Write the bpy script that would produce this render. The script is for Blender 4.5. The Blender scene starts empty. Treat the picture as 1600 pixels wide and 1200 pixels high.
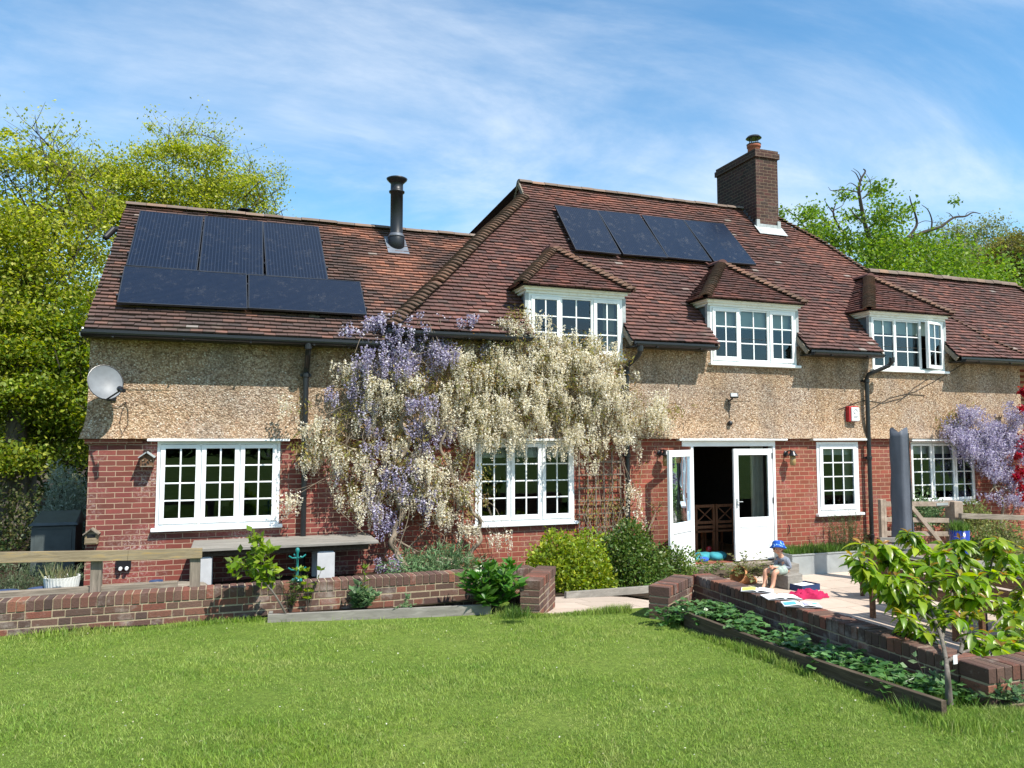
import bpy, math, random
import numpy as np
from mathutils import Vector, Matrix, noise
random.seed(7); RNG = np.random.default_rng(11)
PI = math.pi; R = math.radians
SC = bpy.context.scene; COL = SC.collection
# ------------------------------------------------------------------ camera, sky, sun, exposure
YAW = R(20.05); PITCH = math.atan(85/1200.0)
CAM = (-13*math.sin(YAW), -13*math.cos(YAW), 2.5)
cd = bpy.data.cameras.new('camera'); cam = bpy.data.objects.new('camera', cd); COL.objects.link(cam)
cam.location = CAM; cam.rotation_euler = (PI/2+PITCH, 0, -YAW)
cd.sensor_width = 36; cd.lens = 36*1200/1600; cd.clip_end = 2000; cd.clip_start = .05
SC.camera = cam
LDIR = Vector((-.5, 1, -1.5)).normalized()          # the way sunlight travels
SUN_EL = math.asin(-LDIR.z); SUN_ROT = math.atan2(-LDIR.x, -LDIR.y)
w = bpy.data.worlds.new('World'); SC.world = w; w.use_nodes = True
nt = w.node_tree; nt.nodes.clear()
def wn(t, **k):
    n = nt.nodes.new(t)
    for a, b in k.items(): setattr(n, a, b)
    return n
sky = wn('ShaderNodeTexSky', sky_type='NISHITA', sun_disc=False, sun_elevation=SUN_EL, sun_rotation=SUN_ROT)
sky.air_density = 1.0; sky.dust_density = .3; sky.ozone_density = 1.0; sky.altitude = 50
tc = wn('ShaderNodeTexCoord'); sp = wn('ShaderNodeSeparateXYZ'); nt.links.new(tc.outputs['Generated'], sp.inputs[0])
ad = wn('ShaderNodeMath', operation='ADD'); ad.inputs[1].default_value = .22; nt.links.new(sp.outputs['Z'], ad.inputs[0])
mx = wn('ShaderNodeMath', operation='MAXIMUM'); mx.inputs[1].default_value = .05; nt.links.new(ad.outputs[0], mx.inputs[0])
def dv(s):
    d = wn('ShaderNodeMath', operation='DIVIDE'); nt.links.new(sp.outputs[s], d.inputs[0]); nt.links.new(mx.outputs[0], d.inputs[1]); return d
cb = wn('ShaderNodeCombineXYZ'); nt.links.new(dv('X').outputs[0], cb.inputs[0]); nt.links.new(dv('Y').outputs[0], cb.inputs[1])
def cloud(scale, rot, sc, lo, hi, det, dist, loc=(0, 0, 0)):
    mp = wn('ShaderNodeMapping'); mp.inputs['Rotation'].default_value = (0, 0, rot); mp.inputs['Scale'].default_value = sc; mp.inputs['Location'].default_value = loc
    nt.links.new(cb.outputs[0], mp.inputs[0])
    no = wn('ShaderNodeTexNoise'); no.inputs['Scale'].default_value = scale; no.inputs['Detail'].default_value = det
    no.inputs['Roughness'].default_value = .62; no.inputs['Distortion'].default_value = dist
    nt.links.new(mp.outputs[0], no.inputs['Vector'])
    mr = wn('ShaderNodeMapRange', interpolation_type='SMOOTHSTEP'); mr.inputs['From Min'].default_value = lo; mr.inputs['From Max'].default_value = hi
    nt.links.new(no.outputs[0], mr.inputs[0]); return mr
c1 = cloud(.8, .9, (1.0, 1.5, 1), .35, .74, 9, .6, (3.3, 1.4, 0)); c2 = cloud(2.2, 1.2, (.8, 2.0, 1), .25, .85, 8, .6, (5, 1, 0))
mu = wn('ShaderNodeMath', operation='MULTIPLY'); nt.links.new(c1.outputs[0], mu.inputs[0])
m2 = wn('ShaderNodeMath', operation='MULTIPLY_ADD'); m2.inputs[1].default_value = .75; m2.inputs[2].default_value = .45
nt.links.new(c2.outputs[0], m2.inputs[0]); nt.links.new(m2.outputs[0], mu.inputs[1])
m3 = wn('ShaderNodeMath', operation='MULTIPLY'); m3.inputs[1].default_value = .72; m3.use_clamp = True; nt.links.new(mu.outputs[0], m3.inputs[0])
hs = wn('ShaderNodeHueSaturation'); hs.inputs['Saturation'].default_value = 1.16; hs.inputs['Value'].default_value = 1.12
tn = wn('ShaderNodeMix', data_type='RGBA', blend_type='MULTIPLY'); tn.inputs[0].default_value = 1; tn.inputs[7].default_value = (.90, 1.04, 1.02, 1); nt.links.new(sky.outputs[0], tn.inputs[6]); nt.links.new(tn.outputs[2], hs.inputs['Color'])
mixc = wn('ShaderNodeMix', data_type='RGBA'); mixc.inputs[7].default_value = (5.3, 5.7, 6.2, 1)
nt.links.new(m3.outputs[0], mixc.inputs[0]); nt.links.new(hs.outputs[0], mixc.inputs[6])
bg = wn('ShaderNodeBackground'); bg.inputs['Strength'].default_value = .12
nt.links.new(mixc.outputs[2], bg.inputs[0])
wo = wn('ShaderNodeOutputWorld'); nt.links.new(bg.outputs[0], wo.inputs[0])
sd = bpy.data.lights.new('sun', 'SUN'); sd.energy = 4.7; sd.angle = R(.53); sd.color = (1, .955, .88)
so = bpy.data.objects.new('sun', sd); COL.objects.link(so)
so.rotation_euler = LDIR.to_track_quat('-Z', 'Y').to_euler(); so.location = (5, -20, 30)
SC.view_settings.view_transform = 'Standard'; SC.view_settings.look = 'None'
SC.view_settings.gamma = 1; SC.view_settings.exposure = .75
SC.cycles.max_bounces = 8; SC.cycles.transparent_max_bounces = 16

# ------------------------------------------------------------------ survey helpers (photo pixel -> real point on a known plane)
_cy, _sy, _cp, _sp = math.cos(YAW), math.sin(YAW), math.cos(PITCH), math.sin(PITCH)
def ray(px, py):
    a = (px-800)/1200; b = (600-py)/1200
    return (_sy*_cp+a*_cy-b*_sy*_sp, _cy*_cp-a*_sy-b*_cy*_sp, _sp+b*_cp)
def onp(px, py, ax, v):
    d = ray(px, py); t = (v-CAM[ax])/d[ax]; return Vector([CAM[i]+t*d[i] for i in range(3)])
def Y(px, py, y=0): return onp(px, py, 1, y)
def Z(px, py, z): return onp(px, py, 2, z)
# ------------------------------------------------------------------ node helpers
class NM:
    def __init__(s, name, rough=.7, spec=.3):
        s.m = bpy.data.materials.new(name); s.m.use_nodes = True; s.t = s.m.node_tree; s.b = s.t.nodes['Principled BSDF']
        s.b.inputs['Roughness'].default_value = rough; s.b.inputs['Specular IOR Level'].default_value = spec
    def n(s, t, ins=None, **k):
        n = s.t.nodes.new(t)
        for a, b in k.items(): setattr(n, a, b)
        for a, b in (ins or {}).items():
            if isinstance(b, bpy.types.NodeSocket): s.t.links.new(b, n.inputs[a])
            else: n.inputs[a].default_value = b
        return n
    def coord(s): return s.n('ShaderNodeTexCoord').outputs['Object']
    def noise(s, scale, det=4, rough=.55, vec=None, dist=0):
        return s.n('ShaderNodeTexNoise', {'Vector': vec or s.coord(), 'Scale': scale, 'Detail': det, 'Roughness': rough, 'Distortion': dist}).outputs[0]
    def ramp(s, fac, stops, interp='LINEAR'):
        r = s.n('ShaderNodeValToRGB', {'Fac': fac}); e = r.color_ramp.elements; r.color_ramp.interpolation = interp
        while len(e) < len(stops): e.new(.5)
        for q, (p, c) in zip(e, stops):
            q.position = p; q.color = (c[0], c[1], c[2], 1) if not isinstance(c, (int, float)) else (c, c, c, 1)
        return r.outputs[0]
    def mix(s, f, a, b, mode='MIX'):
        m = s.n('ShaderNodeMix', data_type='RGBA', blend_type=mode)
        for i, v in ((0, f), (6, a), (7, b)):
            if isinstance(v, bpy.types.NodeSocket): s.t.links.new(v, m.inputs[i])
            elif i == 0: m.inputs[0].default_value = v
            else: m.inputs[i].default_value = (v[0], v[1], v[2], 1)
        return m.outputs[2]
    def math(s, op, a, b=0, clamp=False):
        m = s.n('ShaderNodeMath', {0: a, 1: b}, operation=op); m.use_clamp = clamp; return m.outputs[0]
    def mr(s, v, a, b, c=0, d=1):
        return s.n('ShaderNodeMapRange', {0: v, 1: a, 2: b, 3: c, 4: d}).outputs[0]
    def island(s): return s.n('ShaderNodeNewGeometry').outputs['Random Per Island']
    def col(s, c):
        if isinstance(c, bpy.types.NodeSocket): s.t.links.new(c, s.b.inputs['Base Color'])
        else: s.b.inputs['Base Color'].default_value = (c[0], c[1], c[2], 1)
    def bump(s, h, st=.5, dist=.01):
        b = s.n('ShaderNodeBump', {'Height': h, 'Strength': st, 'Distance': dist}); s.t.links.new(b.outputs[0], s.b.inputs['Normal'])
def hsv_var(k, c, amt_v=.3, amt_h=.02, fac=None):
    f = fac or k.island()
    h = k.mr(f, 0, 1, .5-amt_h, .5+amt_h)
    v = k.mr(k.math('FRACT', k.math('MULTIPLY', f, 7.31)), 0, 1, 1-amt_v, 1+amt_v)
    cc = c if isinstance(c, bpy.types.NodeSocket) else (c[0], c[1], c[2], 1)
    return k.n('ShaderNodeHueSaturation', {'Hue': h, 'Value': v, 'Color': cc}).outputs[0]
def plain(name, c, rough=.6, spec=.3, metal=0, var=.12, scale=8, bump=0, bscale=60):
    k = NM(name, rough, spec); n = k.noise(scale, 5)
    k.col(k.mix(k.mr(n, .3, .7), tuple(x*(1-var) for x in c), tuple(min(1, x*(1+var)) for x in c)))
    k.b.inputs['Metallic'].default_value = metal
    if bump: k.bump(k.noise(bscale, 4), bump, .01)
    return k.m
def leafmat(name, c1, c2, c3=None, transl=.45, rough=.45, vv=.3, spec=.3, patch=1.2):
    k = NM(name, rough, spec); f = k.island()
    st = [(0, c1), (.55, c2), (1, c3 or c2)]
    c = k.ramp(f, st); c = hsv_var(k, c, vv, .012, fac=k.math('FRACT', k.math('MULTIPLY', f, 3.7)))
    c = k.mix(k.mr(k.noise(patch, 2), .35, .65), c, k.n('ShaderNodeHueSaturation', {'Value': .72, 'Color': c}).outputs[0])
    k.col(c)
    tr = k.n('ShaderNodeBsdfTranslucent', {'Color': k.n('ShaderNodeHueSaturation', {'Value': 1.35, 'Saturation': 1.1, 'Color': c}).outputs[0]})
    ms = k.n('ShaderNodeMixShader', {0: transl}); k.t.links.new(k.b.outputs[0], ms.inputs[1]); k.t.links.new(tr.outputs[0], ms.inputs[2])
    k.t.links.new(ms.outputs[0], k.t.nodes['Material Output'].inputs[0]); return k.m

def brickmat(name, row, c1, c2, c3, mortar, white=.35, off=(0, 0, 0), ax='XZ', bw=.225, ms=.013):
    k = NM(name, .85, .2)
    s = k.n('ShaderNodeSeparateXYZ', {0: k.coord()})
    hx = s.outputs['X'] if ax == 'XZ' else s.outputs['Y']
    v = k.n('ShaderNodeCombineXYZ', {0: hx, 1: s.outputs['Z'], 2: 0.0}).outputs[0]
    v = k.n('ShaderNodeMapping', {'Vector': v, 'Location': off}).outputs[0]
    wob = k.n('ShaderNodeTexNoise', {'Vector': k.coord(), 'Scale': 9.0, 'Detail': 3.0}).outputs[1]
    wv = k.n('ShaderNodeVectorMath', {0: wob, 1: (.5, .5, .5)}, operation='SUBTRACT').outputs[0]
    wv = k.n('ShaderNodeVectorMath', {0: wv, 3: .012}, operation='SCALE').outputs[0]
    v = k.n('ShaderNodeVectorMath', {0: v, 1: wv}, operation='ADD').outputs[0]
    def bt(a, b, m):
        n = k.n('ShaderNodeTexBrick', {'Vector': v, 'Color1': (*a, 1), 'Color2': (*b, 1), 'Mortar': (*m, 1), 'Scale': 1.0, 'Mortar Size': ms/2, 'Mortar Smooth': .25, 'Bias': 0.0, 'Brick Width': bw, 'Row Height': row})
        n.offset = .5; return n
    n1 = bt(c1, c2, mortar); n2 = bt((0, 0, 0), (1, 1, 1), (.5, .5, .5))
    big = k.noise(1.1, 3)
    c = k.mix(k.mr(big, .45, .7, 0, .45), n1.outputs[0], n1.outputs[0])
    c = hsv_var(k, c, .16, .008, fac=k.n('ShaderNodeSeparateColor', {0: n2.outputs[0]}).outputs[0])
    c = k.mix(k.mr(k.noise(14, 4, .7), .42, .62, 0, .5), c, tuple(x for x in c3))
    c = k.mix(k.mr(k.noise(.9, 5, .65), .45, .65, 0, .55), c, k.n('ShaderNodeHueSaturation', {'Saturation': .85, 'Value': .68, 'Color': c}).outputs[0])
    # lime bloom on the brick faces
    wh = k.math('MULTIPLY', k.mr(k.noise(1.3, 2), .48, .68, 0, white), k.mr(k.noise(26, 6, .75), .48, .66))
    c = k.mix(wh, c, (.55, .46, .42))
    c = k.mix(n1.outputs['Fac'], c, k.mix(k.noise(5, 4), tuple(x*.75 for x in mortar), mortar))
    k.col(c)
    h = k.math('SUBTRACT', k.math('MULTIPLY', k.noise(70, 3), .25), n1.outputs['Fac'])
    k.bump(h, .8, .012); return k.m
M = {}
M['brick_ext'] = brickmat('brick extension', .075, (.24, .064, .045), (.15, .044, .034), (.19, .058, .046), (.44, .30, .21), 1.0, (.02, -.46+.075*6, 0))
M['brick_main'] = brickmat('brick main', .0835, (.285, .078, .046), (.19, .052, .034), (.22, .064, .045), (.46, .29, .18), .5, (0, .06, 0))
M['brick_side'] = brickmat('brick side', .075, (.25, .062, .04), (.16, .04, .03), (.2, .055, .042), (.42, .29, .2), .5, ax='YZ')
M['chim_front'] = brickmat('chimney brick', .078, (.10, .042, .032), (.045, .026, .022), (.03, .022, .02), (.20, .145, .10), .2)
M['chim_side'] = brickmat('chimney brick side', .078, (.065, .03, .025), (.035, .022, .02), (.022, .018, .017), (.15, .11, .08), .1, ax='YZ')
# roughcast: pea shingle thrown on render
k = NM('roughcast', .9, .2)
vo = k.n('ShaderNodeTexVoronoi', {'Vector': k.coord(), 'Scale': 46.0}); vcol = k.n('ShaderNodeSeparateColor', {0: vo.outputs['Color']}).outputs[0]
c = k.ramp(vcol, [(0, (.12, .07, .045)), (.25, (.33, .21, .125)), (.5, (.50, .355, .225)), (.72, (.64, .50, .355)), (.9, (.45, .25, .14)), (1, (.80, .70, .56))])
c = k.mix(k.mr(vo.outputs['Distance'], .25, .75, 0, .75), c, (.20, .125, .065))
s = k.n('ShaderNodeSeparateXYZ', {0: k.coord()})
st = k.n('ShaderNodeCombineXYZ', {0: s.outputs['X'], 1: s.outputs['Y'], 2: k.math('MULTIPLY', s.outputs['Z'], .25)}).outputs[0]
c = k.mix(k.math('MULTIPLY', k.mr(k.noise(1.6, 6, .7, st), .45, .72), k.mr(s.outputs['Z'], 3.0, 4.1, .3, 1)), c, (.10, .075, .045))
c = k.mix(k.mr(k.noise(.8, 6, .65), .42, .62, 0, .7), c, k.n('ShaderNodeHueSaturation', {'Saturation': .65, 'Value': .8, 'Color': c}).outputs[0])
k.col(c); k.bump(k.math('MULTIPLY', vo.outputs['Distance'], -1), 1.0, .012); M['roughcast'] = k.m
# clay tiles, one colour per tile, with sooty, lichened and newer orange areas
def tilemat(name, base, dark, orange, patches, og=.5, lich=.5):
    k = NM(name, .85, .2); f = k.island()
    c = k.ramp(f, [(0, dark), (.25, base), (.6, tuple(x*.82 for x in base)), (.9, tuple(a*.75+b*.25 for a, b in zip(base, orange))), (1, tuple(a*.45+b*.55 for a, b in zip(base, orange)))])
    n = k.noise(.9, 4, .6); c = k.mix(k.mr(n, .42, .62, 0, .6), c, dark)
    for (p, r) in patches:      # clean new-looking tiles where rain runs off metal flashings
        d = k.n('ShaderNodeVectorMath', {0: k.coord(), 1: p}, operation='SUBTRACT').outputs[0]
        d = k.n('ShaderNodeVectorMath', {0: d, 1: (1/r[0], 1/r[1], 1/r[2])}, operation='MULTIPLY').outputs[0]
        l = k.n('ShaderNodeVectorMath', {0: d}, operation='LENGTH').outputs[1]
        l = k.math('ADD', l, k.mr(k.noise(2.2, 4), .3, .7, -.35, .35))
        g = k.math('MULTIPLY', k.mr(l, .5, 1.1, 1, 0), k.mr(f, 0, 1, .25, 1)); g = k.math('MULTIPLY', g, og)
        c = k.mix(g, c, orange)
    c = k.mix(k.math('MULTIPLY', k.mr(k.noise(3.1, 6, .75), .55, .72), lich), c, (.15, .125, .10))
    c = k.mix(k.math('MULTIPLY', k.mr(k.math('FRACT', k.math('MULTIPLY', f, 91.7)), .99, .995), .6), c, (.30, .27, .24))
    k.col(c); k.bump(k.noise(55, 4), .5, .006); return k.m
M['tile_main'] = tilemat('old clay tiles', (.146, .071, .061), (.068, .047, .044), (.29, .12, .085), [((8.6, 1.9, 6.7), (.9, 1.5, 1.5)), ((2.6, 2.9, 7.8), (1.6, .35, .35)), ((4.5, 2.9, 7.8), (2.2, .2, .2)), ((5.4, .3, 4.9), (.9, .3, .4))])
M['tile_ext'] = tilemat('brown clay tiles', (.115, .070, .060), (.060, .046, .042), (.36, .16, .105), [((-1.6, 1.3, 5.45), (.8, .95, .95)), ((-2.4, 2.3, 6.4), (.7, .25, .3)), ((-.4, 2.2, 6.2), (.9, .3, .35)), ((.2,.6,5.0),(.6,.5,.6))], .85, .6)
M['tile_dormer'] = tilemat('dormer tiles', (.145, .067, .057), (.07, .045, .042), (.25, .10, .073), [], .5, .35)
M['bonnet'] = tilemat('bonnet tiles', (.17, .10, .07), (.085, .055, .042), (.30, .13, .08), [], .5, .8)
M['ridge'] = tilemat('ridge tiles', (.20, .15, .12), (.13, .095, .075), (.34, .17, .09), [], .5, .8)
M['under'] = plain('dark roof felt board', (.03, .018, .015), .9, .1)  # underlay beneath the tiles, dark in its own even colour
k = NM('white gloss paint', .35, .5); n = k.noise(3, 5, .6)
k.col(k.mix(k.mr(n, .35, .7), (.80, .81, .80), (.72, .73, .72))); k.bump(k.noise(40, 3), .06, .004); M['white'] = k.m
k = NM('old white paint', .5, .4); n = k.noise(9, 6, .7)
k.col(k.mix(k.mr(n, .5, .72, 0, .6), (.76, .76, .73), (.45, .42, .36))); M['oldwhite'] = k.m
M['black'] = plain('black enamelled metal', (.012, .012, .014), .35, .5)
M['flueblack'] = plain('flue black', (.014, .016, .02), .42, .35)
M['lead'] = plain('lead sheet', (.10, .11, .13), .55, .4, .3, .3, 5)
M['leadlight'] = plain('weathered lead', (.34, .36, .36), .6, .4, .2, .25, 7)
M['leadmid'] = plain('lead cheeks', (.15, .17, .20), .5, .4, .2, .2, 4)
def glass(name, tint=(1, 1, 1), ior=1.55, rough=0):
    k = NM(name); t = k.t; t.nodes.remove(k.b)
    gl = k.n('ShaderNodeBsdfGlossy', {'Roughness': rough, 'Color': (.72, .88, 1, 1)}); tr = k.n('ShaderNodeBsdfTransparent', {'Color': (*tint, 1)})
    fr = k.n('ShaderNodeFresnel', {'IOR': ior}); f2 = k.math('MULTIPLY', fr.outputs[0], 1.35, True)
    bm = k.n('ShaderNodeBump', {'Height': k.noise(1.4, 2), 'Strength': .1, 'Distance': .02})
    t.links.new(bm.outputs[0], gl.inputs['Normal'])
    ms = k.n('ShaderNodeMixShader', {0: f2}); t.links.new(tr.outputs[0], ms.inputs[1]); t.links.new(gl.outputs[0], ms.inputs[2])
    t.links.new(ms.outputs[0], t.nodes['Material Output'].inputs[0]); return k.m
M['glass'] = glass('window glass', (.75, .8, .78))
M['lampglass'] = glass('lamp glass', (.85, .75, .5))
M['blind'] = plain('pale blind', (.62, .64, .58), .8, .1, 0, .08, 4)
M['curtain'] = plain('net curtain', (.66, .64, .55), .8, .1, 0, .1, 4)
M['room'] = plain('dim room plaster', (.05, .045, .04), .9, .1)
M['roomfloor'] = plain('oak floor', (.45, .26, .12), .5, .3, 0, .2, 3)
def solarmat(name, sx, sy, wx, wy):
    k = NM(name, .2, .3); uv = k.n('ShaderNodeSeparateXYZ', {0: k.coord()}); g = 0.0
    for ax, per, wd, st in (('X', sx, wx, 1), ('Y', sy, wy, 1)):
        if per: a = k.math('FRACT', k.math('MULTIPLY', uv.outputs[ax], 1/per)); g1 = k.mr(a, 0, wd, 1, 0); g = k.math('MAXIMUM', g1, g)
    c = k.mix(k.math('MULTIPLY', g, .6), (.005, .009, .02), (.035, .05, .085))
    c = k.mix(k.math('MULTIPLY', k.mr(k.noise(6, 9, .88), .55, .68), .38 if sx == .045 else .2), c, (.20, .185, .165))
    c = k.mix(k.mr(k.noise(9, 2), .785, .80, 0, .8), c, (.6, .6, .58))
    k.col(c); k.t.links.new(k.mr(k.noise(4, 3), .3, .7, .16, .3), k.b.inputs['Roughness']); k.bump(k.noise(1.5, 2), .05, .02); return k.m
M['solar'] = solarmat('solar cells', .052, 0, .3, 0); M['solarH'] = solarmat('solar cells turned', 0, .035, 0, .3); M['solarG'] = solarmat('solar cells grid', .045, .03, .2, .2)
M['alu'] = plain('black anodised frame', (.05, .055, .065), .4, .5, .6)
def woodmat(name, c1, c2, c3, sc=(1, 12, 12), rough=.8):
    k = NM(name, rough, .2); v = k.n('ShaderNodeMapping', {'Vector': k.coord(), 'Scale': sc}).outputs[0]
    n = k.noise(3.2, 7, .65, v, .6)
    c = k.ramp(n, [(.3, c1), (.52, c2), (.72, c3)])
    c = k.mix(k.mr(k.noise(2.2, 3), .4, .7, 0, .5), c, tuple(x*.7 for x in c2)); c = hsv_var(k, c, .12, .006)
    k.col(c); k.bump(n, .5, .006); return k.m
M['greywood'] = woodmat('weathered grey timber', (.10, .085, .065), (.24, .20, .155), (.36, .31, .25))
M['railwood'] = woodmat('rail timber', (.14, .10, .055), (.27, .215, .14), (.44, .28, .08))
M['greywoodV'] = woodmat('post timber', (.11, .095, .075), (.24, .20, .16), (.34, .29, .23), (12, 12, 1))
M['brownwood'] = woodmat('oiled brown timber', (.06, .032, .018), (.15, .08, .045), (.25, .14, .08), (12, 1, 12))
M['chairwood'] = woodmat('dining chair timber', (.12, .05, .025), (.24, .10, .05), (.3, .14, .07), (12, 12, 1))
M['slabgrey'] = woodmat('silvered bench top', (.16, .15, .13), (.25, .23, .20), (.34, .32, .28), (1, 8, 8))
M['stonepost'] = plain('pale painted leg', (.46, .46, .46), .8, .2, 0, .15, 5)
M['sleeper'] = woodmat('dark damp sleeper', (.035, .026, .018), (.085, .062, .042), (.15, .115, .08), (12, 1, 12))
def coping(name, c1, c2, c3):
    k = NM(name, .88, .2); f = k.island()
    c = k.ramp(f, [(0, c1), (.35, c2), (.7, tuple(x*.8 for x in c2)), (1, c3)])
    c = hsv_var(k, c, .15, .006, fac=k.math('FRACT', k.math('MULTIPLY', f, 5.3)))
    n = k.noise(38, 6, .8); c = k.mix(k.mr(n, .48, .64, 0, .55), c, (.07, .05, .04))
    c = k.mix(k.math('MULTIPLY', k.mr(k.noise(3.2, 5, .75), .54, .70), .6), c, (.34, .29, .25))
    k.col(c); k.bump(k.noise(60, 5, .7), .7, .008); return k.m
M['wallbrick'] = coping('garden wall brick', (.075, .050, .042), (.13, .073, .056), (.21, .08, .052))
k = NM('lime mortar', .95, .1); k.col(k.mix(k.noise(9, 6, .7), (.22, .17, .11), (.44, .36, .25))); k.bump(k.noise(80, 4), .6, .008); M['mortar'] = k.m
k = NM('lawn', .9, .1); n = k.noise(1.1, 5, .6)
c = k.mix(k.mr(n, .35, .65), (.13, .21, .028), (.22, .29, .055)); c = k.mix(k.mr(k.noise(26, 5, .8), .35, .7), c, (.07, .11, .02))
k.col(c); k.bump(k.noise(45, 6, .8), .8, .03); M['lawn'] = k.m
k = NM('grass blades', .55, .25); f = k.island(); n = k.noise(.9, 5, .65); n2 = k.noise(4.5, 4, .7)
c = k.mix(k.mr(n, .38, .62), (.20, .31, .035), (.33, .42, .085)); c = k.mix(k.mr(n2, .45, .7, 0, .75), c, (.11, .23, .03))
c = k.mix(k.mr(k.noise(2.3,4,.7), .52, .72, 0, .6), c, (.44, .43, .15)); c = k.mix(k.mr(k.noise(.45, 3, .6), .4, .62, .0, .3), c, (.10, .24, .03)); c = k.mix(k.mr(k.noise(11, 5, .8), .56, .72, 0, .6), c, (.5, .52, .22))
c = k.mix(k.mr(f, .86, 1, 0, .8), c, (.42, .38, .16)); c = hsv_var(k, c, .28, .014); k.col(c)
tr = k.n('ShaderNodeBsdfTranslucent', {'Color': c}); ms = k.n('ShaderNodeMixShader', {0: .35})
k.t.links.new(k.b.outputs[0], ms.inputs[1]); k.t.links.new(tr.outputs[0], ms.inputs[2]); k.t.links.new(ms.outputs[0], k.t.nodes['Material Output'].inputs[0]); M['grass'] = k.m
def pavemat(name, sx, sy, rot, c1, c2, mort):
    k = NM(name, .85, .25); v = k.n('ShaderNodeMapping', {'Vector': k.coord(), 'Rotation': (0, 0, rot)}).outputs[0]
    n = k.n('ShaderNodeTexBrick', {'Vector': v, 'Color1': (*c1, 1), 'Color2': (*c2, 1), 'Mortar': (*mort, 1), 'Scale': 1.0, 'Mortar Size': .005, 'Mortar Smooth': .2, 'Brick Width': sx, 'Row Height': sy}); n.offset = .37; n.offset_frequency = 2; n.squash = .7; n.squash_frequency = 3
    c = k.mix(k.mr(k.noise(3, 7, .7), .35, .75, 0, .45), n.outputs[0], (.30, .235, .18))
    k.col(c); k.bump(k.math('SUBTRACT', k.math('MULTIPLY', k.noise(14, 6), .3), n.outputs['Fac']), .6, .01); return k.m
M['paving'] = pavemat('sandstone paving', .9, .6, 0, (.52, .42, .34), (.40, .325, .265), (.14, .11, .08))
M['soil'] = plain('dark soil', (.035, .024, .016), .95, .1, 0, .5, 12, .8, 30)
M['bark'] = woodmat('bark', (.07, .06, .05), (.14, .12, .10), (.24, .21, .17), (6, 6, 1.5))
M['vine'] = woodmat('vine stem', (.11, .085, .06), (.24, .19, .135), (.38, .32, .24), (6, 6, 2))
M['twig'] = plain('dark twig', (.055, .045, .038), .9, .1)
M['galv'] = plain('galvanised steel', (.36, .38, .37), .5, .5, .35, .15, 5)
M['grease'] = plain('dark green plastic', (.065, .08, .078), .5, .4, 0, .15)

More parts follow.
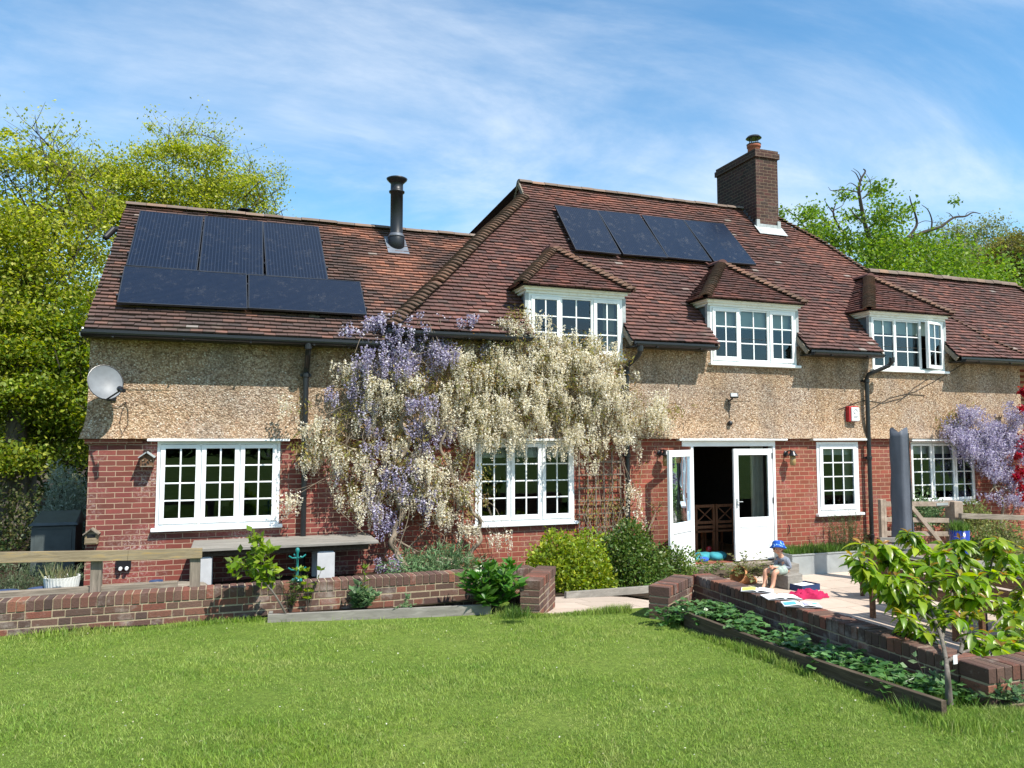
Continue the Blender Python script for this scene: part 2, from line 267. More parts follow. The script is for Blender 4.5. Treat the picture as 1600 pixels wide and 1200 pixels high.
# ------------------------------------------------------------------ mesh helpers
class MB:
    def __init__(s): s.v = []; s.f = []; s.mi = []; s.cur = 0
    def quad(s, a, b, c, d): i = len(s.v); s.v += [tuple(a), tuple(b), tuple(c), tuple(d)]; s.f.append((i, i+1, i+2, i+3)); s.mi.append(s.cur)
    def poly(s, pts): i = len(s.v); s.v += [tuple(p) for p in pts]; s.f.append(tuple(range(i, i+len(pts)))); s.mi.append(s.cur)
    def add(s, vs, fs): i = len(s.v); s.v += [tuple(p) for p in vs]; s.f += [tuple(i+q for q in f) for f in fs]; s.mi += [s.cur]*len(fs)
    def box(s, x0, x1, y0, y1, z0, z1, T=None):
        vs = [Vector(p) for p in ((x0, y0, z0), (x1, y0, z0), (x1, y1, z0), (x0, y1, z0), (x0, y0, z1), (x1, y0, z1), (x1, y1, z1), (x0, y1, z1))]
        if T: vs = [T @ p for p in vs]
        s.add(vs, [(0, 3, 2, 1), (4, 5, 6, 7), (0, 1, 5, 4), (1, 2, 6, 5), (2, 3, 7, 6), (3, 0, 4, 7)])
    def bbox(s, x0, x1, y0, y1, z0, z1, b=.006, T=None):    # chamfered box
        P = []
        for z, i in ((z0, b), (z0+b, 0), (z1-b, 0), (z1, b)):
            P += [(x0+i+(b if not i else 0)*0, y0+i, z), (x1-i, y0+i, z), (x1-i, y1-i, z), (x0+i, y1-i, z)]
        vs = [Vector(p) for p in P]
        if T: vs = [T @ p for p in vs]
        fs = [(3, 2, 1, 0), (12, 13, 14, 15)]
        for r in range(3):
            for q in range(4):
                a = r*4+q; c = r*4+(q+1) % 4; fs.append((a, c, c+4, a+4))
        s.add(vs, fs)
    def beam(s, a, b, w, h, up=(0, 0, 1)):
        a = Vector(a); b = Vector(b); d = (b-a); L = d.length; d.normalize(); u = Vector(up); x = d.cross(u)
        if x.length < 1e-3: x = d.cross(Vector((0, 1, 0)))
        x.normalize(); u = x.cross(d)
        T = Matrix.Translation(a) @ Matrix((x, d, u)).transposed().to_4x4()
        s.bbox(-w/2, w/2, 0, L, -h/2, h/2, min(w, h)*.06, T)
    def tube(s, pts, rad, seg=6, cap=True):
        pts = [Vector(p) for p in pts]; n = len(pts)
        if not hasattr(rad, '__len__'): rad = [rad]*n
        ref = None; i0 = len(s.v)
        for i, p in enumerate(pts):
            d = (pts[min(i+1, n-1)]-pts[max(i-1, 0)])
            if d.length < 1e-7: d = Vector((0, 0, 1))
            d.normalize()
            if ref is None: ref = d.orthogonal().normalized()
            else:
                ref = ref-d*ref.dot(d)
                ref = ref.normalized() if ref.length > 1e-4 else d.orthogonal().normalized()
            o = d.cross(ref)
            for q in range(seg):
                a = 2*PI*q/seg; s.v.append(tuple(p+(ref*math.cos(a)+o*math.sin(a))*rad[i]))
        for i in range(n-1):
            for q in range(seg):
                a = i0+i*seg+q; b = i0+i*seg+(q+1) % seg; s.f.append((a, b, b+seg, a+seg)); s.mi.append(s.cur)
        if cap:
            s.f.append(tuple(i0+q for q in reversed(range(seg)))); s.f.append(tuple(i0+(n-1)*seg+q for q in range(seg))); s.mi += [s.cur]*2
    def lathe(s, c, prof, seg=20, T=None, sx=1, sy=1):
        i0 = len(s.v); c = Vector(c)
        for r, z in prof:
            for q in range(seg):
                a = 2*PI*q/seg; p = Vector((r*math.cos(a)*sx, r*math.sin(a)*sy, z))
                if T: p = T @ p
                s.v.append(tuple(c+p))
        for i in range(len(prof)-1):
            for q in range(seg):
                a = i0+i*seg+q; b = i0+i*seg+(q+1) % seg; s.f.append((a, b, b+seg, a+seg)); s.mi.append(s.cur)
        s.f.append(tuple(i0+q for q in reversed(range(seg)))); s.f.append(tuple(i0+(len(prof)-1)*seg+q for q in range(seg))); s.mi += [s.cur]*2
    def build(s, name, mats, parent=None, smooth=False):
        me = bpy.data.meshes.new(name); me.from_pydata(s.v, [], s.f)
        for m in (mats if isinstance(mats, (list, tuple)) else [mats]): me.materials.append(M[m] if isinstance(m, str) else m)
        if isinstance(mats, (list, tuple)): me.polygons.foreach_set('material_index', s.mi)
        if smooth: me.polygons.foreach_set('use_smooth', [True]*len(me.polygons))
        me.update(); return obj(name, me, parent)
def obj(name, me, parent=None):
    o = bpy.data.objects.new(name, me); COL.objects.link(o)
    if parent is not None:
        o.parent = parent
        if parent.type == 'EMPTY': o.matrix_parent_inverse = Matrix.Translation(-Vector(parent.location))
    return o
def empty(name, loc, label, cat, group=None):
    o = bpy.data.objects.new(name, None); COL.objects.link(o); o.location = loc; o.empty_display_size = .2
    return tag(o, label, cat, group)
def tag(o, label=None, cat=None, group=None, kind=None):
    if label: o['label'] = label
    if cat: o['category'] = cat
    if group: o['group'] = group
    if kind: o['kind'] = kind
    return o
def struct(o): o['kind'] = 'structure'; return o
def np_mesh(name, V, F, mat, parent=None, smooth=False):      # V (n,3), F (m,k) same-size faces
    me = bpy.data.meshes.new(name); n = len(V); m, kk = F.shape
    me.vertices.add(n); me.vertices.foreach_set('co', V.astype(np.float32).ravel())
    me.loops.add(m*kk); me.loops.foreach_set('vertex_index', F.astype(np.int32).ravel())
    me.polygons.add(m); me.polygons.foreach_set('loop_start', np.arange(0, m*kk, kk, dtype=np.int32))
    try: me.polygons.foreach_set('loop_total', np.full(m, kk, dtype=np.int32))
    except Exception: pass
    me.materials.append(M[mat] if isinstance(mat, str) else mat)
    if smooth: me.polygons.foreach_set('use_smooth', np.ones(m, dtype=bool))
    me.update(calc_edges=True); me.validate(); return obj(name, me, parent)
def unit(a): return a/np.maximum(np.linalg.norm(a, axis=1, keepdims=True), 1e-9)
def leaf_arrays(P, A, size, asp=.5, fold=.25, up=None):
    """leaf = folded rhombus; P base points, A long axes (unit), size lengths"""
    n = len(P); A = unit(A); Rn = RNG.normal(size=(n, 3))
    if up is not None: Rn = Rn*.5+np.array(up)
    B = unit(np.cross(A, Rn)); N = np.cross(B, A); size = np.asarray(size).reshape(-1, 1)*np.ones((n, 1))
    v0 = P; v2 = P+A*size; mid = P+A*size*.45-N*size*fold*.4
    v1 = mid+B*size*asp*.5+N*size*fold*.5; v3 = mid-B*size*asp*.5+N*size*fold*.5
    V = np.stack([v0, v1, v2, v3], 1).reshape(-1, 3); b = np.arange(n)*4
    F = np.concatenate([np.stack([b, b+1, b+2], 1), np.stack([b, b+2, b+3], 1)]); return V, F
def leaves(name, P, A, size, mat, parent=None, asp=.5, fold=.25, up=None):
    V, F = leaf_arrays(np.asarray(P, float), np.asarray(A, float), size, asp, fold, up); return np_mesh(name, V, F, mat, parent)

# ================================================================== GROUND
def lawn_z(x, y):
    x = max(-9, min(9, x)); yy = max(-15, min(-3, y))
    return .60+.028*(-yy-4.4)-.012*(x+1.2)+.012*math.sin(x*1.7+y)*math.sin(y*1.3)
def grid(name, xs, ys, fz, mat, kind='structure'):
    V = [(x, y, fz(x, y)) for y in ys for x in xs]; n = len(xs)
    F = [(j*n+i, j*n+i+1, (j+1)*n+i+1, (j+1)*n+i) for j in range(len(ys)-1) for i in range(n-1)]
    me = bpy.data.meshes.new(name); me.from_pydata(V, [], F); me.materials.append(M[mat]); me.polygons.foreach_set('use_smooth', [True]*len(F))
    o = obj(name, me); o['kind'] = kind; return o
def fr(a, b, st): n = max(1, int(round((b-a)/st))); return [a+(b-a)*i/n for i in range(n+1)]
V = []; F = []
def patch(xs, ys, fz):
    i0 = len(V); n = len(xs)
    V.extend([(x, y, fz(x, y)) for y in ys for x in xs])
    F.extend([(i0+j*n+i, i0+j*n+i+1, i0+(j+1)*n+i+1, i0+(j+1)*n+i) for j in range(len(ys)-1) for i in range(n-1)])
patch([-400, -100, -40]+fr(-20, 20, 1)+[60, 150, 400], [-400, -150, -60, -30]+fr(-16, -8.4, .5), lawn_z)
patch([-400, -100, -40]+fr(-20, .35, .5), fr(-8.4, -4.42, .4), lawn_z)
patch([-400, -100, -40]+fr(-20, -1.35, .5), fr(-4.42, -3.55, .3), lawn_z)
me = bpy.data.meshes.new('lawn'); me.from_pydata(V, [], F); me.materials.append(M['lawn']); struct(obj('lawn', me))
grid('ground', [-600, -200, -60, -20, 20, 60, 200, 600], [-600, -200, -60, 0, 30, 60, 200, 600], lambda x, y: -.12, 'lawn')
grid('side_yard', [-40, -20, -12]+fr(-10, -.95, .6), fr(-3.6, 0, .5)+[3, 8, 20, 60], lambda x, y: .42+.06*max(0, -y)+.02*math.sin(3*x), 'soil')
def path_z(x, y): return .50-.09*(y+4.4)-.05*x
def path_f(x, y):
    t = max(0, min(1, (x-.75)/1.6)); return path_z(x, y)*(1-t)+.004*t
grid('garden_path', fr(-1.2, 2.4, .3), [-4.42]+fr(-4.2, -2.3, .38), path_f, 'paving')
grid('flower_bed', fr(-.95, 2.4, .3), fr(-2.3, 0, .3), lambda x, y: (path_f(x, y)+.05)*.9, 'soil')
grid('patio', [.45, 2.4, 5, 8, 12.4, 40], [-8.35, -6, -4.42], lambda x, y: 0, 'paving')
grid('patio', [2.4, 5, 8, 12.4, 40], [-4.42, -2, 0], lambda x, y: .0, 'paving')
grid('strawberry_bed', [-.12, .15, .42], fr(-8.3, -5.0, .3), lambda x, y: .66, 'soil')

# ================================================================== HOUSE
house = empty('country_house', (0, 0, 0), 'long brick and pebbledash country house with tiled roofs, dormers and white windows', 'house')
def wall_panel(mb, x0, x1, z0, z1, opens, y=0, t=.24):
    xs = sorted({x0, x1, *[o[0] for o in opens], *[o[1] for o in opens]}); zs = sorted({z0, z1, *[o[2] for o in opens], *[o[3] for o in opens]})
    for i in range(len(xs)-1):
        for j in range(len(zs)-1):
            cx = (xs[i]+xs[i+1])/2; cz = (zs[j]+zs[j+1])/2
            if any(o[0] < cx < o[1] and o[2] < cz < o[3] for o in opens): continue
            a, b, c, d = xs[i], xs[i+1], zs[j], zs[j+1]
            mb.quad((a, y, c), (b, y, c), (b, y, d), (a, y, d)); mb.quad((b, y+t, c), (a, y+t, c), (a, y+t, d), (b, y+t, d))
    for a, b, c, d in opens:
        mb.quad((a, y, c), (a, y, d), (a, y+t, d), (a, y+t, c)); mb.quad((b, y, c), (b, y+t, c), (b, y+t, d), (b, y, d))
        mb.quad((a, y, d), (b, y, d), (b, y+t, d), (a, y+t, d)); mb.quad((a, y, c), (a, y+t, c), (b, y+t, c), (b, y, c))
XL, XM, XR = -6.33, -2.3, 12.05
W1 = (-5.45, -3.75, 1.22, 2.46); W2 = (-.65, 1.14, 1.09, 2.46); W3 = (6.38, 7.42, 1.03, 2.43); W4 = (8.82, 10.66, 1.15, 2.43); DOOR = (3.50, 5.38, .2, 2.40)
mb = MB(); wall_panel(mb, XL, XM, -.2, 2.5, [W1]); mb.quad((XM, 0, 2.5), (XL, 0, 2.5), (XL, .24, 2.5), (XM, .24, 2.5)); mb.build('brick_wall', 'brick_ext', house)
mb = MB(); wall_panel(mb, XM, XR, -.2, 2.5, [W2, W3, W4, DOOR]); mb.build('brick_wall', 'brick_main', house)
mb = MB(); mb.quad((XL, 6, -.2), (XL, 0, -.2), (XL, 0, 3.9), (XL, 6, 3.9)); mb.quad((XR, 0, -.2), (XR, 1.8, -.2), (XR, 1.8, 4.2), (XR, 0, 4.2))
mb.quad((XR, 1.8, -.2), (16, 1.8, -.2), (16, 1.8, 4.6), (XR, 1.8, 4.6)); mb.quad((16, 1.8, -.2), (16, 5, -.2), (16, 5, 4.2), (16, 1.8, 4.2)); mb.quad((16, 6, -.2), (XL, 6, -.2), (XL, 6, 3.9), (16, 6, 3.9))
for sx in (XL, ):
    mb.poly([(sx+.01, 0, 3.9), (sx+.01, 2.5, 6.5), (sx+.01, 5.2, 3.9)])
mb.build('side_wall', 'brick_side', house)
# overlapping course and dark corbel at the head of the brickwork
for a, b in ((XL-.05, XL+.5), (XL+.5, W1[0]-.2), (W1[1]+.2, W2[0]-.2), (W2[1]+.2, 3.12), (5.62, W3[0]-.18), (W3[1]+.18, W4[0]-.02), (W4[1]+.1, XR)):
    mb = MB(); mb.box(a, b, -.028 if a > -6 else -.05, -.001, 2.425, 2.49); mb.build('corbel_course', 'brick_main', house)
# roughcast upper storey with a flared foot
D1 = (.29, 2.09, 3.92, 5.02); D2 = (3.95, 5.92, 3.92, 5.02); D3 = (7.84, 9.81, 3.92, 5.02)
prof = [(-.115, 2.497), (-.105, 2.53), (-.085, 2.60), (-.06, 2.70), (-.042, 2.83), (-.034, 3.0), (-.03, 3.2)]
mb = MB(); xs = fr(XL-.03, XR+.02, .3)
def fy(x, y): return y+.006*math.sin(x*1.9)+.004*math.sin(x*4.3+1)
for i in range(len(xs)-1):
    a, b = xs[i], xs[i+1]
    fa = -.06 if i == 0 else 0
    mb.quad((a, .02, 2.499), (a, fy(a, prof[0][0]), prof[0][1]), (b, fy(b, prof[0][0]), prof[0][1]), (b, .02, 2.499))
    for (y0, z0), (y1, z1) in zip(prof, prof[1:]):
        w0 = (y0+.03)*1.0 if i == 0 else 0; w1 = (y1+.03)*1.0 if i == 0 else 0
        mb.quad((a+w0, fy(a, y0), z0), (b, fy(b, y0), z0), (b, fy(b, y1), z1), (a+w1, fy(a, y1), z1))
wall_panel(mb, XL-.03, -2.12, 3.2, 4.1, [], -.03, .2)
wall_panel(mb, -2.12, XR+.02, 3.2, 4.4, [(D1[0], D1[1], 3.92, 4.4), (D2[0], D2[1], 3.92, 4.4), (D3[0], D3[1], 3.92, 4.4)], -.03, .12)
for (y0, z0), (y1, z1) in zip(prof, prof[1:]): mb.quad((XL-.03+y0+.03, y0, z0), (XL-.03+y1+.03, y1, z1), (XL-.03, .3, z1), (XL-.03, .3, z0))
mb.quad((XL-.03, -.03, 3.2), (XL-.03, -.03, 4.0), (XL-.03, .3, 4.0), (XL-.03, .3, 3.2))
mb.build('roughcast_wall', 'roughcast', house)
# interior
mb = MB(); mb.box(XL+.3, XR-.1, .24, 5.9, .16, .199); mb.build('indoor_floor', 'roomfloor', house)
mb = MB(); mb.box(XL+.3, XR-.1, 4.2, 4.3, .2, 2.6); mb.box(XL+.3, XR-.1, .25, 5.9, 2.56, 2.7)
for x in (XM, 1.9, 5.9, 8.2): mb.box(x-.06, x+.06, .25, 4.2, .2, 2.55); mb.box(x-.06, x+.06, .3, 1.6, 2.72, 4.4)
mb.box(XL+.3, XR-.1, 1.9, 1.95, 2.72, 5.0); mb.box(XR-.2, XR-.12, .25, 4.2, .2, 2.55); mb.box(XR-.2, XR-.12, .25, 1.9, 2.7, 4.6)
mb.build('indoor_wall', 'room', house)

# ---- windows (frame with casements and bars is the part; panes, sill, blind are its sub-parts)
def ring(mb, x0, x1, z0, z1, w, y0, y1, wb=None, T=None, b=.004):
    wb = wb or w
    mb.bbox(x0, x0+w, y0, y1, z0, z1, b, T); mb.bbox(x1-w, x1, y0, y1, z0, z1, b, T)
    mb.bbox(x0+w, x1-w, y0+.0015, y1, z1-w, z1-.001, b, T); mb.bbox(x0+w, x1-w, y0+.0015, y1, z0+.001, z0+wb, b, T)
def casement(mb, x0, x1, z0, z1, cols, rows, w, y0, y1, bar=.022, T=None, gl=None, wb=None):
    wb = wb or w; ring(mb, x0, x1, z0, z1, w, y0, y1, wb, T)
    ix0, ix1, iz0, iz1 = x0+w, x1-w, z0+wb, z1-w
    for c in range(1, cols): x = ix0+(ix1-ix0)*c/cols; mb.bbox(x-bar/2, x+bar/2, y0+.012, y0+.034, iz0, iz1, .004, T)
    for r in range(1, rows): z = iz0+(iz1-iz0)*r/rows; mb.bbox(ix0, ix1, y0+.0135, y0+.0325, z-bar/2, z+bar/2, .004, T)
    q = [Vector(p) for p in ((ix0-.01, y0+.025, iz0-.01), (ix1+.01, y0+.025, iz0-.01), (ix1+.01, y0+.025, iz1+.01), (ix0-.01, y0+.025, iz1+.01))]
    if T: q = [T @ p for p in q]
    gl.quad(*q)
def window(rc, lights, cols, rows, fw=.045, cw=.055, y=.0, sillx=.05, head=0, opened=None, blind=0, cols_list=None, parent=house, sill_h=.055, curtain=None, fixed=(), mat='white'):
    x0, x1, z0, z1 = rc; mb = MB(); gl = MB()
    ring(mb, x0, x1, z0, z1, fw, y-.012, y+.06)
    tot = sum(lights); xx = x0+fw; W = (x1-x0-2*fw)
    gls = []
    for i, l in enumerate(lights):
        a = xx+.004; b = xx+W*l/tot-.004; xx = b+.004; T = None
        if i: mb.bbox(a-.022, a+.014, y-.008, y+.06, z0+fw, z1-fw, .003)
        if opened == i:
            T = Matrix.Translation((b, y-.03, 0)) @ Matrix.Rotation(R(14), 4, 'Z') @ Matrix.Translation((-b, -(y-.03), 0))
        g = MB(); c = cols if not cols_list else cols_list[i]
        w_ = cw*.45 if i in fixed else cw
        casement(mb, a+(.014 if i else 0), b, z0+fw+.003, z1-fw-.003, c, rows, w_, y-(.03 if i not in fixed else .0), y+.03, T=T, gl=g, wb=w_*1.35); gls.append(g)
    o = mb.build('window', mat, parent)
    for g in gls: g.build('glass_pane', 'glass', o)
    sb = MB(); sb.bbox(x0-sillx, x1+sillx, y-.09, y+.02, z0-sill_h, z0-.002, .008); sb.build('sill', 'white', o)
    if head: hb = MB(); hb.bbox(x0-head, x1+head, -.118, -.004, 2.458, 2.496, .005); hb.build('head_board', 'white', o)
    if blind:
        bb = MB()
        xs = fr(x0+.06, x1-.06, .3)
        bb.box(x0+.06, x1-.06, y+.10, y+.112, z1-fw-blind, z1-.04)
        bb.build('blind', 'blind', o)
    if curtain:
        for cx0, cx1 in curtain:
            cb_ = MB(); n = 26; P = [(cx0+(cx1-cx0)*i/n, y+.14+.022*math.sin(i*2.1)) for i in range(n+1)]
            for (a, ya), (b, yb) in zip(P, P[1:]): cb_.quad((a, ya, z0+.03), (b, yb, z0+.03), (b, yb, z1), (a, ya, z1))
            cb_.build('curtain', 'curtain', o, True)
    return o
window(W1, [1, 1, 1], 2, 4, head=.13, cw=.06)
window(W2, [1, 1, 1], 2, 4, head=.1, cw=.06, blind=.24)
window(W3, [1], 3, 4, head=.16, cw=.075, fw=.06, blind=.2, curtain=[(W3[1]-.26, W3[1]-.07)])
window(W4, [1, 1.1, .95], 2, 4, cw=.045, fw=.04, blind=.22, y=.05, sillx=.02, mat='oldwhite')
hb = MB(); hb.bbox(W4[0]-.05, W4[1]+.02, -.1, .04, 2.44, 2.494, .004); hb.build('head_board', 'oldwhite', house)
# ---- doors: pair of half-glazed french doors, the left leaf swung outwards
mb = MB(); x0, x1, z0, z1 = DOOR
mb.bbox(x0, x0+.05, -.02, .12, z0, z1, .004); mb.bbox(x1-.05, x1, -.02, .12, z0, z1, .004); mb.bbox(x0-.19, x1+.0, -.022, .11, z1-.048, z1+.055, .004)
mb.bbox(x0-.30, x1+.22, -.118, -.004, 2.458, 2.496, .005)
fr_door = mb.build('door_frame', 'white', house)
mb = MB(); mb.bbox(x0-.12, x1+.08, -.16, .2, .12, .198, .01); mb.build('threshold', 'greywood', house)
mb = MB(); mb.bbox(x0-.3, x1+.25, -.42, -.165, -.02, .1, .012); mb.bbox(x0-.2, x1+.15, -.16, -.03, -.02, .118, .01); mb.build('door_step', 'sleeper', house)
def leaf_door(T, label, hside):
    w_, h_ = .875, 2.09; mb = MB()
    def bx(*a): mb.bbox(*a, .005, T)
    bx(0, .1, 0, .045, 0, h_); bx(w_-.1, w_, 0, .045, 0, h_); bx(.1, w_-.1, .001, .044, h_-.12, h_-.001); bx(.1, w_-.1, .001, .044, .0, .2); bx(.1, w_-.1, .001, .044, .62, .8)
    bx(.1, w_-.1, .014, .03, .2, .62)
    for a in ((.1, .13, .008, .02, .2, .62), (w_-.13, w_-.1, .008, .02, .2, .62), (.13, w_-.13, .008, .02, .2, .225), (.13, w_-.13, .008, .02, .595, .62)): bx(*a)
    o = mb.build('door', 'white', house); o['label'] = label
    g = MB(); g.quad(*[T @ Vector(p) for p in ((.09, .022, .79), (w_-.09, .022, .79), (w_-.09, .022, h_-.11), (.09, .022, h_-.11))]); g.build('glass_pane', 'glass', o)
    k_ = MB()
    for zz in (.15, 1.05, 1.9): k_ = MB(); k_.box(hside-.006, hside+.012, -.012, .0, zz, zz+.11, T); k_.build('hinge', 'black', o)
    k_ = MB(); hx = w_-.05 if hside < .3 else .05
    k_.box(hx-.018, hx+.018, -.008, -.001, .98, 1.16, T); k_.tube([T @ Vector((hx, -.004, 1.1)), T @ Vector((hx, -.04, 1.1)), T @ Vector((hx-(.1 if hside < .3 else -.1), -.045, 1.1))], .009, 6)
    k_.build('handle', 'galv', o)
TR = Matrix.Translation((DOOR[0]+.935, -.014, .215)); leaf_door(TR, 'closed right half-glazed white door leaf', .868)
ang = math.atan2(-.40, -.70)       # left leaf, swung out past square
hx, hy = DOOR[0]+.03, -.02
TLf = Matrix.Translation((hx, hy, .2)) @ Matrix.Rotation(ang, 4, 'Z') @ Matrix.Translation((0, -.045, 0))
leaf_door(TLf, 'open left half-glazed white door leaf swung outwards', .008)
mb = MB(); n = 30
P = [(4.98+.27*i/n, .2+.03*math.sin(i*1.9)) for i in range(n+1)]
for (a, ya), (b, yb) in zip(P, P[1:]): mb.quad((a, ya, .25), (b, yb, .25), (b, yb, 2.38), (a, ya, 2.38))
mb.build('curtain', 'curtain', house, True)
# ================================================================== ROOFS
def tile_plane(mb, O, S, U, poly, holes=(), gauge=.1, wid=.168, thick=.024, lift=.042):
    """tile rows laid over polygon (s,t) on the plane O + s*S + t*U; holes are (s0,s1,t0,t1)"""
    O, S, U = Vector(O), Vector(S).normalized(), Vector(U).normalized(); N = S.cross(U)
    tmin = min(p[1] for p in poly); tmax = max(p[1] for p in poly); rows = int((tmax-tmin)/gauge)+1
    for r in range(rows):
        t = tmin+r*gauge; tc = min(t+gauge*.5, tmax-.001); xs = []
        for (a, b) in zip(poly, poly[1:]+poly[:1]):
            if (a[1] <= tc) != (b[1] <= tc): xs.append(a[0]+(tc-a[1])*(b[0]-a[0])/(b[1]-a[1]))
        xs.sort(); iv = [(xs[i], xs[i+1]) for i in range(0, len(xs)-1, 2)]
        for h in holes:
            if h[2] < tc < h[3]:
                nv = []
                for a, b in iv:
                    if h[1] <= a or h[0] >= b: nv.append((a, b)); continue
                    if a < h[0]: nv.append((a, h[0]))
                    if b > h[1]: nv.append((h[1], b))
                iv = nv
        off = (r % 2)*wid*.5+random.uniform(-.02, .02)
        wav = random.uniform(-.004, .004)
        for a, b in iv:
            s = math.floor((a-off)/wid)*wid+off
            while s < b:
                s0 = max(a, s+.0025); s1 = min(b, s+wid-.0025); s += wid
                if s1-s0 < .02: continue
                l0 = lift+random.uniform(-.005, .006)+.004*math.sin(s0*2.3+r*.11); l1 = l0+random.uniform(-.004, .004); dt = random.uniform(-.006, .006)+wav; tt = t+dt
                p = lambda ss, tq, nn: O+S*ss+U*tq+N*nn
                A = p(s0, tt, l0); B = p(s1, tt, l1); C_ = p(s1, tt+gauge*1.16, l1-.036); D = p(s0, tt+gauge*1.16, l0-.036)
                mb.add([A, B, C_, D, p(s0, tt+.002, l0-thick-.008), p(s1, tt+.002, l1-thick-.008)], [(0, 1, 2, 3), (4, 5, 1, 0)])
def bonnets(mb, a, b, w=.13, g=.105, hgt=.055):
    a = Vector(a); b = Vector(b); d = (b-a); L = d.length; d.normalize(); l = d.cross(Vector((0, 0, 1))).normalized(); n = l.cross(d).normalized()
    if n.z < 0: n = -n
    for i in range(int(L/g)):
        p = a+d*(i*g); jw = w*random.uniform(.93, 1.07); vs = []; K = 6; up = random.uniform(-.004, .006)
        for q in range(K+1):
            f = -1+2*q/K; c = 1-f*f
            vs.append(p+l*f*jw+n*(hgt*c*.9+.045+up)); 
        for q in range(K+1):
            f = -1+2*q/K; c = 1-f*f
            vs.append(p+d*g*1.5+l*f*jw*.8+n*(hgt*c*.9-.008+up))
        for q in range(K+1):
            f = -1+2*q/K; c = 1-f*f
            vs.append(p+d*.015+l*f*jw*.95+n*(hgt*c*.9-.005+up))
        fs = [(q, q+1, K+2+q, K+1+q) for q in range(K)]+[(2*K+2+q, 2*K+3+q, q+1, q) for q in range(K)]
        mb.add(vs, fs)
def ridges(mb, a, b, r=.12, seg=.3, h=.08):
    a = Vector(a); b = Vector(b); d = b-a; L = d.length; d.normalize(); l = d.cross(Vector((0, 0, 1))).normalized(); n = int(L/seg)+1; seg = L/n
    for i in range(n):
        j = Vector((0, 0, random.uniform(-.008, .008))); p = a+d*(i*seg+.004)+j; q = a+d*((i+1)*seg-.004)+j; K = 6; vs = []
        for P in (p, q):
            for m in range(K+1):
                an = PI*m/K; vs.append(P+l*math.cos(an)*r+Vector((0, 0, h*math.sin(an)-.03)))
        mb.add(vs, [(m, m+1, K+2+m, K+1+m) for m in range(K)]+[tuple(range(K+1)), tuple(reversed(range(K+1, 2*K+2)))])
m1 = 1.1; L1 = math.sqrt(1+m1*m1); EY = -.35; ZE = 4.22
def rp(x, y, m=m1, z0=ZE, dz=0): return Vector((x, y, z0+(y-EY)*m+dz))
RY = 3.13; WYR = 1.61
HIPL = [(-2.17, EY), (-1.2, .50), (-.06, 1.56), (.75, 2.26), (1.27, 2.73)]
poly = HIPL+[(1.30, RY), (7.75, RY), (8.88, 2.31), (9.43, WYR), (14.2, WYR), (16.2, EY)]
poly = [(x, (y-EY)*L1) for x, y in poly]
dorm = [D1, D2, D3]
holes = [(d[0]-.02, d[1]+.02, -1, (.36-EY)*L1) for d in dorm]+[(7.09, 7.73, (2.55-EY)*L1, 99)]
mb = MB(); tile_plane(mb, (0, EY, ZE), (1, 0, 0), (0, 1, m1), poly, holes); roofm = mb.build('roof', 'tile_main', house)
# board under the tiles (with the same openings) and hidden slopes
def under(poly, holes, O, S, U, mb, drop=.02):
    O, S, U = Vector(O), Vector(S).normalized(), Vector(U).normalized(); N = S.cross(U)
    ts = sorted({p[1] for p in poly} | {h[3] for h in holes if h[3] < 50} | {h[2] for h in holes if h[2] > 0})
    tt = []
    for a, b in zip(ts, ts[1:]): n = max(1, int((b-a)/.25)); tt += [a+(b-a)*i/n for i in range(n)]
    tt.append(ts[-1])
    def iv(tc):
        xs = []
        for (a, b) in zip(poly, poly[1:]+poly[:1]):
            if (a[1] <= tc) != (b[1] <= tc): xs.append(a[0]+(tc-a[1])*(b[0]-a[0])/(b[1]-a[1]))
        xs.sort(); return xs[0], xs[-1]
    for a, b in zip(tt, tt[1:]):
        l0, r0 = iv(a+1e-4); l1, r1 = iv(b-1e-4); segs = [(l0, l1, r0, r1)]
        for h in holes:
            if h[2] < (a+b)/2 < h[3]:
                ns = []
                for s in segs:
                    if s[0] < h[0] < s[2]: ns += [(s[0], s[1], h[0], h[0]), (h[1], h[1], s[2], s[3])]
                    else: ns.append(s)
                segs = ns
        for s in segs: mb.quad(*[O+S*x+U*t-N*drop for x, t in ((s[0], a), (s[2], a), (s[3], b), (s[1], b))])
mb = MB(); under(poly, holes, (0, EY, ZE), (1, 0, 0), (0, 1, m1), mb)
mb.quad((1.3, RY, ZE+(RY-EY)*m1), (7.75, RY, ZE+(RY-EY)*m1), (9, 6.6, 4.1), (-2.2, 6.6, 4.1))
mb.quad((9.43, WYR, 6.37), (14.2, WYR, 6.37), (16.2, 4.6, 4.1), (9.4, 4.6, 4.1))
mb.poly([(-2.17, EY, ZE-.02), (-2.17, 6.6, 4.1), (1.27, 3.53, 7.6), (1.27, 2.73, 7.58)])
mb.poly([(7.75, RY, 8.04), (8.88, 2.31, 7.14), (9.43, WYR, 6.37), (10.4, 3.13, 5.3), (9.4, 4.6, 4.8)])
mb.poly([(14.2, WYR, 6.37), (16.2, EY, ZE), (16.2, 4.6, 4.1)])
mb.quad((-2.17, EY+.02, ZE-.04), (-2.17, 0, ZE-.04), (16.2, 0, ZE-.04), (16.2, EY+.02, ZE-.04)) if False else None
mb.build('underlay', 'under', roofm)
# hidden left hip slope gets tiles too
mb = MB(); tile_plane(mb, (-2.17, 6.6, 4.17), (0, -1, 0), (1, 0, .98), [(0, 0), (6.95, 0), (3.87, 4.8), (3.07, 4.8)], []); mb.build('hip_slope', 'tile_main', roofm)
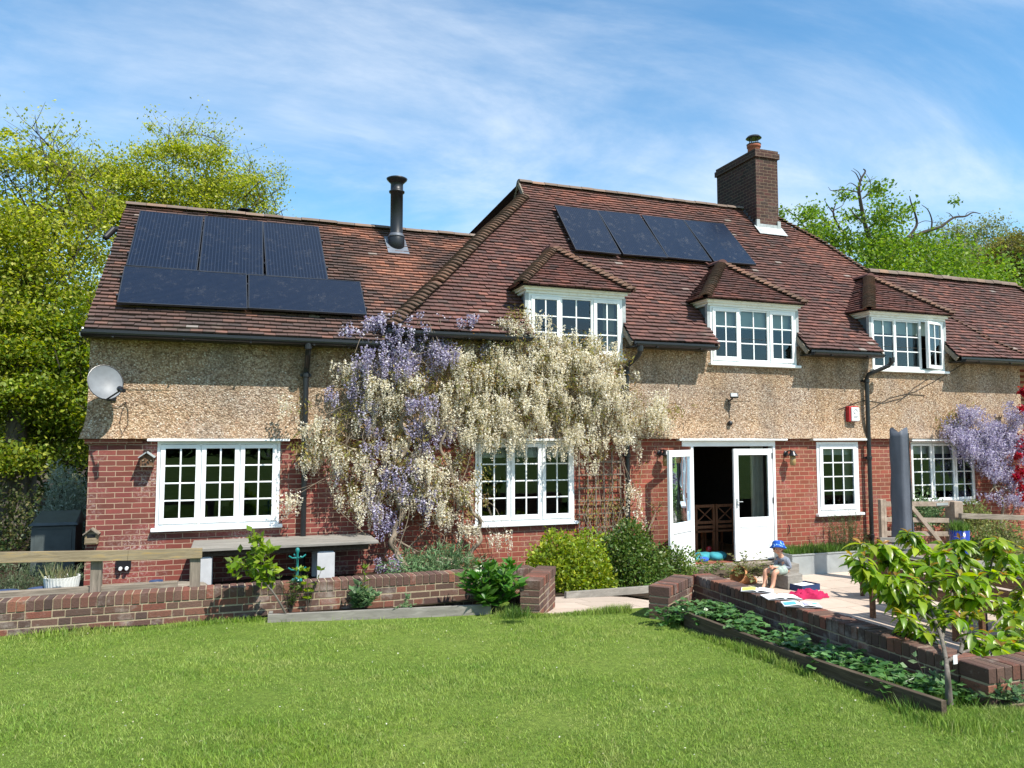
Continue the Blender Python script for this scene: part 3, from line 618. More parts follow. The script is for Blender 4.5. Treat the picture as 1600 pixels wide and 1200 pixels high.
# bonnets, ridge, gablet
mb = MB()
for (a, b) in zip(HIPL, HIPL[1:]): bonnets(mb, rp(*a), rp(*b), w=.17, hgt=.085, g=.108)
mb.build('bonnet_tiles', 'bonnet', roofm, True); mb = MB()
HR = [(11.95, -.24), (11.3, .09), (10.68, .655), (10.05, 1.16)]
for (a, b) in zip(HR, HR[1:]): bonnets(mb, rp(*a, dz=-.035), rp(*b, dz=-.035), w=.11, hgt=.035)
mb.build('bonnet_tiles', 'bonnet', roofm, True); mb = MB()
for (a, b) in (((9.43, WYR), (8.88, 2.31)), ((8.88, 2.31), (8.2, 2.86)), ((8.2, 2.86), (7.75, RY))): bonnets(mb, rp(*a), rp(*b), w=.11, hgt=.04)
mb.build('bonnet_tiles', 'bonnet', roofm, True); mb = MB()
bonnets(mb, rp(16.2, EY), rp(14.2, WYR), w=.13)
mb.build('bonnet_tiles', 'bonnet', roofm, True)
mb = MB(); ridges(mb, rp(1.28, RY, dz=.03), rp(7.8, RY, dz=.03)); mb.build('ridge_tiles', 'ridge', roofm); mb = MB(); ridges(mb, rp(9.4, WYR, dz=.02), rp(14.2, WYR, dz=.02), r=.14, h=.11); mb.build('ridge_tiles', 'ridge', roofm)
gz = ZE+(RY-EY)*m1
mb = MB(); mb.poly([(1.32, 2.73, 7.56), (1.32, 3.53, 7.56), (1.32, RY, gz-.04)])
for i in range(4): z = 7.6+i*.1; hw = .4*(1-(z-7.56)/(gz-7.56)); mb.box(1.295, 1.32, RY-hw, RY+hw, z, z+.012)
mb.build('gablet', 'tile_main', roofm)
mb = MB(); mb.beam((1.28, 2.70, 7.54), (1.28, RY, gz+.01), .03, .09); mb.beam((1.28, RY, gz+.01), (1.28, 3.56, 7.54), .03, .09); mb.build('barge_board', 'greywood', roofm)
# ---- extension roof
m2_ = .9; L2 = math.sqrt(1+m2_*m2_); Z2 = 4.0; RY2 = 2.5; RZ2 = Z2+(RY2-EY)*m2_
def rp2(x, y, dz=0): return Vector((x, y, Z2+(y-EY)*m2_+dz))
# right edge follows the main hip where the two roofs meet
poly2 = [(-6.40, 0), (-1.95, 0), (-1.5, .4*L2), (.28, (RY2-EY)*L2), (-6.27, (RY2-EY)*L2)]
mb = MB(); tile_plane(mb, (0, EY, Z2), (1, 0, 0), (0, 1, m2_), poly2, [], gauge=.098); r2 = mb.build('roof', 'tile_ext', house)
mb = MB(); under(poly2, [], (0, EY, Z2), (1, 0, 0), (0, 1, m2_), mb); mb.quad((-6.27, RY2, RZ2), (1.0, RY2, RZ2), (1.0, 5.3, 3.95), (-6.4, 5.3, 3.95))
mb.build('underlay', 'under', r2)
mb = MB(); ridges(mb, rp2(-6.28, RY2, .04), rp2(.3, RY2, .04), seg=.33, r=.12, h=.07); mb.build('ridge_tiles', 'ridge', r2)
mb = MB(); mb.poly([rp2(-6.36, EY+.03, -.03), rp2(-6.25, RY2, -.03), rp2(-6.25, RY2, -.13), rp2(-6.36, EY+.03, -.16)]); mb.poly([rp2(-6.25, RY2, -.03), (-6.36, 5.2, 4.0), (-6.36, 5.2, 3.88), rp2(-6.25, RY2, -.13)]); mb.build('barge_board', 'black', r2)
# ---- eaves soffits, fascias and half round gutters
def gutter(x0, x1, z, yy=-.41, parent=house):
    mb = MB(); K = 8; ring_ = []
    for x in (x0, x1):
        ring_.append([Vector((x, yy+.058*math.cos(PI+PI*q/K), z+.058*math.sin(PI+PI*q/K))) for q in range(K+1)])
    i0 = len(mb.v); mb.v += [tuple(p) for r_ in ring_ for p in r_]
    for q in range(K): mb.f.append((i0+q, i0+q+1, i0+K+2+q, i0+K+1+q)); mb.mi.append(0)
    mb.poly(ring_[0]); mb.poly(ring_[1])
    mb.box(x0, x1, yy-.062, yy-.054, z-.004, z+.008)
    mb.box(x0, x1, -.36, -.335, z-.06, z+.05)
    mb.box(x0, x1, -.335, -.0, z-.045, z-.03)
    x = x0+.4
    while x < x1: mb.box(x-.012, x+.012, yy-.064, yy+.05, z-.066, z-.05); x += .9
    return mb.build('gutter', 'black', parent)
gutter(-6.42, -2.25, 3.955); gutter(-2.2, .2, 4.16); gutter(2.16, 3.82, 4.16); gutter(6.02, 7.74, 4.16); gutter(9.94, 16.2, 4.16)
# ---- dormers
def dormer(d, label, win):
    x0, x1, z0, z1 = d; cx = (x0+x1)/2; zt = z1+.09; ex0, ex1 = x0-.2, x1+.13; fy_ = -.2
    ax, ay, az = cx, .95, 6.06; yb = EY+(az-ZE)/m1; ye = EY+(zt-ZE)/m1
    mb = MB(); A = Vector((ax, ay, az-.02)); B = Vector((ax, yb, az-.02)); f0 = Vector((ex0, fy_, zt-.01)); f1 = Vector((ex1, fy_, zt-.01)); b0 = Vector((ex0, ye, zt-.01)); b1 = Vector((ex1, ye, zt-.01))
    mb.add([f0, f1, A, b0, B, b1], [(0, 1, 2), (3, 0, 2, 4), (1, 5, 4, 2), (1, 0, 3, 5)]); o = mb.build('dormer', 'under', house); o['label'] = label
    for s, x in ((-1, x0), (1, x1)):           # lead cheeks
        P = [(x, -.02, 4.3), (x, -.02, zt), (x, ye+.1, zt), (x, .02, 4.5)]
        mb = MB(); mb.poly(P if s < 0 else P[::-1]); mb.build('cheek', 'leadmid', o)
    mb = MB(); mb.bbox(x0-.07, x0-.002, -.05, .02, 4.34, z1, .01); mb.build('corner_flashing', 'leadlight', o); mb = MB(); mb.bbox(x1+.002, x1+.07, -.05, .02, 4.30, z1, .01); mb.build('corner_flashing', 'leadlight', o)
    # moulded fascia
    mb = MB()
    for (e, h0, h1) in ((.02, z1-.02, z1+.03), (.06, z1+.03, z1+.07), (.10, z1+.07, zt+.0)):
        mb.box(x0-e-.04, x1+e+.02, -.05-e, .0, h0, h1-.001); mb.box(x0-e-.04, x0-.0, 0, .5, h0, h1-.001); mb.box(x1, x1+e+.02, 0, .5, h0, h1-.001)
    mb.build('fascia', 'oldwhite', o)
    mb = MB(); O = Vector((ex0, fy_, zt)); up = Vector((0, ay-fy_, az-zt)); Lt = up.length
    tile_plane(mb, O, (1, 0, 0), up, [(0, 0), (ex1-ex0, 0), (ax-ex0, Lt)], gauge=.098)
    up = Vector((ax-ex0, 0, az-zt)); Lt = up.length
    tile_plane(mb, (ex0, ye+.05, zt), (0, -1, 0), up, [(0, 0), (ye+.05-fy_, 0), (ye+.05-ay, Lt), (ye+.05-yb-.05, Lt)], gauge=.098)
    up = Vector((ax-ex1, 0, az-zt)); Lt = up.length
    tile_plane(mb, (ex1, fy_, zt), (0, 1, 0), up, [(0, 0), (ye-fy_, 0), (yb-fy_, Lt), (ay-fy_, Lt)], gauge=.098)
    rr = mb.build('dormer_roof', 'tile_dormer', o)
    for e in (ex0, ex1): mb = MB(); bonnets(mb, (e, fy_, zt), (ax, ay, az), w=.125, g=.1, hgt=.07); mb.build('bonnet_tiles', 'bonnet', o, True)
    mb = MB(); ridges(mb, (ax, ay-.06, az+.05), (ax, yb+.1, az+.05), r=.11, h=.09); mb.build('ridge_tile', 'tile_dormer', o)
    # cut edge of the main roof either side
    for x in (x0-.03, x1+.03): mb = MB(); mb.beam((x, EY+.02, ZE-.06), (x, .0, ZE+.28), .035, .09); mb.build('verge_board', 'greywood', o)
    win(); 
dormer(D1, 'left tiled dormer with leaded cheeks rising behind the white wisteria', lambda: window((D1[0], D1[1], 3.92, 5.0), [1, 1.15, 1], 2, 3, cw=.06, fw=.04, y=-.035, fixed=(1,), curtain=[(1.78, 2.0), (.4, .5)]))
dormer(D2, 'middle tiled dormer with a closed three light window', lambda: window((D2[0], D2[1], 3.92, 5.0), [1, 1.15, 1], 2, 3, cw=.06, fw=.04, y=-.035, fixed=(1,), blind=.36))
dormer(D3, 'right tiled dormer whose right casement stands ajar', lambda: window((D3[0], D3[1], 3.92, 5.0), [.95, 1.15, 1], 2, 3, cw=.055, fw=.04, y=-.035, fixed=(0, 1), opened=2, blind=.28))
# ---- chimney
cx0, cx1, cy0, cy1, cz = 7.09, 7.72, 2.55, 4.1, 9.38
mb = MB()
mb.cur = 0
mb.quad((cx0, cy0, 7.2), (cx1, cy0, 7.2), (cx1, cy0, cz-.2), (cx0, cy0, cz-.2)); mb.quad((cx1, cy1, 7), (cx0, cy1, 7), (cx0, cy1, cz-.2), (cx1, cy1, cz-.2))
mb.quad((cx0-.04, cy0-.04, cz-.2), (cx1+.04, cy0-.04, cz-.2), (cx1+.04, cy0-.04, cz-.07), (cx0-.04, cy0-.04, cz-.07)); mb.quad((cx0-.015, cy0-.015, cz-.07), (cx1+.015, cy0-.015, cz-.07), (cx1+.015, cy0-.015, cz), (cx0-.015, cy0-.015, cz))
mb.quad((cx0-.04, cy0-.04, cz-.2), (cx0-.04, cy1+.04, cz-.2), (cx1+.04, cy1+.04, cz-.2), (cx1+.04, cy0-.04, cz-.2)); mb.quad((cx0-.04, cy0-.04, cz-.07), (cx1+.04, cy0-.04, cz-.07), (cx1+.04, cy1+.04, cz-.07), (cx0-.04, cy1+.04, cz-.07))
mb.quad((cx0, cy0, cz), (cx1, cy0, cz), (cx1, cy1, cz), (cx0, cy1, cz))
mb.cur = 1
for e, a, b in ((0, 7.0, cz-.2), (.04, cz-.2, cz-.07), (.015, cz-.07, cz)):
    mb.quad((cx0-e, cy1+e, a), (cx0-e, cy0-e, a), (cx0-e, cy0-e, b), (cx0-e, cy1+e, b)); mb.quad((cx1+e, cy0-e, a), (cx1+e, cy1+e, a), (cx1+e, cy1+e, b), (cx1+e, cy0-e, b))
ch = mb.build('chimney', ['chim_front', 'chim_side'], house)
mb = MB(); mb.box(cx0-.02, cx1+.02, cy0-.03, cy0+.02, 7.36, 7.56); mb.box(cx0-.03, cx0+.06, cy0-.036, cy0+.01, 7.36, 7.66); mb.box(cx1-.06, cx1+.03, cy0-.036, cy0+.01, 7.36, 7.66)
mb.quad((cx0-.08, cy0-.22, 7.27), (cx1+.08, cy0-.22, 7.27), (cx1+.08, cy0, 7.52), (cx0-.08, cy0, 7.52)); mb.build('apron_flashing', 'leadlight', ch)
mb = MB()
for i in range(6): y = cy0+.05+i*.09; z = ZE+(y-EY)*m1; mb.box(cx0-.012, cx0-.003, y, y+.1, z-.05, z+.15)
mb.build('stepped_flashing', 'lead', ch)
M['terrapale'] = plain('pale terracotta', (.52, .24, .11), .8, .2, 0, .3, 9)
M['terracotta'] = plain('terracotta', (.30, .10, .06), .75, .2, 0, .25, 6)
mb = MB(); pc = (7.40, 3.0, cz-.01); mb.lathe(pc, [(.16, 0), (.15, .1), (.145, .22), (.165, .23), (.165, .29), (.12, .3), (.12, .28)], 20); mb.build('chimney_pot', 'terracotta', ch, True)
mb = MB()
for q in range(4): a = q*PI/2+.4; mb.tube([(pc[0]+.11*math.cos(a), pc[1]+.11*math.sin(a), cz+.26), (pc[0]+.11*math.cos(a), pc[1]+.11*math.sin(a), cz+.46)], .012, 5)
mb.lathe((pc[0], pc[1], cz+.28), [(.17, 0), (.175, .02), (.12, .03)], 20); mb.lathe((pc[0], pc[1], cz+.44), [(.17, .0), (.19, .012), (.15, .06), (.06, .085), (.01, .09)], 20); mb.build('cowl', 'black', ch)
# ---- flues
mb = MB(); fx, fyy = -1.60, 2.02; zb = rp2(fx, fyy).z
mb.lathe((fx, fyy, zb-.15), [(.155, 0), (.155, .30), (.13, .36), (.118, .38), (.118, 1.18), (.145, 1.185), (.15, 1.21), (.118, 1.225), (.118, 1.36), (.13, 1.37), (.19, 1.43), (.2, 1.455), (.17, 1.47), (.02, 1.475)], 26); fl = mb.build('flue', 'flueblack', house, True)
mb = MB(); mb.quad(rp2(fx-.2, fyy-.27, .05), rp2(fx+.2, fyy-.27, .05), rp2(fx+.2, fyy+.2, .05), rp2(fx-.2, fyy+.2, .05)); mb.build('flashing', 'leadmid', fl)
mb = MB(); mb.lathe((fx, fyy, zb+.17), [(.16, 0), (.16, .02), (.125, .07), (.12, .075)], 24); mb.build('collar', 'lead', fl, True)
mb = MB(); p = onp(383, 330, 1, 3.3); mb.lathe((p.x, 3.3, p.z-.6), [(.1, 0), (.1, .5), (.12, .52), (.12, .54)], 16); mb.lathe((p.x, 3.3, p.z-.02), [(.05, 0), (.15, .03), (.15, .045), (.03, .06)], 18); mb.build('flue', 'black', house)
# ---- downpipes
def downpipe(x, zt, zb, sw=.0):
    mb = MB(); pts = [(x+sw, -.40, zt), (x+sw, -.40, zt-.08), (x+sw*.9, -.36, zt-.16), (x+.01, -.15, zt-.33), (x, -.115, zt-.42), (x, -.115, zb)]
    mb.tube(pts, .042, 10)
    for z in (zt-.5, (zt+zb)/2, zb+.5): mb.lathe((x, -.115, z), [(.043, 0), (.055, .01), (.055, .07), (.043, .08)], 12); mb.box(x-.08, x+.08, -.075, -.03, z+.02, z+.06)
    mb.lathe((x+sw, -.40, zt-.1), [(.043, 0), (.055, .01), (.058, .1)], 12)
    return mb.build('downpipe', 'black', house, False)
downpipe(-3.40, 3.93, .45, 0); downpipe(2.13, 4.12, .2, .12); downpipe(7.60, 4.12, .02, .38)

# ================================================================== THINGS ON THE HOUSE
def solar(corners, label, group, swap=None):
    """corners: bottom-left, bottom-right, top-right, top-left, real points; frame is the thing, the dark cell sheet its part"""
    bl, br, tr, tl = [Vector(c) for c in corners]; X = ((br-bl)+(tr-tl)).normalized(); W = ((br-bl).length+(tr-tl).length)/2
    U = ((tl-bl)+(tr-br)); U = (U-X*U.dot(X)).normalized(); H = ((tl-bl).length+(tr-br).length)/2; N = X.cross(U)
    mw = Matrix((X, U, N)).transposed().to_4x4(); c = (bl+br+tr+tl)/4; w_, h_ = W/2, H/2
    mb = MB(); t = .032
    mb.box(-w_, w_, -h_, -h_+.014, 0, t); mb.box(-w_, w_, h_-.014, h_, 0, t); mb.box(-w_, -w_+.014, -h_+.014, h_-.014, 0, t); mb.box(w_-.014, w_, -h_+.014, h_-.014, 0, t); mb.box(-w_+.014, w_-.014, -h_+.014, h_-.014, .002, .008)
    o = mb.build('solar_panel', 'alu'); o.matrix_world = Matrix.Translation(c) @ mw; tag(o, label, 'solar panel', group)
    mb = MB(); mb.quad((-w_+.013, -h_+.013, .0285), (w_-.013, -h_+.013, .0285), (w_-.013, h_-.013, .0285), (-w_+.013, h_-.013, .0285))
    s = mb.build('cell_sheet', swap or 'solar', o)
    for f in (-.45, .45):
        mb = MB(); mb.box(-w_-.04, w_+.04, f*h_*1.1-.02, f*h_*1.1+.02, -.06, -.002); mb.build('mounting_rail', 'alu', o)
    return o
def on_roof(px, py, m, z0, dz):
    d = ray(px, py); t = ((z0+dz-CAM[2])-m*(EY-CAM[1]))/(d[2]-m*d[1]); return Vector([CAM[i]+t*d[i] for i in range(3)])
e = lambda x, y: on_roof(x, y, m2_, Z2, .15)
G1 = 'solar panels on the roof of the left wing'; G2 = 'solar panels on the main roof'
for c, lb in (([(197, 416), (308, 426), (318, 340), (219, 332)], 'dark blue upright solar panel nearest the left gable of the left wing roof'),
              ([(310, 426), (410, 434), (412, 348), (320, 340)], 'middle upright solar panel in the upper row on the left wing roof'),
              ([(412, 434), (507, 439), (503, 357), (414, 349)], 'upright solar panel nearest the black flue, end of the upper row')):
    solar([e(*p) for p in c], lb, G1)
for c, lb in (([(180, 475), (385, 484), (387, 430), (197, 418)], 'sideways solar panel by the gable in the lower row above the left gutter'),
              ([(387, 484), (568, 493), (567, 443), (389, 430)], 'sideways solar panel with white bird droppings, above the purple wisteria')):
    solar([e(*p) for p in c], lb, G1, 'solarH')
e = lambda x, y: on_roof(x, y, m1, ZE, .18)
TT = [(864, 322), (932, 330), (999, 337), (1066, 345), (1131, 351)]; BB = [(899, 392), (972, 399), (1044, 404), (1114, 410), (1182, 415)]
for i, lb in enumerate(('solar panel nearest the left hip of the main roof', 'second panel from the left in the row of four on the main roof', 'third panel from the left in the row of four on the main roof', 'solar panel nearest the brick chimney, with a dark smear')):
    g = .0015
    solar([e(BB[i][0]+1, BB[i][1]), e(BB[i+1][0]-1, BB[i+1][1]), e(TT[i+1][0]-1, TT[i+1][1]), e(TT[i][0]+1, TT[i][1])], lb, G2, 'solarG')
# satellite dish
M['dishgrey'] = plain('grey dish', (.16, .17, .18), .5, .4, 0, .2, 6)
dc = Y(165, 597, -.42); sd_ = empty('satellite_dish', (dc.x, 0, dc.z), 'grey oval satellite dish bolted to the pebbledash at the left corner', 'satellite dish')
q = Vector((.42, -1, .38)).to_track_quat('Z', 'Y').to_matrix().to_4x4(); T = Matrix.Translation(dc) @ q
mb = MB(); n = 24; rings = 7
for side in (0, 1):
    i0 = len(mb.v)
    for r in range(rings+1):
        rr = r/rings
        for a in range(n): mb.v.append(tuple(T @ Vector((.225*rr*math.cos(2*PI*a/n), .255*rr*math.sin(2*PI*a/n), -.06+.06*rr*rr-(.006 if side else 0)))))
    for r in range(rings):
        for a in range(n):
            f = (i0+r*n+a, i0+r*n+(a+1) % n, i0+(r+1)*n+(a+1) % n, i0+(r+1)*n+a); mb.f.append(f if not side else f[::-1]); mb.mi.append(0)
mb.build('reflector', 'dishgrey', sd_, True)
mb = MB(); pts = [T @ Vector((.225*math.cos(2*PI*a/n), .255*math.sin(2*PI*a/n), 0)) for a in range(n+1)]; mb.tube(pts, .006, 5); mb.build('rim', 'black', sd_)
lb = Y(190, 609, -.75)
mb = MB(); a0 = T @ Vector((0, -.25, -.02)); mb.tube([a0, lb], .013, 6); mb.build('feed_arm', 'black', sd_)
mb = MB(); d = (dc-lb).normalized(); mb.tube([lb-d*.06, lb+d*.0, lb+d*.03, lb+d*.06], [.028, .028, .04, .038], 12); mb.build('receiver', 'black', sd_)
mb = MB(); mb.tube([T @ Vector((0, -.02, -.07)), (dc.x+.02, -.2, dc.z-.08), (dc.x+.03, -.05, dc.z-.12)], .02, 8); mb.box(dc.x-.03, dc.x+.09, -.05, -.025, dc.z-.24, dc.z-.02); mb.build('wall_bracket', 'black', sd_)
mb = MB(); P = [Y(172, 618, -.2), Y(176, 634, -.05), Y(185, 636, -.045), Y(196, 628, -.045), Y(200, 640, -.045), Y(200, 662, -.05), Y(191, 678, -.1), Y(186, 664, -.05), Y(190, 645, -.045), Y(197, 628, -.045)]; mb.tube(P, .005, 5); mb.build('cable', 'black', sd_)
# insect house and nest box
def birdbox(name, px, py, y, w_, h_, dep, label, cat, mats, front):
    c = Y(px, py, y); o = empty(name, (c.x, 0, c.z-h_/2), label, cat); x, z = c.x, c.z
    mb = MB(); mb.box(x-w_/2, x+w_/2, -dep+.012, -.004, z-h_/2, z+h_*.18); mb.poly([(x-w_/2, -dep+.012, z+h_*.18), (x+w_/2, -dep+.012, z+h_*.18), (x, -dep+.012, z+h_*.5)]); mb.build('body', mats[0], o)
    for s in (-1, 1): mb = MB(); mb.beam((x-s*.005, -dep/2-.01, z+h_*.53), (x+s*(w_*.62), -dep/2-.01, z+h_*.14), dep+.05, .016, (0, 0, 1)); mb.build('roof_board', mats[1], o)
    front(x, z, -dep, o); return o
def ins(x, z, y, o):
    mb = MB(); mb.box(x-.075, x+.075, y-.004, y+.012, z-.10, z-.085); mb.build('floor_board', 'greywood', o)
    for i in range(13):
        a = random.uniform(-.06, .06); b = random.uniform(-.075, .02); mb = MB(); mb.tube([(a+x, y-.002, b+z), (a+x, y+.011, b+z)], .009, 8); mb.build('hollow_stem', random.choice(['greywood', 'black', 'twig', 'railwood']), o)
birdbox('insect_house', 230, 718, -.1, .17, .21, .19, 'small gabled wooden insect house on the brick wall left of the window', 'insect house', ['brownwood', 'leadlight'], ins)
def nst(x, z, y, o): mb = MB(); mb.box(x-.07, x+.07, y+.004, y+.011, z-.09, z-.02); mb.build('front_ledge', 'railwood', o); mb = MB(); mb.box(x-.05, x+.05, y+.005, y+.0115, z-.015, z+.03); mb.build('opening', 'black', o)
birdbox('nest_box', 143, 838, -.1, .16, .21, .14, 'open-fronted wooden nest box low on the left corner of the brick wall', 'nest box', ['railwood', 'greywood'], nst)
# flood light on the gable and white sensor
p = onp(172, 365, 0, -6.5); o = empty('security_camera', (-6.4, p.y, p.z), 'black security camera sticking out of the left gable', 'camera')
mb = MB(); mb.tube([(-6.3, p.y, p.z+.1), (-6.42, p.y, p.z+.08)], .05, 10); mb.build('mount', 'black', o)
mb = MB(); d = Vector((-.5, -.6, -.9)).normalized(); a = Vector((-6.43, p.y, p.z+.1)); mb.tube([a, a+d*.03, a+d*.28, a+d*.3], [.04, .055, .05, .04], 12); mb.build('camera_body', 'black', o)
p = onp(132, 522, 0, -6.47); o = empty('alarm_sensor', (-6.4, .05, p.z), 'small white sensor on a stalk under the left end of the gutter', 'sensor')
mb = MB(); mb.tube([(-6.35, .03, p.z+.0), (-6.45, .02, p.z+.06)], .01, 6); mb.build('stalk', 'white', o); mb = MB(); mb.lathe((-6.47, .02, p.z-.06), [(.02, 0), (.04, .02), (.035, .06), (.015, .08), (.012, .14)], 12); mb.build('sensor_head', 'white', o, True)
# socket
p = Y(194, 887, 0); o = empty('outdoor_socket', (p.x, 0, p.z), 'black outdoor socket box with two white knobs low on the brick wall', 'socket')
mb = MB(); mb.bbox(p.x-.09, p.x+.09, -.06, -.003, p.z-.02, p.z+.17, .01); mb.build('cover', 'black', o)
for s in (-1, 1): mb = MB(); mb.tube([(p.x+s*.04, -.055, p.z), (p.x+s*.04, -.09, p.z-.005)], [.026, .022], 10); mb.build('knob', 'white', o)
# wall lamps
M['brassglass'] = plain('smoky lamp glass', (.30, .20, .08), .25, .5)
def lamp(px, py, label):
    c = Y(px, py, -.12); x, z = c.x, c.z; o = empty('wall_lamp', (x, 0, z), label, 'wall lamp', 'outdoor wall lamps beside the french doors')
    mb = MB(); mb.lathe((x-.03, 0, z+.09), [(.05, .003), (.05, .02), (.03, .03)], 14, Matrix.Rotation(PI/2, 4, 'X')); mb.build('wall_plate', 'black', o)
    mb = MB(); mb.tube([(x-.03, -.02, z+.09), (x-.03, -.07, z+.14), (x-.01, -.14, z+.15), (x, -.17, z+.12)], .013, 8); mb.build('arm', 'black', o)
    mb = MB(); mb.lathe((x, -.17, z+.05), [(.095, 0), (.09, .012), (.055, .05), (.045, .09), (.02, .1)], 18); mb.build('hood', 'black', o, True)
    mb = MB(); mb.lathe((x, -.17, z-.14), [(.035, 0), (.05, .01), (.058, .08), (.05, .19)], 16); mb.build('lamp_shade', 'brassglass', o, True); return o
lamp(1236, 716, 'black lamp with amber glass on the bricks right of the french doors'); lamp(1038, 716, 'black wall lamp half hidden behind the open door leaf')
# flood light with sensor
c = Y(1147, 618, -.15); o = empty('floodlight', (c.x, 0, c.z), 'black floodlight with sensor on the pebbledash above the french doors', 'floodlight')
mb = MB(); T = Matrix.Translation(c) @ Matrix.Rotation(R(-25), 4, 'Z') @ Matrix.Rotation(R(-38), 4, 'X'); mb.bbox(-.075, .075, -.02, .02, -.055, .055, .008, T); mb.build('lamp_housing', 'black', o)
mb = MB(); mb.quad(*[T @ Vector(p) for p in ((-.058, -.0205, -.04), (.058, -.0205, -.04), (.058, -.0205, .04), (-.058, -.0205, .04))]); mb.build('lens', 'leadlight', o)
mb = MB(); mb.tube([c+Vector((-.01, .03, -.05)), c+Vector((-.03, .09, -.09)), (c.x-.04, -.03, c.z-.1)], .014, 6); mb.build('bracket', 'black', o)
mb = MB(); mb.tube([(c.x-.03, -.035, c.z-.1), (c.x-.035, -.04, c.z-.42)], .007, 5); mb.build('cable', 'black', o)
mb = MB(); mb.lathe((c.x-.05, -.08, c.z-.52), [(.01, -.045), (.04, -.03), (.05, 0), (.04, .035), (.01, .05)], 14); mb.build('sensor', 'black', o, True)
# alarm box
M['red'] = plain('red plastic', (.38, .02, .025), .4, .5)
c = Y(1330, 647, -.05); x, z = c.x, c.z; o = empty('alarm_box', (x, 0, z), 'red and white burglar alarm box on the pebbledash by the right downpipe', 'alarm box')
mb = MB(); mb.bbox(x-.125, x+.11, -.13, -.03, z-.155, z+.155, .012); mb.build('casing', 'red', o)
mb = MB(); mb.add([(x-.08, -.134, z-.148), (x+.112, -.134, z-.148), (x+.112, -.134, z+.13), (x-.08, -.134, z+.13), (x-.08, -.15, z-.13), (x+.112, -.15, z-.13), (x+.112, -.15, z+.12), (x-.08, -.15, z+.12)], [(4, 5, 6, 7), (0, 1, 5, 4), (1, 2, 6, 5), (2, 3, 7, 6), (3, 0, 4, 7)]); mb.build('cover', 'white', o)
mb = MB(); P = [(x+.016+.045*math.cos(a*PI/10), -.1525, z+.045+.045*math.sin(a*PI/10)) for a in range(16)]; mb.tube(P, .006, 5); mb.build('emblem', 'lead', o)
for i, ww in enumerate((.06, .045)): mb = MB(); mb.box(x+.016-ww, x+.016+ww, -.1525, -.1505, z-.05-i*.03, z-.038-i*.03); mb.build('lettering_line', 'lead', o)
# iron hook
c = Y(1232, 826, 0); mb = MB(); mb.tube([(c.x, -.004, c.z+.07), (c.x, -.03, c.z+.06), (c.x, -.03, c.z-.06), (c.x-.02, -.02, c.z-.09)], .008, 5); tag(mb.build('iron_hook', 'black'), 'small rusty iron hook on the bricks between door and single window', 'hook')
# trellis
xa, xb, za, zb_ = 1.22, 2.02, .62, 2.40
o = empty('trellis', ((xa+xb)/2, -.06, za), 'weathered square wooden trellis on the bricks right of the middle window', 'trellis')
for i in range(6): x = xa+(xb-xa)*i/5; mb = MB(); mb.beam((x, -.05, za+random.uniform(0, .1)), (x+random.uniform(-.01, .01), -.05, zb_-random.uniform(0, .06)), .022, .014, (0, 1, 0)); mb.build('upright_lath', 'greywoodV', o)
for i in range(8): z = za+.12+(zb_-za-.2)*i/7; mb = MB(); mb.beam((xa-.03, -.07, z), (xb+.03, -.07, z+random.uniform(-.01, .01)), .014, .024, (0, 0, 1)); mb.build('cross_lath', 'greywood', o)
# loose cables / bare creeper on the roughcast at right
mb = MB()
for lb, pl in zip(('long bare creeper stem arching from the right downpipe up towards the right dormer', 'short bare creeper stem just below the long arching one', 'tiny bare creeper twig between two longer stems right of the downpipe', 'bare creeper twig from the alarm box to the downpipe', 'lone level creeper stem low on the pebbledash above the right window'), ([(1360, 640), (1390, 622), (1430, 612), (1470, 590), (1520, 560)], [(1350, 625), (1380, 630), (1410, 622), (1430, 605), (1450, 592)], [(1400, 630), (1420, 616), (1445, 618)], [(1310, 640), (1340, 628), (1352, 626)], [(1420, 668), (1450, 663), (1500, 668)])):
    mb = MB(); mb.tube([Y(a, b, -.036) for a, b in pl], [.007]*len(pl), 5); tag(mb.build('creeper_stem', 'twig'), lb, 'creeper stem', 'bare creeper stems on the pebbledash')

# ================================================================== GARDEN WALLS
def brick_run(mb, a, b, t, z0, z1, first=.0):
    """real bricks: rows of stretchers and headers under a brick-on-edge coping, between plan points a and b (face line), t = thickness to the left"""
    a = Vector((a[0], a[1], 0)); b = Vector((b[0], b[1], 0)); d = (b-a); L = d.length; d.normalize(); n = Vector((-d.y, d.x, 0))
    T = Matrix.Translation(a) @ Matrix((d, n, Vector((0, 0, 1)))).transposed().to_4x4()
    s = 0; zc = z1-.105
    while s < L-.02:
        e_ = min(s+.067, L); j = random.uniform(-.004, .004); k = random.uniform(-.003, .003)
        mb.bbox(s, e_, -.006+j, t+.006+j, zc+k, z1+k, .006, T); s += .0765
    z = zc-.010; r = 0
    while z > z0:
        s = -random.uniform(0, .2) if r else 0; q = r
        while s < L:
            l = .215 if q % 2 == 0 else .1025; q += 1; s0 = max(0, s); s1 = min(L, s+l); s += l+.010
            if s1-s0 > .02: mb.bbox(s0, s1, random.uniform(-.003, .003), t+random.uniform(-.003, .003), z-.065, z, .005, T)
        z -= .0755; r += 1
    return T, L
def garden_wall(label, runs, z0, z1):
    mb = MB(); mm = MB()
    for a, b, t in runs:
        T, L = brick_run(mb, a, b, t, z0, z1); mm.box(.004, L-.004, .004, t-.004, z0-.1, z1-.006, T)
    o = mm.build('garden_wall', 'mortar'); tag(o, label, 'garden wall', 'low brick garden walls')
    s = mb.build('brickwork', 'wallbrick', o); return o
ZW = .95
garden_wall('long low brick wall with upright coping bricks along the left of the lawn', [((-12, -3.66), (-.98, -3.50), .215), ((-1.25, -4.30), (-.72, -3.50), .215)], .4, ZW)
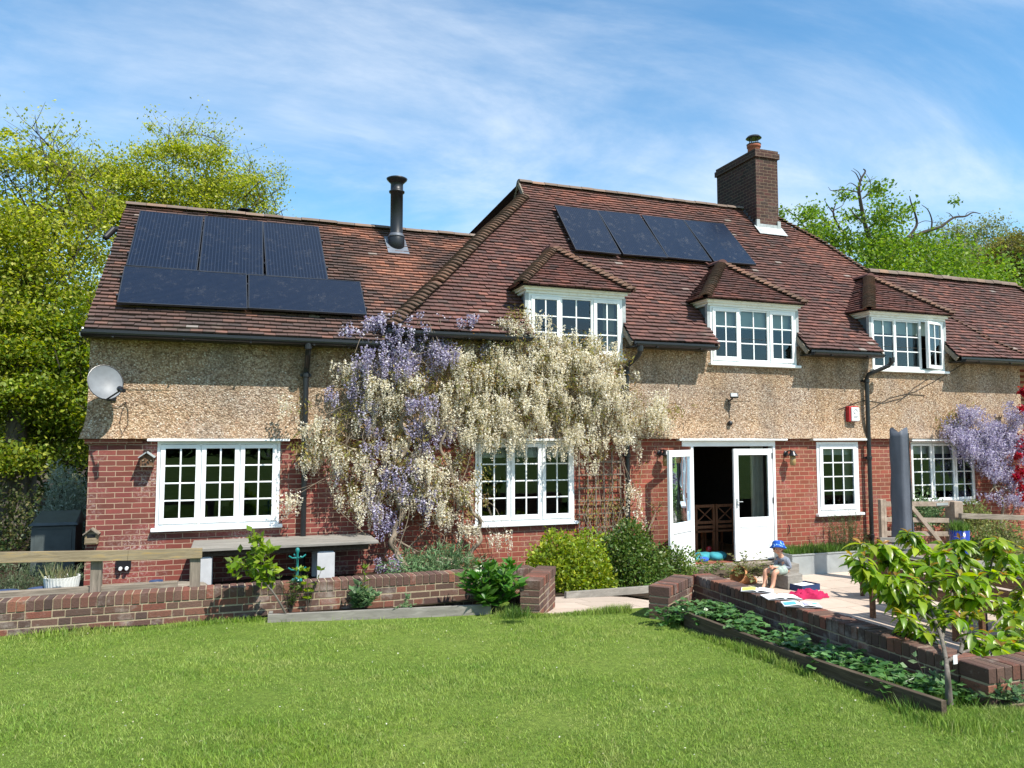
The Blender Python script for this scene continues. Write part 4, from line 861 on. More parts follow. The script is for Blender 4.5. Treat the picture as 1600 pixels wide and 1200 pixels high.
garden_wall('brick retaining wall with pillar end running beside the strawberry bed and patio', [((-.134, -5.12), (.50, -4.62), .215), ((.54, -4.55), (.375, -8.10), .215), ((.375, -8.33), (4.5, -8.36), .215)], .02, ZW)
def board(name, a, b, w_, h, mat, label, cat, group=None):
    mb = MB(); mb.beam(a, b, w_, h); o = mb.build(name, mat); return tag(o, label, cat, group)
board('timber_edging', (-.17, -5.50, .70), (-.16, -7.1, .705), .045, .17, 'sleeper', 'dark damp timber board edging the strawberry bed, far length', 'edging board', 'timber boards edging the beds')
board('timber_edging', (-.165, -7.11, .705), (-.13, -8.42, .74), .045, .17, 'sleeper', 'dark damp timber board edging the strawberry bed, length nearest the cherry tree', 'edging board', 'timber boards edging the beds')
board('timber_edging', (-4.06, -3.86, .645), (-1.75, -4.12, .63), .04, .13, 'slabgrey', 'pale grey timber board edging the narrow bed below the left brick wall', 'edging board', 'timber boards edging the beds')
board('timber_edging', (-4.04, -3.84, .64), (-4.02, -3.68, .64), .04, .13, 'slabgrey', 'short pale return board at the left end of the narrow bed', 'edging board', 'timber boards edging the beds')
board('timber_edging', (-.15, -2.52, .375), (1.35, -2.22, .31), .05, .10, 'slabgrey', 'grey timber kerb in front of the two rounded shrubs', 'edging board', 'timber boards edging the beds')
board('timber_sleeper', (-9.5, -3.30, .93), (-4.95, -3.28, .93), .07, .14, 'greywood', 'long grey timber sleeper lying behind the left brick coping', 'sleeper')
# post and rail fence, left
o = empty('rail_fence', (-5.7, -3.3, .9), 'weathered post and rail fence with a yellowed rail above the left brick wall', 'fence')
a0, a1 = Y(-60, 872, -3.36), Y(316, 864, -3.42)
mb = MB(); mid = Y(200, 867.5, -3.40); mb.beam(a0, mid, .035, .105); mb.build('rail', 'railwood', o); mb = MB(); mb.beam(mid+Vector((.003, 0, 0)), a1, .035, .105); mb.build('rail', 'railwood', o)
for px, y, b in ((151, -3.30, .8), (305, -3.36, .8)): p = Y(px, 890, y); mb = MB(); mb.bbox(p.x-.05, p.x+.05, y-.045, y+.045, .7, 1.33, .008); mb.build('post', 'greywoodV', o)
# long silvered bench under the left window
zt = 1.03; P = [Z(300, 862, zt), Z(580, 856, zt)]
o = empty('long_bench', (-3.7, -.6, .45), 'long silver grey plank bench on pale square legs against the left brick wall', 'bench')
for i in range(4): y0 = -1.02+i*.24; mb = MB(); mb.bbox(-4.93, -2.42, y0, y0+.234, zt-.045, zt-random.uniform(0, .004), .006); mb.build('top_board', 'slabgrey', o)
for x in (-4.78, -3.15):
    for y in (-.95, -.25): mb = MB(); mb.bbox(x-.12, x+.12, y, y+.12, .38, zt-.13, .02); mb.build('leg', 'stonepost', o)
mb = MB(); mb.bbox(-4.85, -2.55, -.9, -.86, zt-.13, zt-.048, .005); mb.build('apron', 'sleeper', o)
# pots on the left
M['ceramicwhite'] = plain('white ribbed pot', (.62, .62, .58), .6, .3, 0, .15, 9)
M['bluebowl'] = plain('blue plastic', (.03, .05, .11), .35, .5, 0, .2, 4); M['cobalt'] = plain('cobalt glaze', (.01, .03, .22), .15, .6)
c = Y(96, 926, -2.95); x, z = c.x, .62; o = empty('plant_pot', (x, -2.95, z), 'big white ribbed pot with straggly thin plants left of the house corner', 'plant pot')
mb = MB(); n = 64; prof = [(.10, 0), (.115, .02), (.165, .42), (.17, .445), (.155, .445), (.15, .40), (0.01, .39)]
i0 = 0
for r, zz in prof:
    for q_ in range(n): a = 2*PI*q_/n; rr = r*(1+(.02 if q_ % 2 else -.01)*(zz < .43)); mb.v.append((x+rr*math.cos(a), -2.95+rr*math.sin(a), z+zz))
for i in range(len(prof)-1):
    for q_ in range(n): a = i*n+q_; b = i*n+(q_+1) % n; mb.f.append((a, b, b+n, a+n)); mb.mi.append(0)
mb.build('pot', 'ceramicwhite', o)
M['leafdull'] = leafmat('dull leaves', (.10, .14, .05), (.18, .20, .09), (.30, .26, .14), .3)
n = 160; P = np.c_[x+RNG.uniform(-.13, .13, n), -2.95+RNG.uniform(-.13, .13, n), np.full(n, z+.40)]; A = np.c_[RNG.normal(0, .4, n), RNG.normal(0, .4, n), np.ones(n)]
leaves('straggly_plants', P, A, RNG.uniform(.05, .22, n), 'leafdull', o, .08, .1)
def bowl(px, py, y, r, h, mat, label, name='bowl', group=None):
    c = Y(px, py, y); mb = MB(); mb.lathe((c.x, y, c.z-h), [(r*.55, 0), (r*.9, h*.4), (r, h), (r*.93, h), (r*.8, h*.5), (.01, h*.4)], 24); return tag(mb.build(name, mat, None, True), label, name.replace('_', ' '), group)
bowl(63, 919, -3.1, .12, .15, 'bluebowl', 'dark blue round bowl just left of the white ribbed pot')
bowl(5, 924, -3.1, .14, .12, 'bluebowl', 'blue bowl cut off by the left edge of the photo')
bowl(216, 912, -2.2, .08, .09, 'grease', 'small black pot behind the brick coping, below the outdoor socket', 'small_pot'); bowl(244, 907, -2.4, .075, .12, 'bluebowl', 'small blue glazed cup behind the coping near the fence post', 'small_pot')
mb = MB(); c = Y(265, 914, -2.0)
mb.lathe((c.x+.1, -2.0, c.z-.2), [(.3, 0), (.28, .1), (.2, .2), (.05, .23)], 18, None, 1.5, .8); tag(mb.build('stone', 'greywood', None, True), 'low grey rounded stone behind the coping left of the bench leg', 'stone')
# storage cabinet
o = empty('storage_cabinet', (-7.0, 1.5, .4), 'dark grey green plastic storage cabinet with ridged lid beside the left corner', 'storage cabinet')
mb = MB(); T = Matrix.Translation((-7.0, 1.75, 0)); mb.bbox(-.30, .30, -.25, .35, .3, 1.16, .02, T); mb.build('body', 'grease', o)
mb = MB(); mb.bbox(-.25, .25, -.262, -.245, .4, 1.10, .01, T); mb.build('door', 'grease', o)
mb = MB(); mb.add([T @ Vector(p) for p in ((-.34, -.30, 1.16), (.34, -.30, 1.16), (.34, .38, 1.16), (-.34, .38, 1.16), (-.30, -.26, 1.2), (.30, -.26, 1.2), (.28, .3, 1.34), (-.28, .3, 1.34))], [(0, 3, 2, 1), (4, 5, 6, 7), (0, 1, 5, 4), (1, 2, 6, 5), (2, 3, 7, 6), (3, 0, 4, 7)]); mb.build('lid', 'grease', o)
# teal mug tree on the wall
M['teal'] = plain('teal enamel', (.01, .16, .15), .35, .5)
c = Z(464, 908, ZW); o = empty('peg_stand', (c.x, c.y, ZW), 'small teal peg stand with curved arms standing on the brick coping', 'peg stand')
mb = MB(); mb.lathe((c.x, c.y, ZW), [(.065, 0), (.065, .012), (.05, .03), (.018, .04), (.015, .1), (.02, .13), (.013, .15), (.013, .30), (.022, .32), (.022, .345), (.01, .36)], 16); mb.build('stem', 'teal', o, True)
for zz, rot in ((.12, 0), (.25, .3)):
    for s in (0, 1, 2, 3):
        a = s*PI/2+rot; mb = MB(); mb.tube([(c.x+.012*math.cos(a), c.y+.012*math.sin(a), ZW+zz), (c.x+.06*math.cos(a), c.y+.06*math.sin(a), ZW+zz+.004), (c.x+.095*math.cos(a), c.y+.095*math.sin(a), ZW+zz+.028)], .008, 6); mb.build('peg', 'teal', o)
# ================================================================== PATIO THINGS
# galvanised trough
o = empty('planting_trough', (6.0, -.5, 0), 'long galvanised steel trough of grass and rosemary against the bricks below the single window', 'trough')
mb = MB(); x0, x1, y0, y1, h = 5.22, 7.45, -.62, -.12, .38
for a, b, c_, d in ((x0, x1, y0, y0+.012), (x0, x1, y1-.012, y1), (x0, x0+.012, y0+.012, y1-.012), (x1-.012, x1, y0+.012, y1-.012)): mb.box(a, b, c_, d, .0, h-.02)
for a, b, c_, d in ((x0-.015, x1+.015, y0-.015, y0+.02), (x0-.015, x1+.015, y1-.02, y1+.015), (x0-.015, x0+.02, y0+.02, y1-.02), (x1-.02, x1+.015, y0+.02, y1-.02)): mb.box(a, b, c_, d, h-.02, h)
mb.build('tank', 'galv', o)
mb = MB(); mb.box(x0+.013, x1-.013, y0+.013, y1-.013, .2, h-.035); mb.build('soil_fill', 'soil', o)
M['grasslong'] = leafmat('long grass', (.07, .16, .02), (.12, .22, .04), (.18, .26, .06), .35)
M['rosemary'] = leafmat('rosemary', (.06, .10, .03), (.10, .14, .05), (.16, .17, .07), .3)
n = 2600; P = np.c_[RNG.uniform(x0+.02, x1-.02, n), RNG.uniform(y0+.02, y1-.02, n), np.full(n, h-.04)]; A = np.c_[RNG.normal(0, .35, n), RNG.normal(-.1, .35, n), np.ones(n)]
leaves('trough_grass', P, A, RNG.uniform(.08, .22, n), 'grasslong', o, .07, .1)
def spiky(name, cx, cy, cz, r, h, stems, mat, parent=None, ls=.03, per=50, spread=.5, asp=.25, lean=(0, 0)):
    P = []; A = []
    for i in range(stems):
        a = RNG.uniform(0, 2*PI); q = r*math.sqrt(RNG.uniform(0, 1)); b = np.array([cx+q*math.cos(a)*.5, cy+q*math.sin(a)*.5, cz]); d = np.array([math.cos(a)*q*spread/r+lean[0]+RNG.normal(0, .12), math.sin(a)*q*spread/r+lean[1]+RNG.normal(0, .12), 1]); d /= np.linalg.norm(d); L = h*RNG.uniform(.5, 1)
        t = RNG.uniform(.08, 1, per)[:, None]; P.append(b+d*L*t); A.append(d*.8+RNG.normal(0, .55, (per, 3)))
    return leaves(name, np.concatenate(P), np.concatenate(A), RNG.uniform(ls*.6, ls*1.3, stems*per), mat, parent, asp, .1)
spiky('rosemary_bush', 6.75, -.35, h, .55, .75, 60, 'rosemary', o, .05, 60, .35, .14, (0, 0))
# wooden blocks
def block(px0, px1, py0, py1, y, dep, label, rot=0):
    a = Y(px0, py1, y); b = Y(px1, py1, y); t = Y(px0, py0, y); mb = MB(); mb.bbox(a.x, b.x, y, y+dep, -.0, t.z-a.z, .012); return tag(mb.build('timber_block', 'slabgrey'), label, 'timber block', 'timber blocks on the patio')
zb = .22
mb = MB(); T = Matrix.Translation((4.40, -1.50, 0)) @ Matrix.Rotation(R(12), 4, 'Z'); mb.bbox(-.17, .20, -.12, .30, .0, .235, .014, T); tag(mb.build('timber_block', 'slabgrey'), 'rough sawn timber block the child sits on', 'timber block', 'timber blocks on the patio')
mb = MB(); T = Matrix.Translation((4.93, -.78, 0)) @ Matrix.Rotation(R(8), 4, 'Z'); mb.bbox(-.21, .2, -.13, .15, .0, .27, .014, T); tag(mb.build('timber_block', 'slabgrey'), 'timber block between the child and the galvanised trough', 'timber block', 'timber blocks on the patio')
# blue box with paper, pink cloth
M['navy'] = plain('navy card', (.02, .04, .11), .6, .3); M['paper'] = plain('white paper', (.78, .78, .76), .8, .2); M['pink'] = plain('pink cloth', (.38, .02, .075), .85, .1, 0, .2, 12)
c = Z(1256, 921, 0); o = empty('storage_box', (c.x, c.y, 0), 'open navy blue box with white lining on the patio beside the pink cloth', 'box')
T = Matrix.Translation((c.x, c.y, 0)) @ Matrix.Rotation(R(10), 4, 'Z'); mb = MB(); w_, d_, h = .215, .15, .10
mb.box(-w_, w_, -d_, d_, 0, .02, T)
for a in ((-w_, w_, -d_, -d_+.01), (-w_, w_, d_-.01, d_), (-w_, -w_+.01, -d_+.01, d_-.01), (w_-.01, w_, -d_+.01, d_-.01)): mb.box(*a, .02, h, T)
mb.build('tray', 'navy', o); mb = MB(); mb.bbox(-w_+.03, w_-.05, -d_+.02, d_-.03, .021, h-.015, .004, T); mb.build('paper_lining', 'paper', o)
c = Z(1262, 934, 0); mb = MB(); nx, ny = 44, 18
for j in range(ny+1):
    for i in range(nx+1):
        u = i/nx*2-1; v = j/ny*2-1; f = max(0, 1-u*u)**.5; f2 = max(0, 1-v*v)**.5
        x = c.x+u*.33+.02*math.sin(j*1.3); y = c.y-.05*u+v*.13*(f*.8+.25)*(1+.3*math.sin(u*7))
        zz = .004+f*f2*(.07+.035*abs(math.sin(u*9+v*3))+.03*abs(math.sin(v*8-u*5)))+f*f2*.05*noise.noise(Vector((x*16, y*22, 3)))+.02*noise.noise(Vector((x*40, y*40, 3)))*f*f2
        mb.v.append((x, y, max(.003, zz)))
for j in range(ny):
    for i in range(nx): a = j*(nx+1)+i; mb.f.append((a, a+1, a+nx+2, a+nx+1)); mb.mi.append(0)
tag(mb.build('pink_cloth', 'pink', None, True), 'crumpled bright pink cloth lying on the patio beside the blue box', 'cloth')
# books on the coping
for n_, c1 in (('page lime', (.52, .62, .12)), ('page blue', (.10, .38, .68)), ('page mauve', (.45, .42, .60)), ('cover grey', (.3, .3, .32))): M[n_] = plain(n_, c1, .6, .3, 0, .2, 14)
def book(x, y, rot, w_, h_, label, pics, z=ZW+.008):
    T = Matrix.Translation((x, y, z)) @ Matrix.Rotation(rot, 4, 'Z'); o = empty('open_book', (x, y, z), label, 'book', 'open picture books on the wall')
    mb = MB(); mb.bbox(-w_-.004, w_+.004, -h_/2-.004, h_/2+.004, 0, .004, .001, T); mb.build('cover', 'cover grey', o)
    for s in (-1, 1):
        mb = MB(); K = 8; P = [(s*w_*i/K, .006+.016*math.sin(PI*min(1, (i/K)**.6))*(1-.5*i/K)) for i in range(K+1)]
        for (a, za), (b, zb2) in zip(P, P[1:]): q_ = [(a, -h_/2, za), (b, -h_/2, zb2), (b, h_/2, zb2), (a, h_/2, za)]; q_ = q_ if s > 0 else q_[::-1]; mb.quad(*[T @ Vector(p) for p in q_])
        pg = mb.build('page', 'paper', o, True)
        for (ss, u0, u1, v0, v1, mt) in pics:
            if ss != s: continue
            mb = MB(); 
            for i in range(6):
                ua = u0+(u1-u0)*i/6; ub = u0+(u1-u0)*(i+1)/6; f = lambda u: .0085+.016*math.sin(PI*min(1, u**.6))*(1-.5*u)
                q_ = [(s*w_*ua, h_*(v0-.5), f(ua)), (s*w_*ub, h_*(v0-.5), f(ub)), (s*w_*ub, h_*(v1-.5), f(ub)), (s*w_*ua, h_*(v1-.5), f(ua))]; q_ = q_ if s > 0 else q_[::-1]; mb.quad(*[T @ Vector(p) for p in q_])
            mb.build('picture', mt, pg)
    return o
book(.60, -5.62, R(-38), .155, .2, 'open picture book with a lime green page, farthest along the wall', [(-1, .08, .95, .1, .9, 'page lime'), (1, .2, .9, .2, .8, 'page mauve')])
book(.60, -5.98, R(-18), .165, .22, 'open book with plain white pages, between the green one and the blue one', [(1, .75, .95, .1, .3, 'cover grey')])
book(.55, -6.32, R(-30), .165, .2, 'open book with bright blue pictures, nearest the camera', [(-1, .3, .95, .15, .75, 'page blue'), (1, .1, .35, .1, .7, 'page mauve'), (1, .6, .9, .5, .8, 'page blue')])
# covered parasol
M['cover'] = plain('grey parasol cover', (.075, .085, .105), .6, .3, 0, .12, 3, .4, 14)
c = Y(1407, 745, -1.9); x = c.x; o = empty('covered_parasol', (x, -1.9, 0), 'closed tall parasol in a slate grey zipped cover standing beyond the wooden table', 'parasol')
mb = MB(); n = 28; zs = fr(.5, 2.66, .12)
zt_ = Y(1407, 672, -1.9).z
for j, zq in enumerate(zs):
    zq = .5+(zt_-.5)*j/(len(zs)-1); f = (zq-.5)/(zt_-.5); r = (.150+.03*(1-f))*(1+.04*math.sin(zq*9))
    for i in range(n):
        a = 2*PI*i/n; sq = 1/max(abs(math.cos(a-.35)), abs(math.sin(a-.35))); rr = r*.86*(sq*.8+.2)*(1+.03*math.sin(3*a+zq*2)+.035*math.sin(9*a+zq*6)*(1-f)+.02*math.sin(zq*23+a*2)*(1-f)+(.10 if abs(a-5.3) < .14 else 0)); zz = zq-(.05*math.sin(2*a+.5) if j == len(zs)-1 else 0)
        mb.v.append((x+rr*math.cos(a), -1.9+rr*.8*math.sin(a), zz))
for j in range(len(zs)-1):
    for i in range(n): a = j*n+i; b = j*n+(i+1) % n; mb.f.append((a, b, b+n, a+n)); mb.mi.append(0)
mb.f.append(tuple((len(zs)-1)*n+i for i in range(n))); mb.mi.append(0); mb.build('cover', 'cover', o, True)
mb = MB(); a = 5.3; mb.tube([(x+(.19-.02*i/8)*math.cos(a), -1.9+(.19-.02*i/8)*.8*math.sin(a), .55+(zt_-.6)*i/8) for i in range(9)], .008, 5); mb.build('zip', 'black', o)
mb = MB(); mb.lathe((x, -1.9, 0), [(.3, 0), (.3, .05), (.04, .08), (.028, .1), (.028, .6)], 20); mb.build('base_pole', 'black', o)
# wooden gate and posts
M['palewood'] = woodmat('gate timber', (.20, .155, .12), (.33, .26, .20), (.42, .35, .28), (3, 3, 3))
o = empty('garden_gate', (7.8, -.9, 0), 'weathered five bar wooden gate behind the covered parasol', 'gate'); gy = -.9
gp = [Y(1376, 780, gy), Y(1490, 783, gy)]
for p, hw in ((gp[0], .035), (gp[1], .11)): mb = MB(); mb.bbox(p.x-hw, p.x+hw, gy-hw, gy+hw, 0, p.z, .01); mb.build('gate_post', 'palewood', o)
xa, xb = gp[0].x+.05, gp[1].x-.12
for z0_, z1_ in ((1.27, 1.22), (.98, .9), (.72, .64), (.48, .4), (.25, .2)): mb = MB(); mb.beam((xa, gy, z0_), (xb, gy, z1_), .03, .09); mb.build('rail', 'palewood', o)
mb = MB(); mb.beam((xb-.1, gy-.03, .3), (xb-1.0, gy-.03, 1.2), .03, .08); mb.build('brace', 'palewood', o)
mb = MB(); mb.beam((xa+.03, gy-.005, .1), (xa+.03, gy-.005, 1.35), .06, .04, (0, 1, 0)); mb.build('stile', 'palewood', o)
mb = MB(); mb.box(xb-.35, xb-.05, gy-.024, gy-.018, 1.2, 1.25); mb.build('strap_hinge', 'galv', o)
mb = MB(); mb.beam(Y(1500, 806, -1.1), Y(1700, 812, -1.1), .07, .1); tag(mb.build('fence_rail', 'greywood'), 'dark grey cleft rail running right from the thick gate post', 'fence rail')
bowl(1499, 828, -1.6, .17, Y(1499, 828, -1.6).z-.002, 'cobalt', 'cobalt blue glazed pot of grass beside the thick gate post', 'glazed_pot')
c = Y(1499, 828, -1.6); n = 500; P = np.c_[c.x+RNG.normal(0, .07, n), -1.6+RNG.normal(0, .07, n), np.full(n, c.z-.08)]; A = np.c_[RNG.normal(0, .3, n), RNG.normal(0, .3, n), np.ones(n)]
tag(leaves('pot_grass', P, A, RNG.uniform(.15, .3, n), 'grasslong', None, .05, .1), 'clump of fine green grass growing in the cobalt pot', 'grass clump')
# bench with slatted back seen from behind, table and canvas chair
o = empty('garden_bench', (4.3, -4.4, 0), 'brown wooden garden bench seen from behind, nearest the cherry tree', 'bench'); bx0 = 4.02
tops = Y(1367, 850, 0)
by0, by1 = -3.68, -6.3
for yy in (by0, by1, (by0+by1)/2):
    mb = MB(); mb.beam((bx0, yy, 0), (bx0-.0, yy, .98), .06, .06, (0, 1, 0)); mb.build('back_leg', 'brownwood', o); mb = MB(); mb.beam((bx0+.45, yy, 0), (bx0+.45, yy, .42), .06, .06, (0, 1, 0)); mb.build('front_leg', 'brownwood', o)
for z in (.52, .68, .84): mb = MB(); mb.beam((bx0-.02, by0, z), (bx0-.02, by1, z), .025, .135); mb.build('back_slat', 'brownwood', o)
mb = MB(); mb.bbox(bx0-.06, bx0+.04, by1, by0, .93, .965, .006); mb.build('top_rail', 'slabgrey', o)
for i in range(4): mb = MB(); mb.bbox(bx0+.03+i*.115, bx0+.135+i*.115, by1, by0, .42, .445, .004); mb.build('seat_slat', 'slabgrey', o)
o = empty('garden_table', (5.2, -4.4, 0), 'grey slatted wooden patio table beyond the bench', 'table')
for i in range(7): mb = MB(); mb.bbox(4.72+i*.14, 4.85+i*.14, -6.1, -3.5, .73, .755, .004); mb.build('top_slat', 'slabgrey', o)
for x in (4.8, 5.6):
    for y in (-3.65, -5.95): mb = MB(); mb.bbox(x-.04, x+.04, y-.04, y+.04, 0, .73, .005); mb.build('leg', 'brownwood', o)
o = empty('armchair', (5.3, -2.9, 0), 'wooden garden armchair with dark curved arms beyond the table', 'chair'); T = Matrix.Translation((5.25, -2.75, 0)) @ Matrix.Rotation(R(165), 4, 'Z')
for sx in (-.28, .28):
    mb = MB(); mb.bbox(sx-.025, sx+.025, -.26, -.21, 0, .62, .005, T); mb.build('front_leg', 'brownwood', o)
    mb = MB(); mb.tube([T @ Vector(p) for p in ((sx, .24, 0), (sx, .22, .45), (sx, .28, .98))], [.028, .028, .024], 8); mb.build('back_leg', 'brownwood', o)
    mb = MB(); mb.tube([T @ Vector(p) for p in ((sx, .26, .72), (sx, .0, .68), (sx, -.24, .63), (sx, -.30, .58))], [.022, .03, .03, .02], 8); mb.build('arm', 'brownwood', o)
for i in range(4): z = .58+i*.11; mb = MB(); mb.bbox(-.26, .26, .235+i*.013, .255+i*.013, z, z+.075, .004, T); mb.build('back_slat', 'slabgrey', o)
mb = MB(); mb.bbox(-.27, .27, -.24, .23, .42, .45, .006, T); mb.build('seat', 'slabgrey', o)
# canvas chair at the right edge
M['canvas'] = plain('grey mesh canvas', (.20, .22, .25), .8, .2)
p0 = onp(1596, 940, 1, -5.2); o = empty('canvas_chair', (p0.x, -5.2, 0), 'grey mesh garden chair cut off by the right edge behind the cherry leaves', 'chair')
mb = MB(); mb.bbox(p0.x-.05, p0.x+.45, -5.25, -5.2, .45, 1.02, .01); mb.build('back', 'canvas', o); mb = MB(); mb.bbox(p0.x-.05, p0.x+.45, -5.2, -4.75, .42, .45, .01); mb.build('seat', 'canvas', o)
for dx in (-.05, .45):
    for yy in (-5.22, -4.75): mb = MB(); mb.tube([(p0.x+dx, yy, 0), (p0.x+dx, yy, .44)], .013, 8); mb.build('leg', 'alu', o)
# ---- inside the open door
def dining_chair(x, y, label):
    o = empty('dining_chair', (x, y, .2), label, 'chair', 'dining chairs inside the dark room'); z = .2
    for s in (-.2, .2):
        mb = MB(); mb.bbox(x+s-.02, x+s+.02, y-.02, y+.02, z, z+1.0, .004); mb.build('back_leg', 'chairwood', o); mb = MB(); mb.bbox(x+s-.02, x+s+.02, y+.38, y+.42, z, z+.45, .004); mb.build('front_leg', 'chairwood', o)
    for zz in (.94, .62, .53): mb = MB(); mb.bbox(x-.18, x+.18, y-.015, y+.015, z+zz, z+zz+.055, .004); mb.build('back_rail', 'chairwood', o)
    for s in (-1, 1): mb = MB(); mb.beam((x-.18*s, y, z+.66), (x+.18*s, y, z+.95), .018, .03, (0, 1, 0)); mb.build('cross_brace', 'chairwood', o)
    mb = MB(); mb.bbox(x-.22, x+.22, y-.02, y+.42, z+.45, z+.49, .008); mb.build('seat', 'chairwood', o); return o
p = onp(1101, 800, 1, .85); dining_chair(p.x, .85, 'left one of two cross-backed dining chairs inside the open door'); dining_chair(p.x+.47, .85, 'cross-backed dining chair beside the closed leaf, right one of two inside')
M['tealcloth'] = plain('teal fabric', (.05, .26, .30), .85, .1, 0, .2, 9); M['bluecloth'] = plain('blue fabric', (.04, .12, .50), .85, .1)
def cushion(x, y, z, sx, sy, sz, mat, name, label, cat, group=None):
    mb = MB(); n, m_ = 26, 12
    for j in range(m_+1):
        ph = PI*j/m_
        for i in range(n):
            a = 2*PI*i/n; r = math.sin(ph)**.7; q_ = Vector((sx*r*math.cos(a), sy*r*math.sin(a), sz*math.cos(ph))); q_ *= 1+.22*noise.noise(q_*6+Vector((x, y, 0))); mb.v.append((x+q_.x, y+q_.y, z+sz*.8+q_.z))
    for j in range(m_):
        for i in range(n): a = j*n+i; b = j*n+(i+1) % n; mb.f.append((b, a, a+n, b+n)); mb.mi.append(0)
    return tag(mb.build(name, mat, None, True), label, cat, group)
g = 'teal cushions on the floor inside the door'
cushion(3.72, .38, .2, .2, .14, .07, 'tealcloth', 'cushion', 'teal cushion nearest the open leaf on the indoor floor', 'cushion', g); cushion(4.02, .45, .2, .2, .15, .08, 'tealcloth', 'cushion', 'middle teal cushion on the floor between the two others', 'cushion', g); cushion(4.28, .36, .2, .19, .15, .085, 'tealcloth', 'cushion', 'teal cushion tucked against the closed door leaf', 'cushion', g)
cushion(3.92, .26, .2, .11, .08, .05, 'bluecloth', 'blue_cloth', 'crumpled royal blue cloth in front of the teal cushions', 'cloth'); cushion(4.28, .62, .3, .06, .05, .07, 'red', 'red_toy', 'small red toy on the teal cushions', 'toy')

# ================================================================== PLANTS
def smooth(pts, n=8):
    P = [Vector(p) for p in pts]; P = [P[0]*2-P[1]]+P+[P[-1]*2-P[-2]]; out = []
    for i in range(1, len(P)-2):
        a, b, c, d = P[i-1], P[i], P[i+1], P[i+2]
        for k_ in range(n): t = k_/n; out.append(.5*((2*b)+(c-a)*t+(2*a-5*b+4*c-d)*t*t+(-a+3*b-3*c+d)*t**3))
    out.append(P[-2]); return out
def lin(a, b, n): return [a+(b-a)*i/(n-1) for i in range(n)]
def grow(base, d, L, r, depth, mb, tips, rnd, spread=.6, ratio=.74, kids=(2, 4), upb=.15, gnarl=.12, seg=4, leafdepth=2, rr=.62):
    pts = [Vector(base)]; d = Vector(d).normalized(); n = seg
    for i in range(n):
        d = (d+Vector((rnd.gauss(0, gnarl), rnd.gauss(0, gnarl), rnd.gauss(0, gnarl)+upb*.3))).normalized(); pts.append(pts[-1]+d*L/n)
    r1 = r*rr; mb.tube(pts, lin(r, r1, n+1), 7 if r > .06 else (5 if r > .02 else 3), False)
    if depth <= leafdepth: tips += [(p, d.copy()) for p in pts[1:]]
    if depth == 0: return
    for i in range(rnd.randint(*kids)):
        a = rnd.uniform(0, 2*PI); o = d.orthogonal().normalized(); q_ = d.cross(o); nd = (d+(o*math.cos(a)+q_*math.sin(a))*spread*rnd.uniform(.6, 1.3)+Vector((0, 0, upb))).normalized()
        bp = pts[rnd.randint(max(1, n-2), n)]
        grow(bp, nd, L*ratio*rnd.uniform(.8, 1.15), r1*rnd.uniform(.6, .85), depth-1, mb, tips, rnd, spread, ratio, kids, upb, gnarl, seg, leafdepth, rr)
def tree(label, base, h, r, seed, mat, nleaf, lsize, trunk_l=.3, lean=(0, 0), depth=5, spread=.62, ratio=.76, kids=(2, 4), clump=.45, upb=.15, flat=.5, cat='tree', group='trees behind the house', name='tree', bark='bark', asp=.62, keep=None, droop=0.0, gnarl=.12):
    rnd = random.Random(seed); o = empty(name, base, label, cat, group); mb = MB(); tips = []
    grow(base, (lean[0], lean[1], 1), h*trunk_l, r, depth, mb, tips, rnd, spread, ratio, kids, upb, gnarl, rr=.68)
    mb.build('trunk', bark, o, True)
    T = np.array([list(t[0]) for t in tips]); D = np.array([list(t[1]) for t in tips])
    if keep is not None: m = keep(T); T = T[m]; D = D[m]
    idx = RNG.integers(0, len(T), nleaf); P = T[idx]+RNG.normal(0, 1, (nleaf, 3))*np.array([clump, clump, clump*flat])
    A = D[idx]*.6+RNG.normal(0, .7, (nleaf, 3))-np.array([0, 0, droop])
    leaves('crown', P, A, RNG.uniform(lsize*.6, lsize*1.25, nleaf), mat, o, asp, .2, up=(0, 0, 1)); return o
M['beech'] = leafmat('young beech leaves', (.16, .23, .02), (.38, .42, .04), (.58, .56, .13), .55, .5, .32, .3, 20)
M['beechgreen'] = leafmat('deeper beech leaves', (.09, .17, .015), (.20, .27, .025), (.38, .40, .04), .45, .5, .35, .35)
M['oak'] = leafmat('oak leaves', (.09, .18, .02), (.18, .29, .03), (.28, .36, .06), .45, .45, .35, .3)
M['oliveleaf'] = leafmat('olive leaves', (.13, .17, .05), (.22, .25, .08), (.30, .30, .12), .5)
M['rustleaf'] = leafmat('bronze green leaves', (.13, .15, .03), (.22, .22, .05), (.26, .19, .06), .45)
M['darkleaf'] = leafmat('dark evergreen', (.012, .03, .012), (.03, .06, .02), (.06, .10, .03), .2)
M['silver'] = leafmat('silver leaves', (.20, .27, .20), (.33, .40, .30), (.45, .50, .40), .35)
M['hedgeleaf'] = leafmat('hedge leaves', (.03, .055, .015), (.07, .10, .025), (.15, .13, .05), .3)
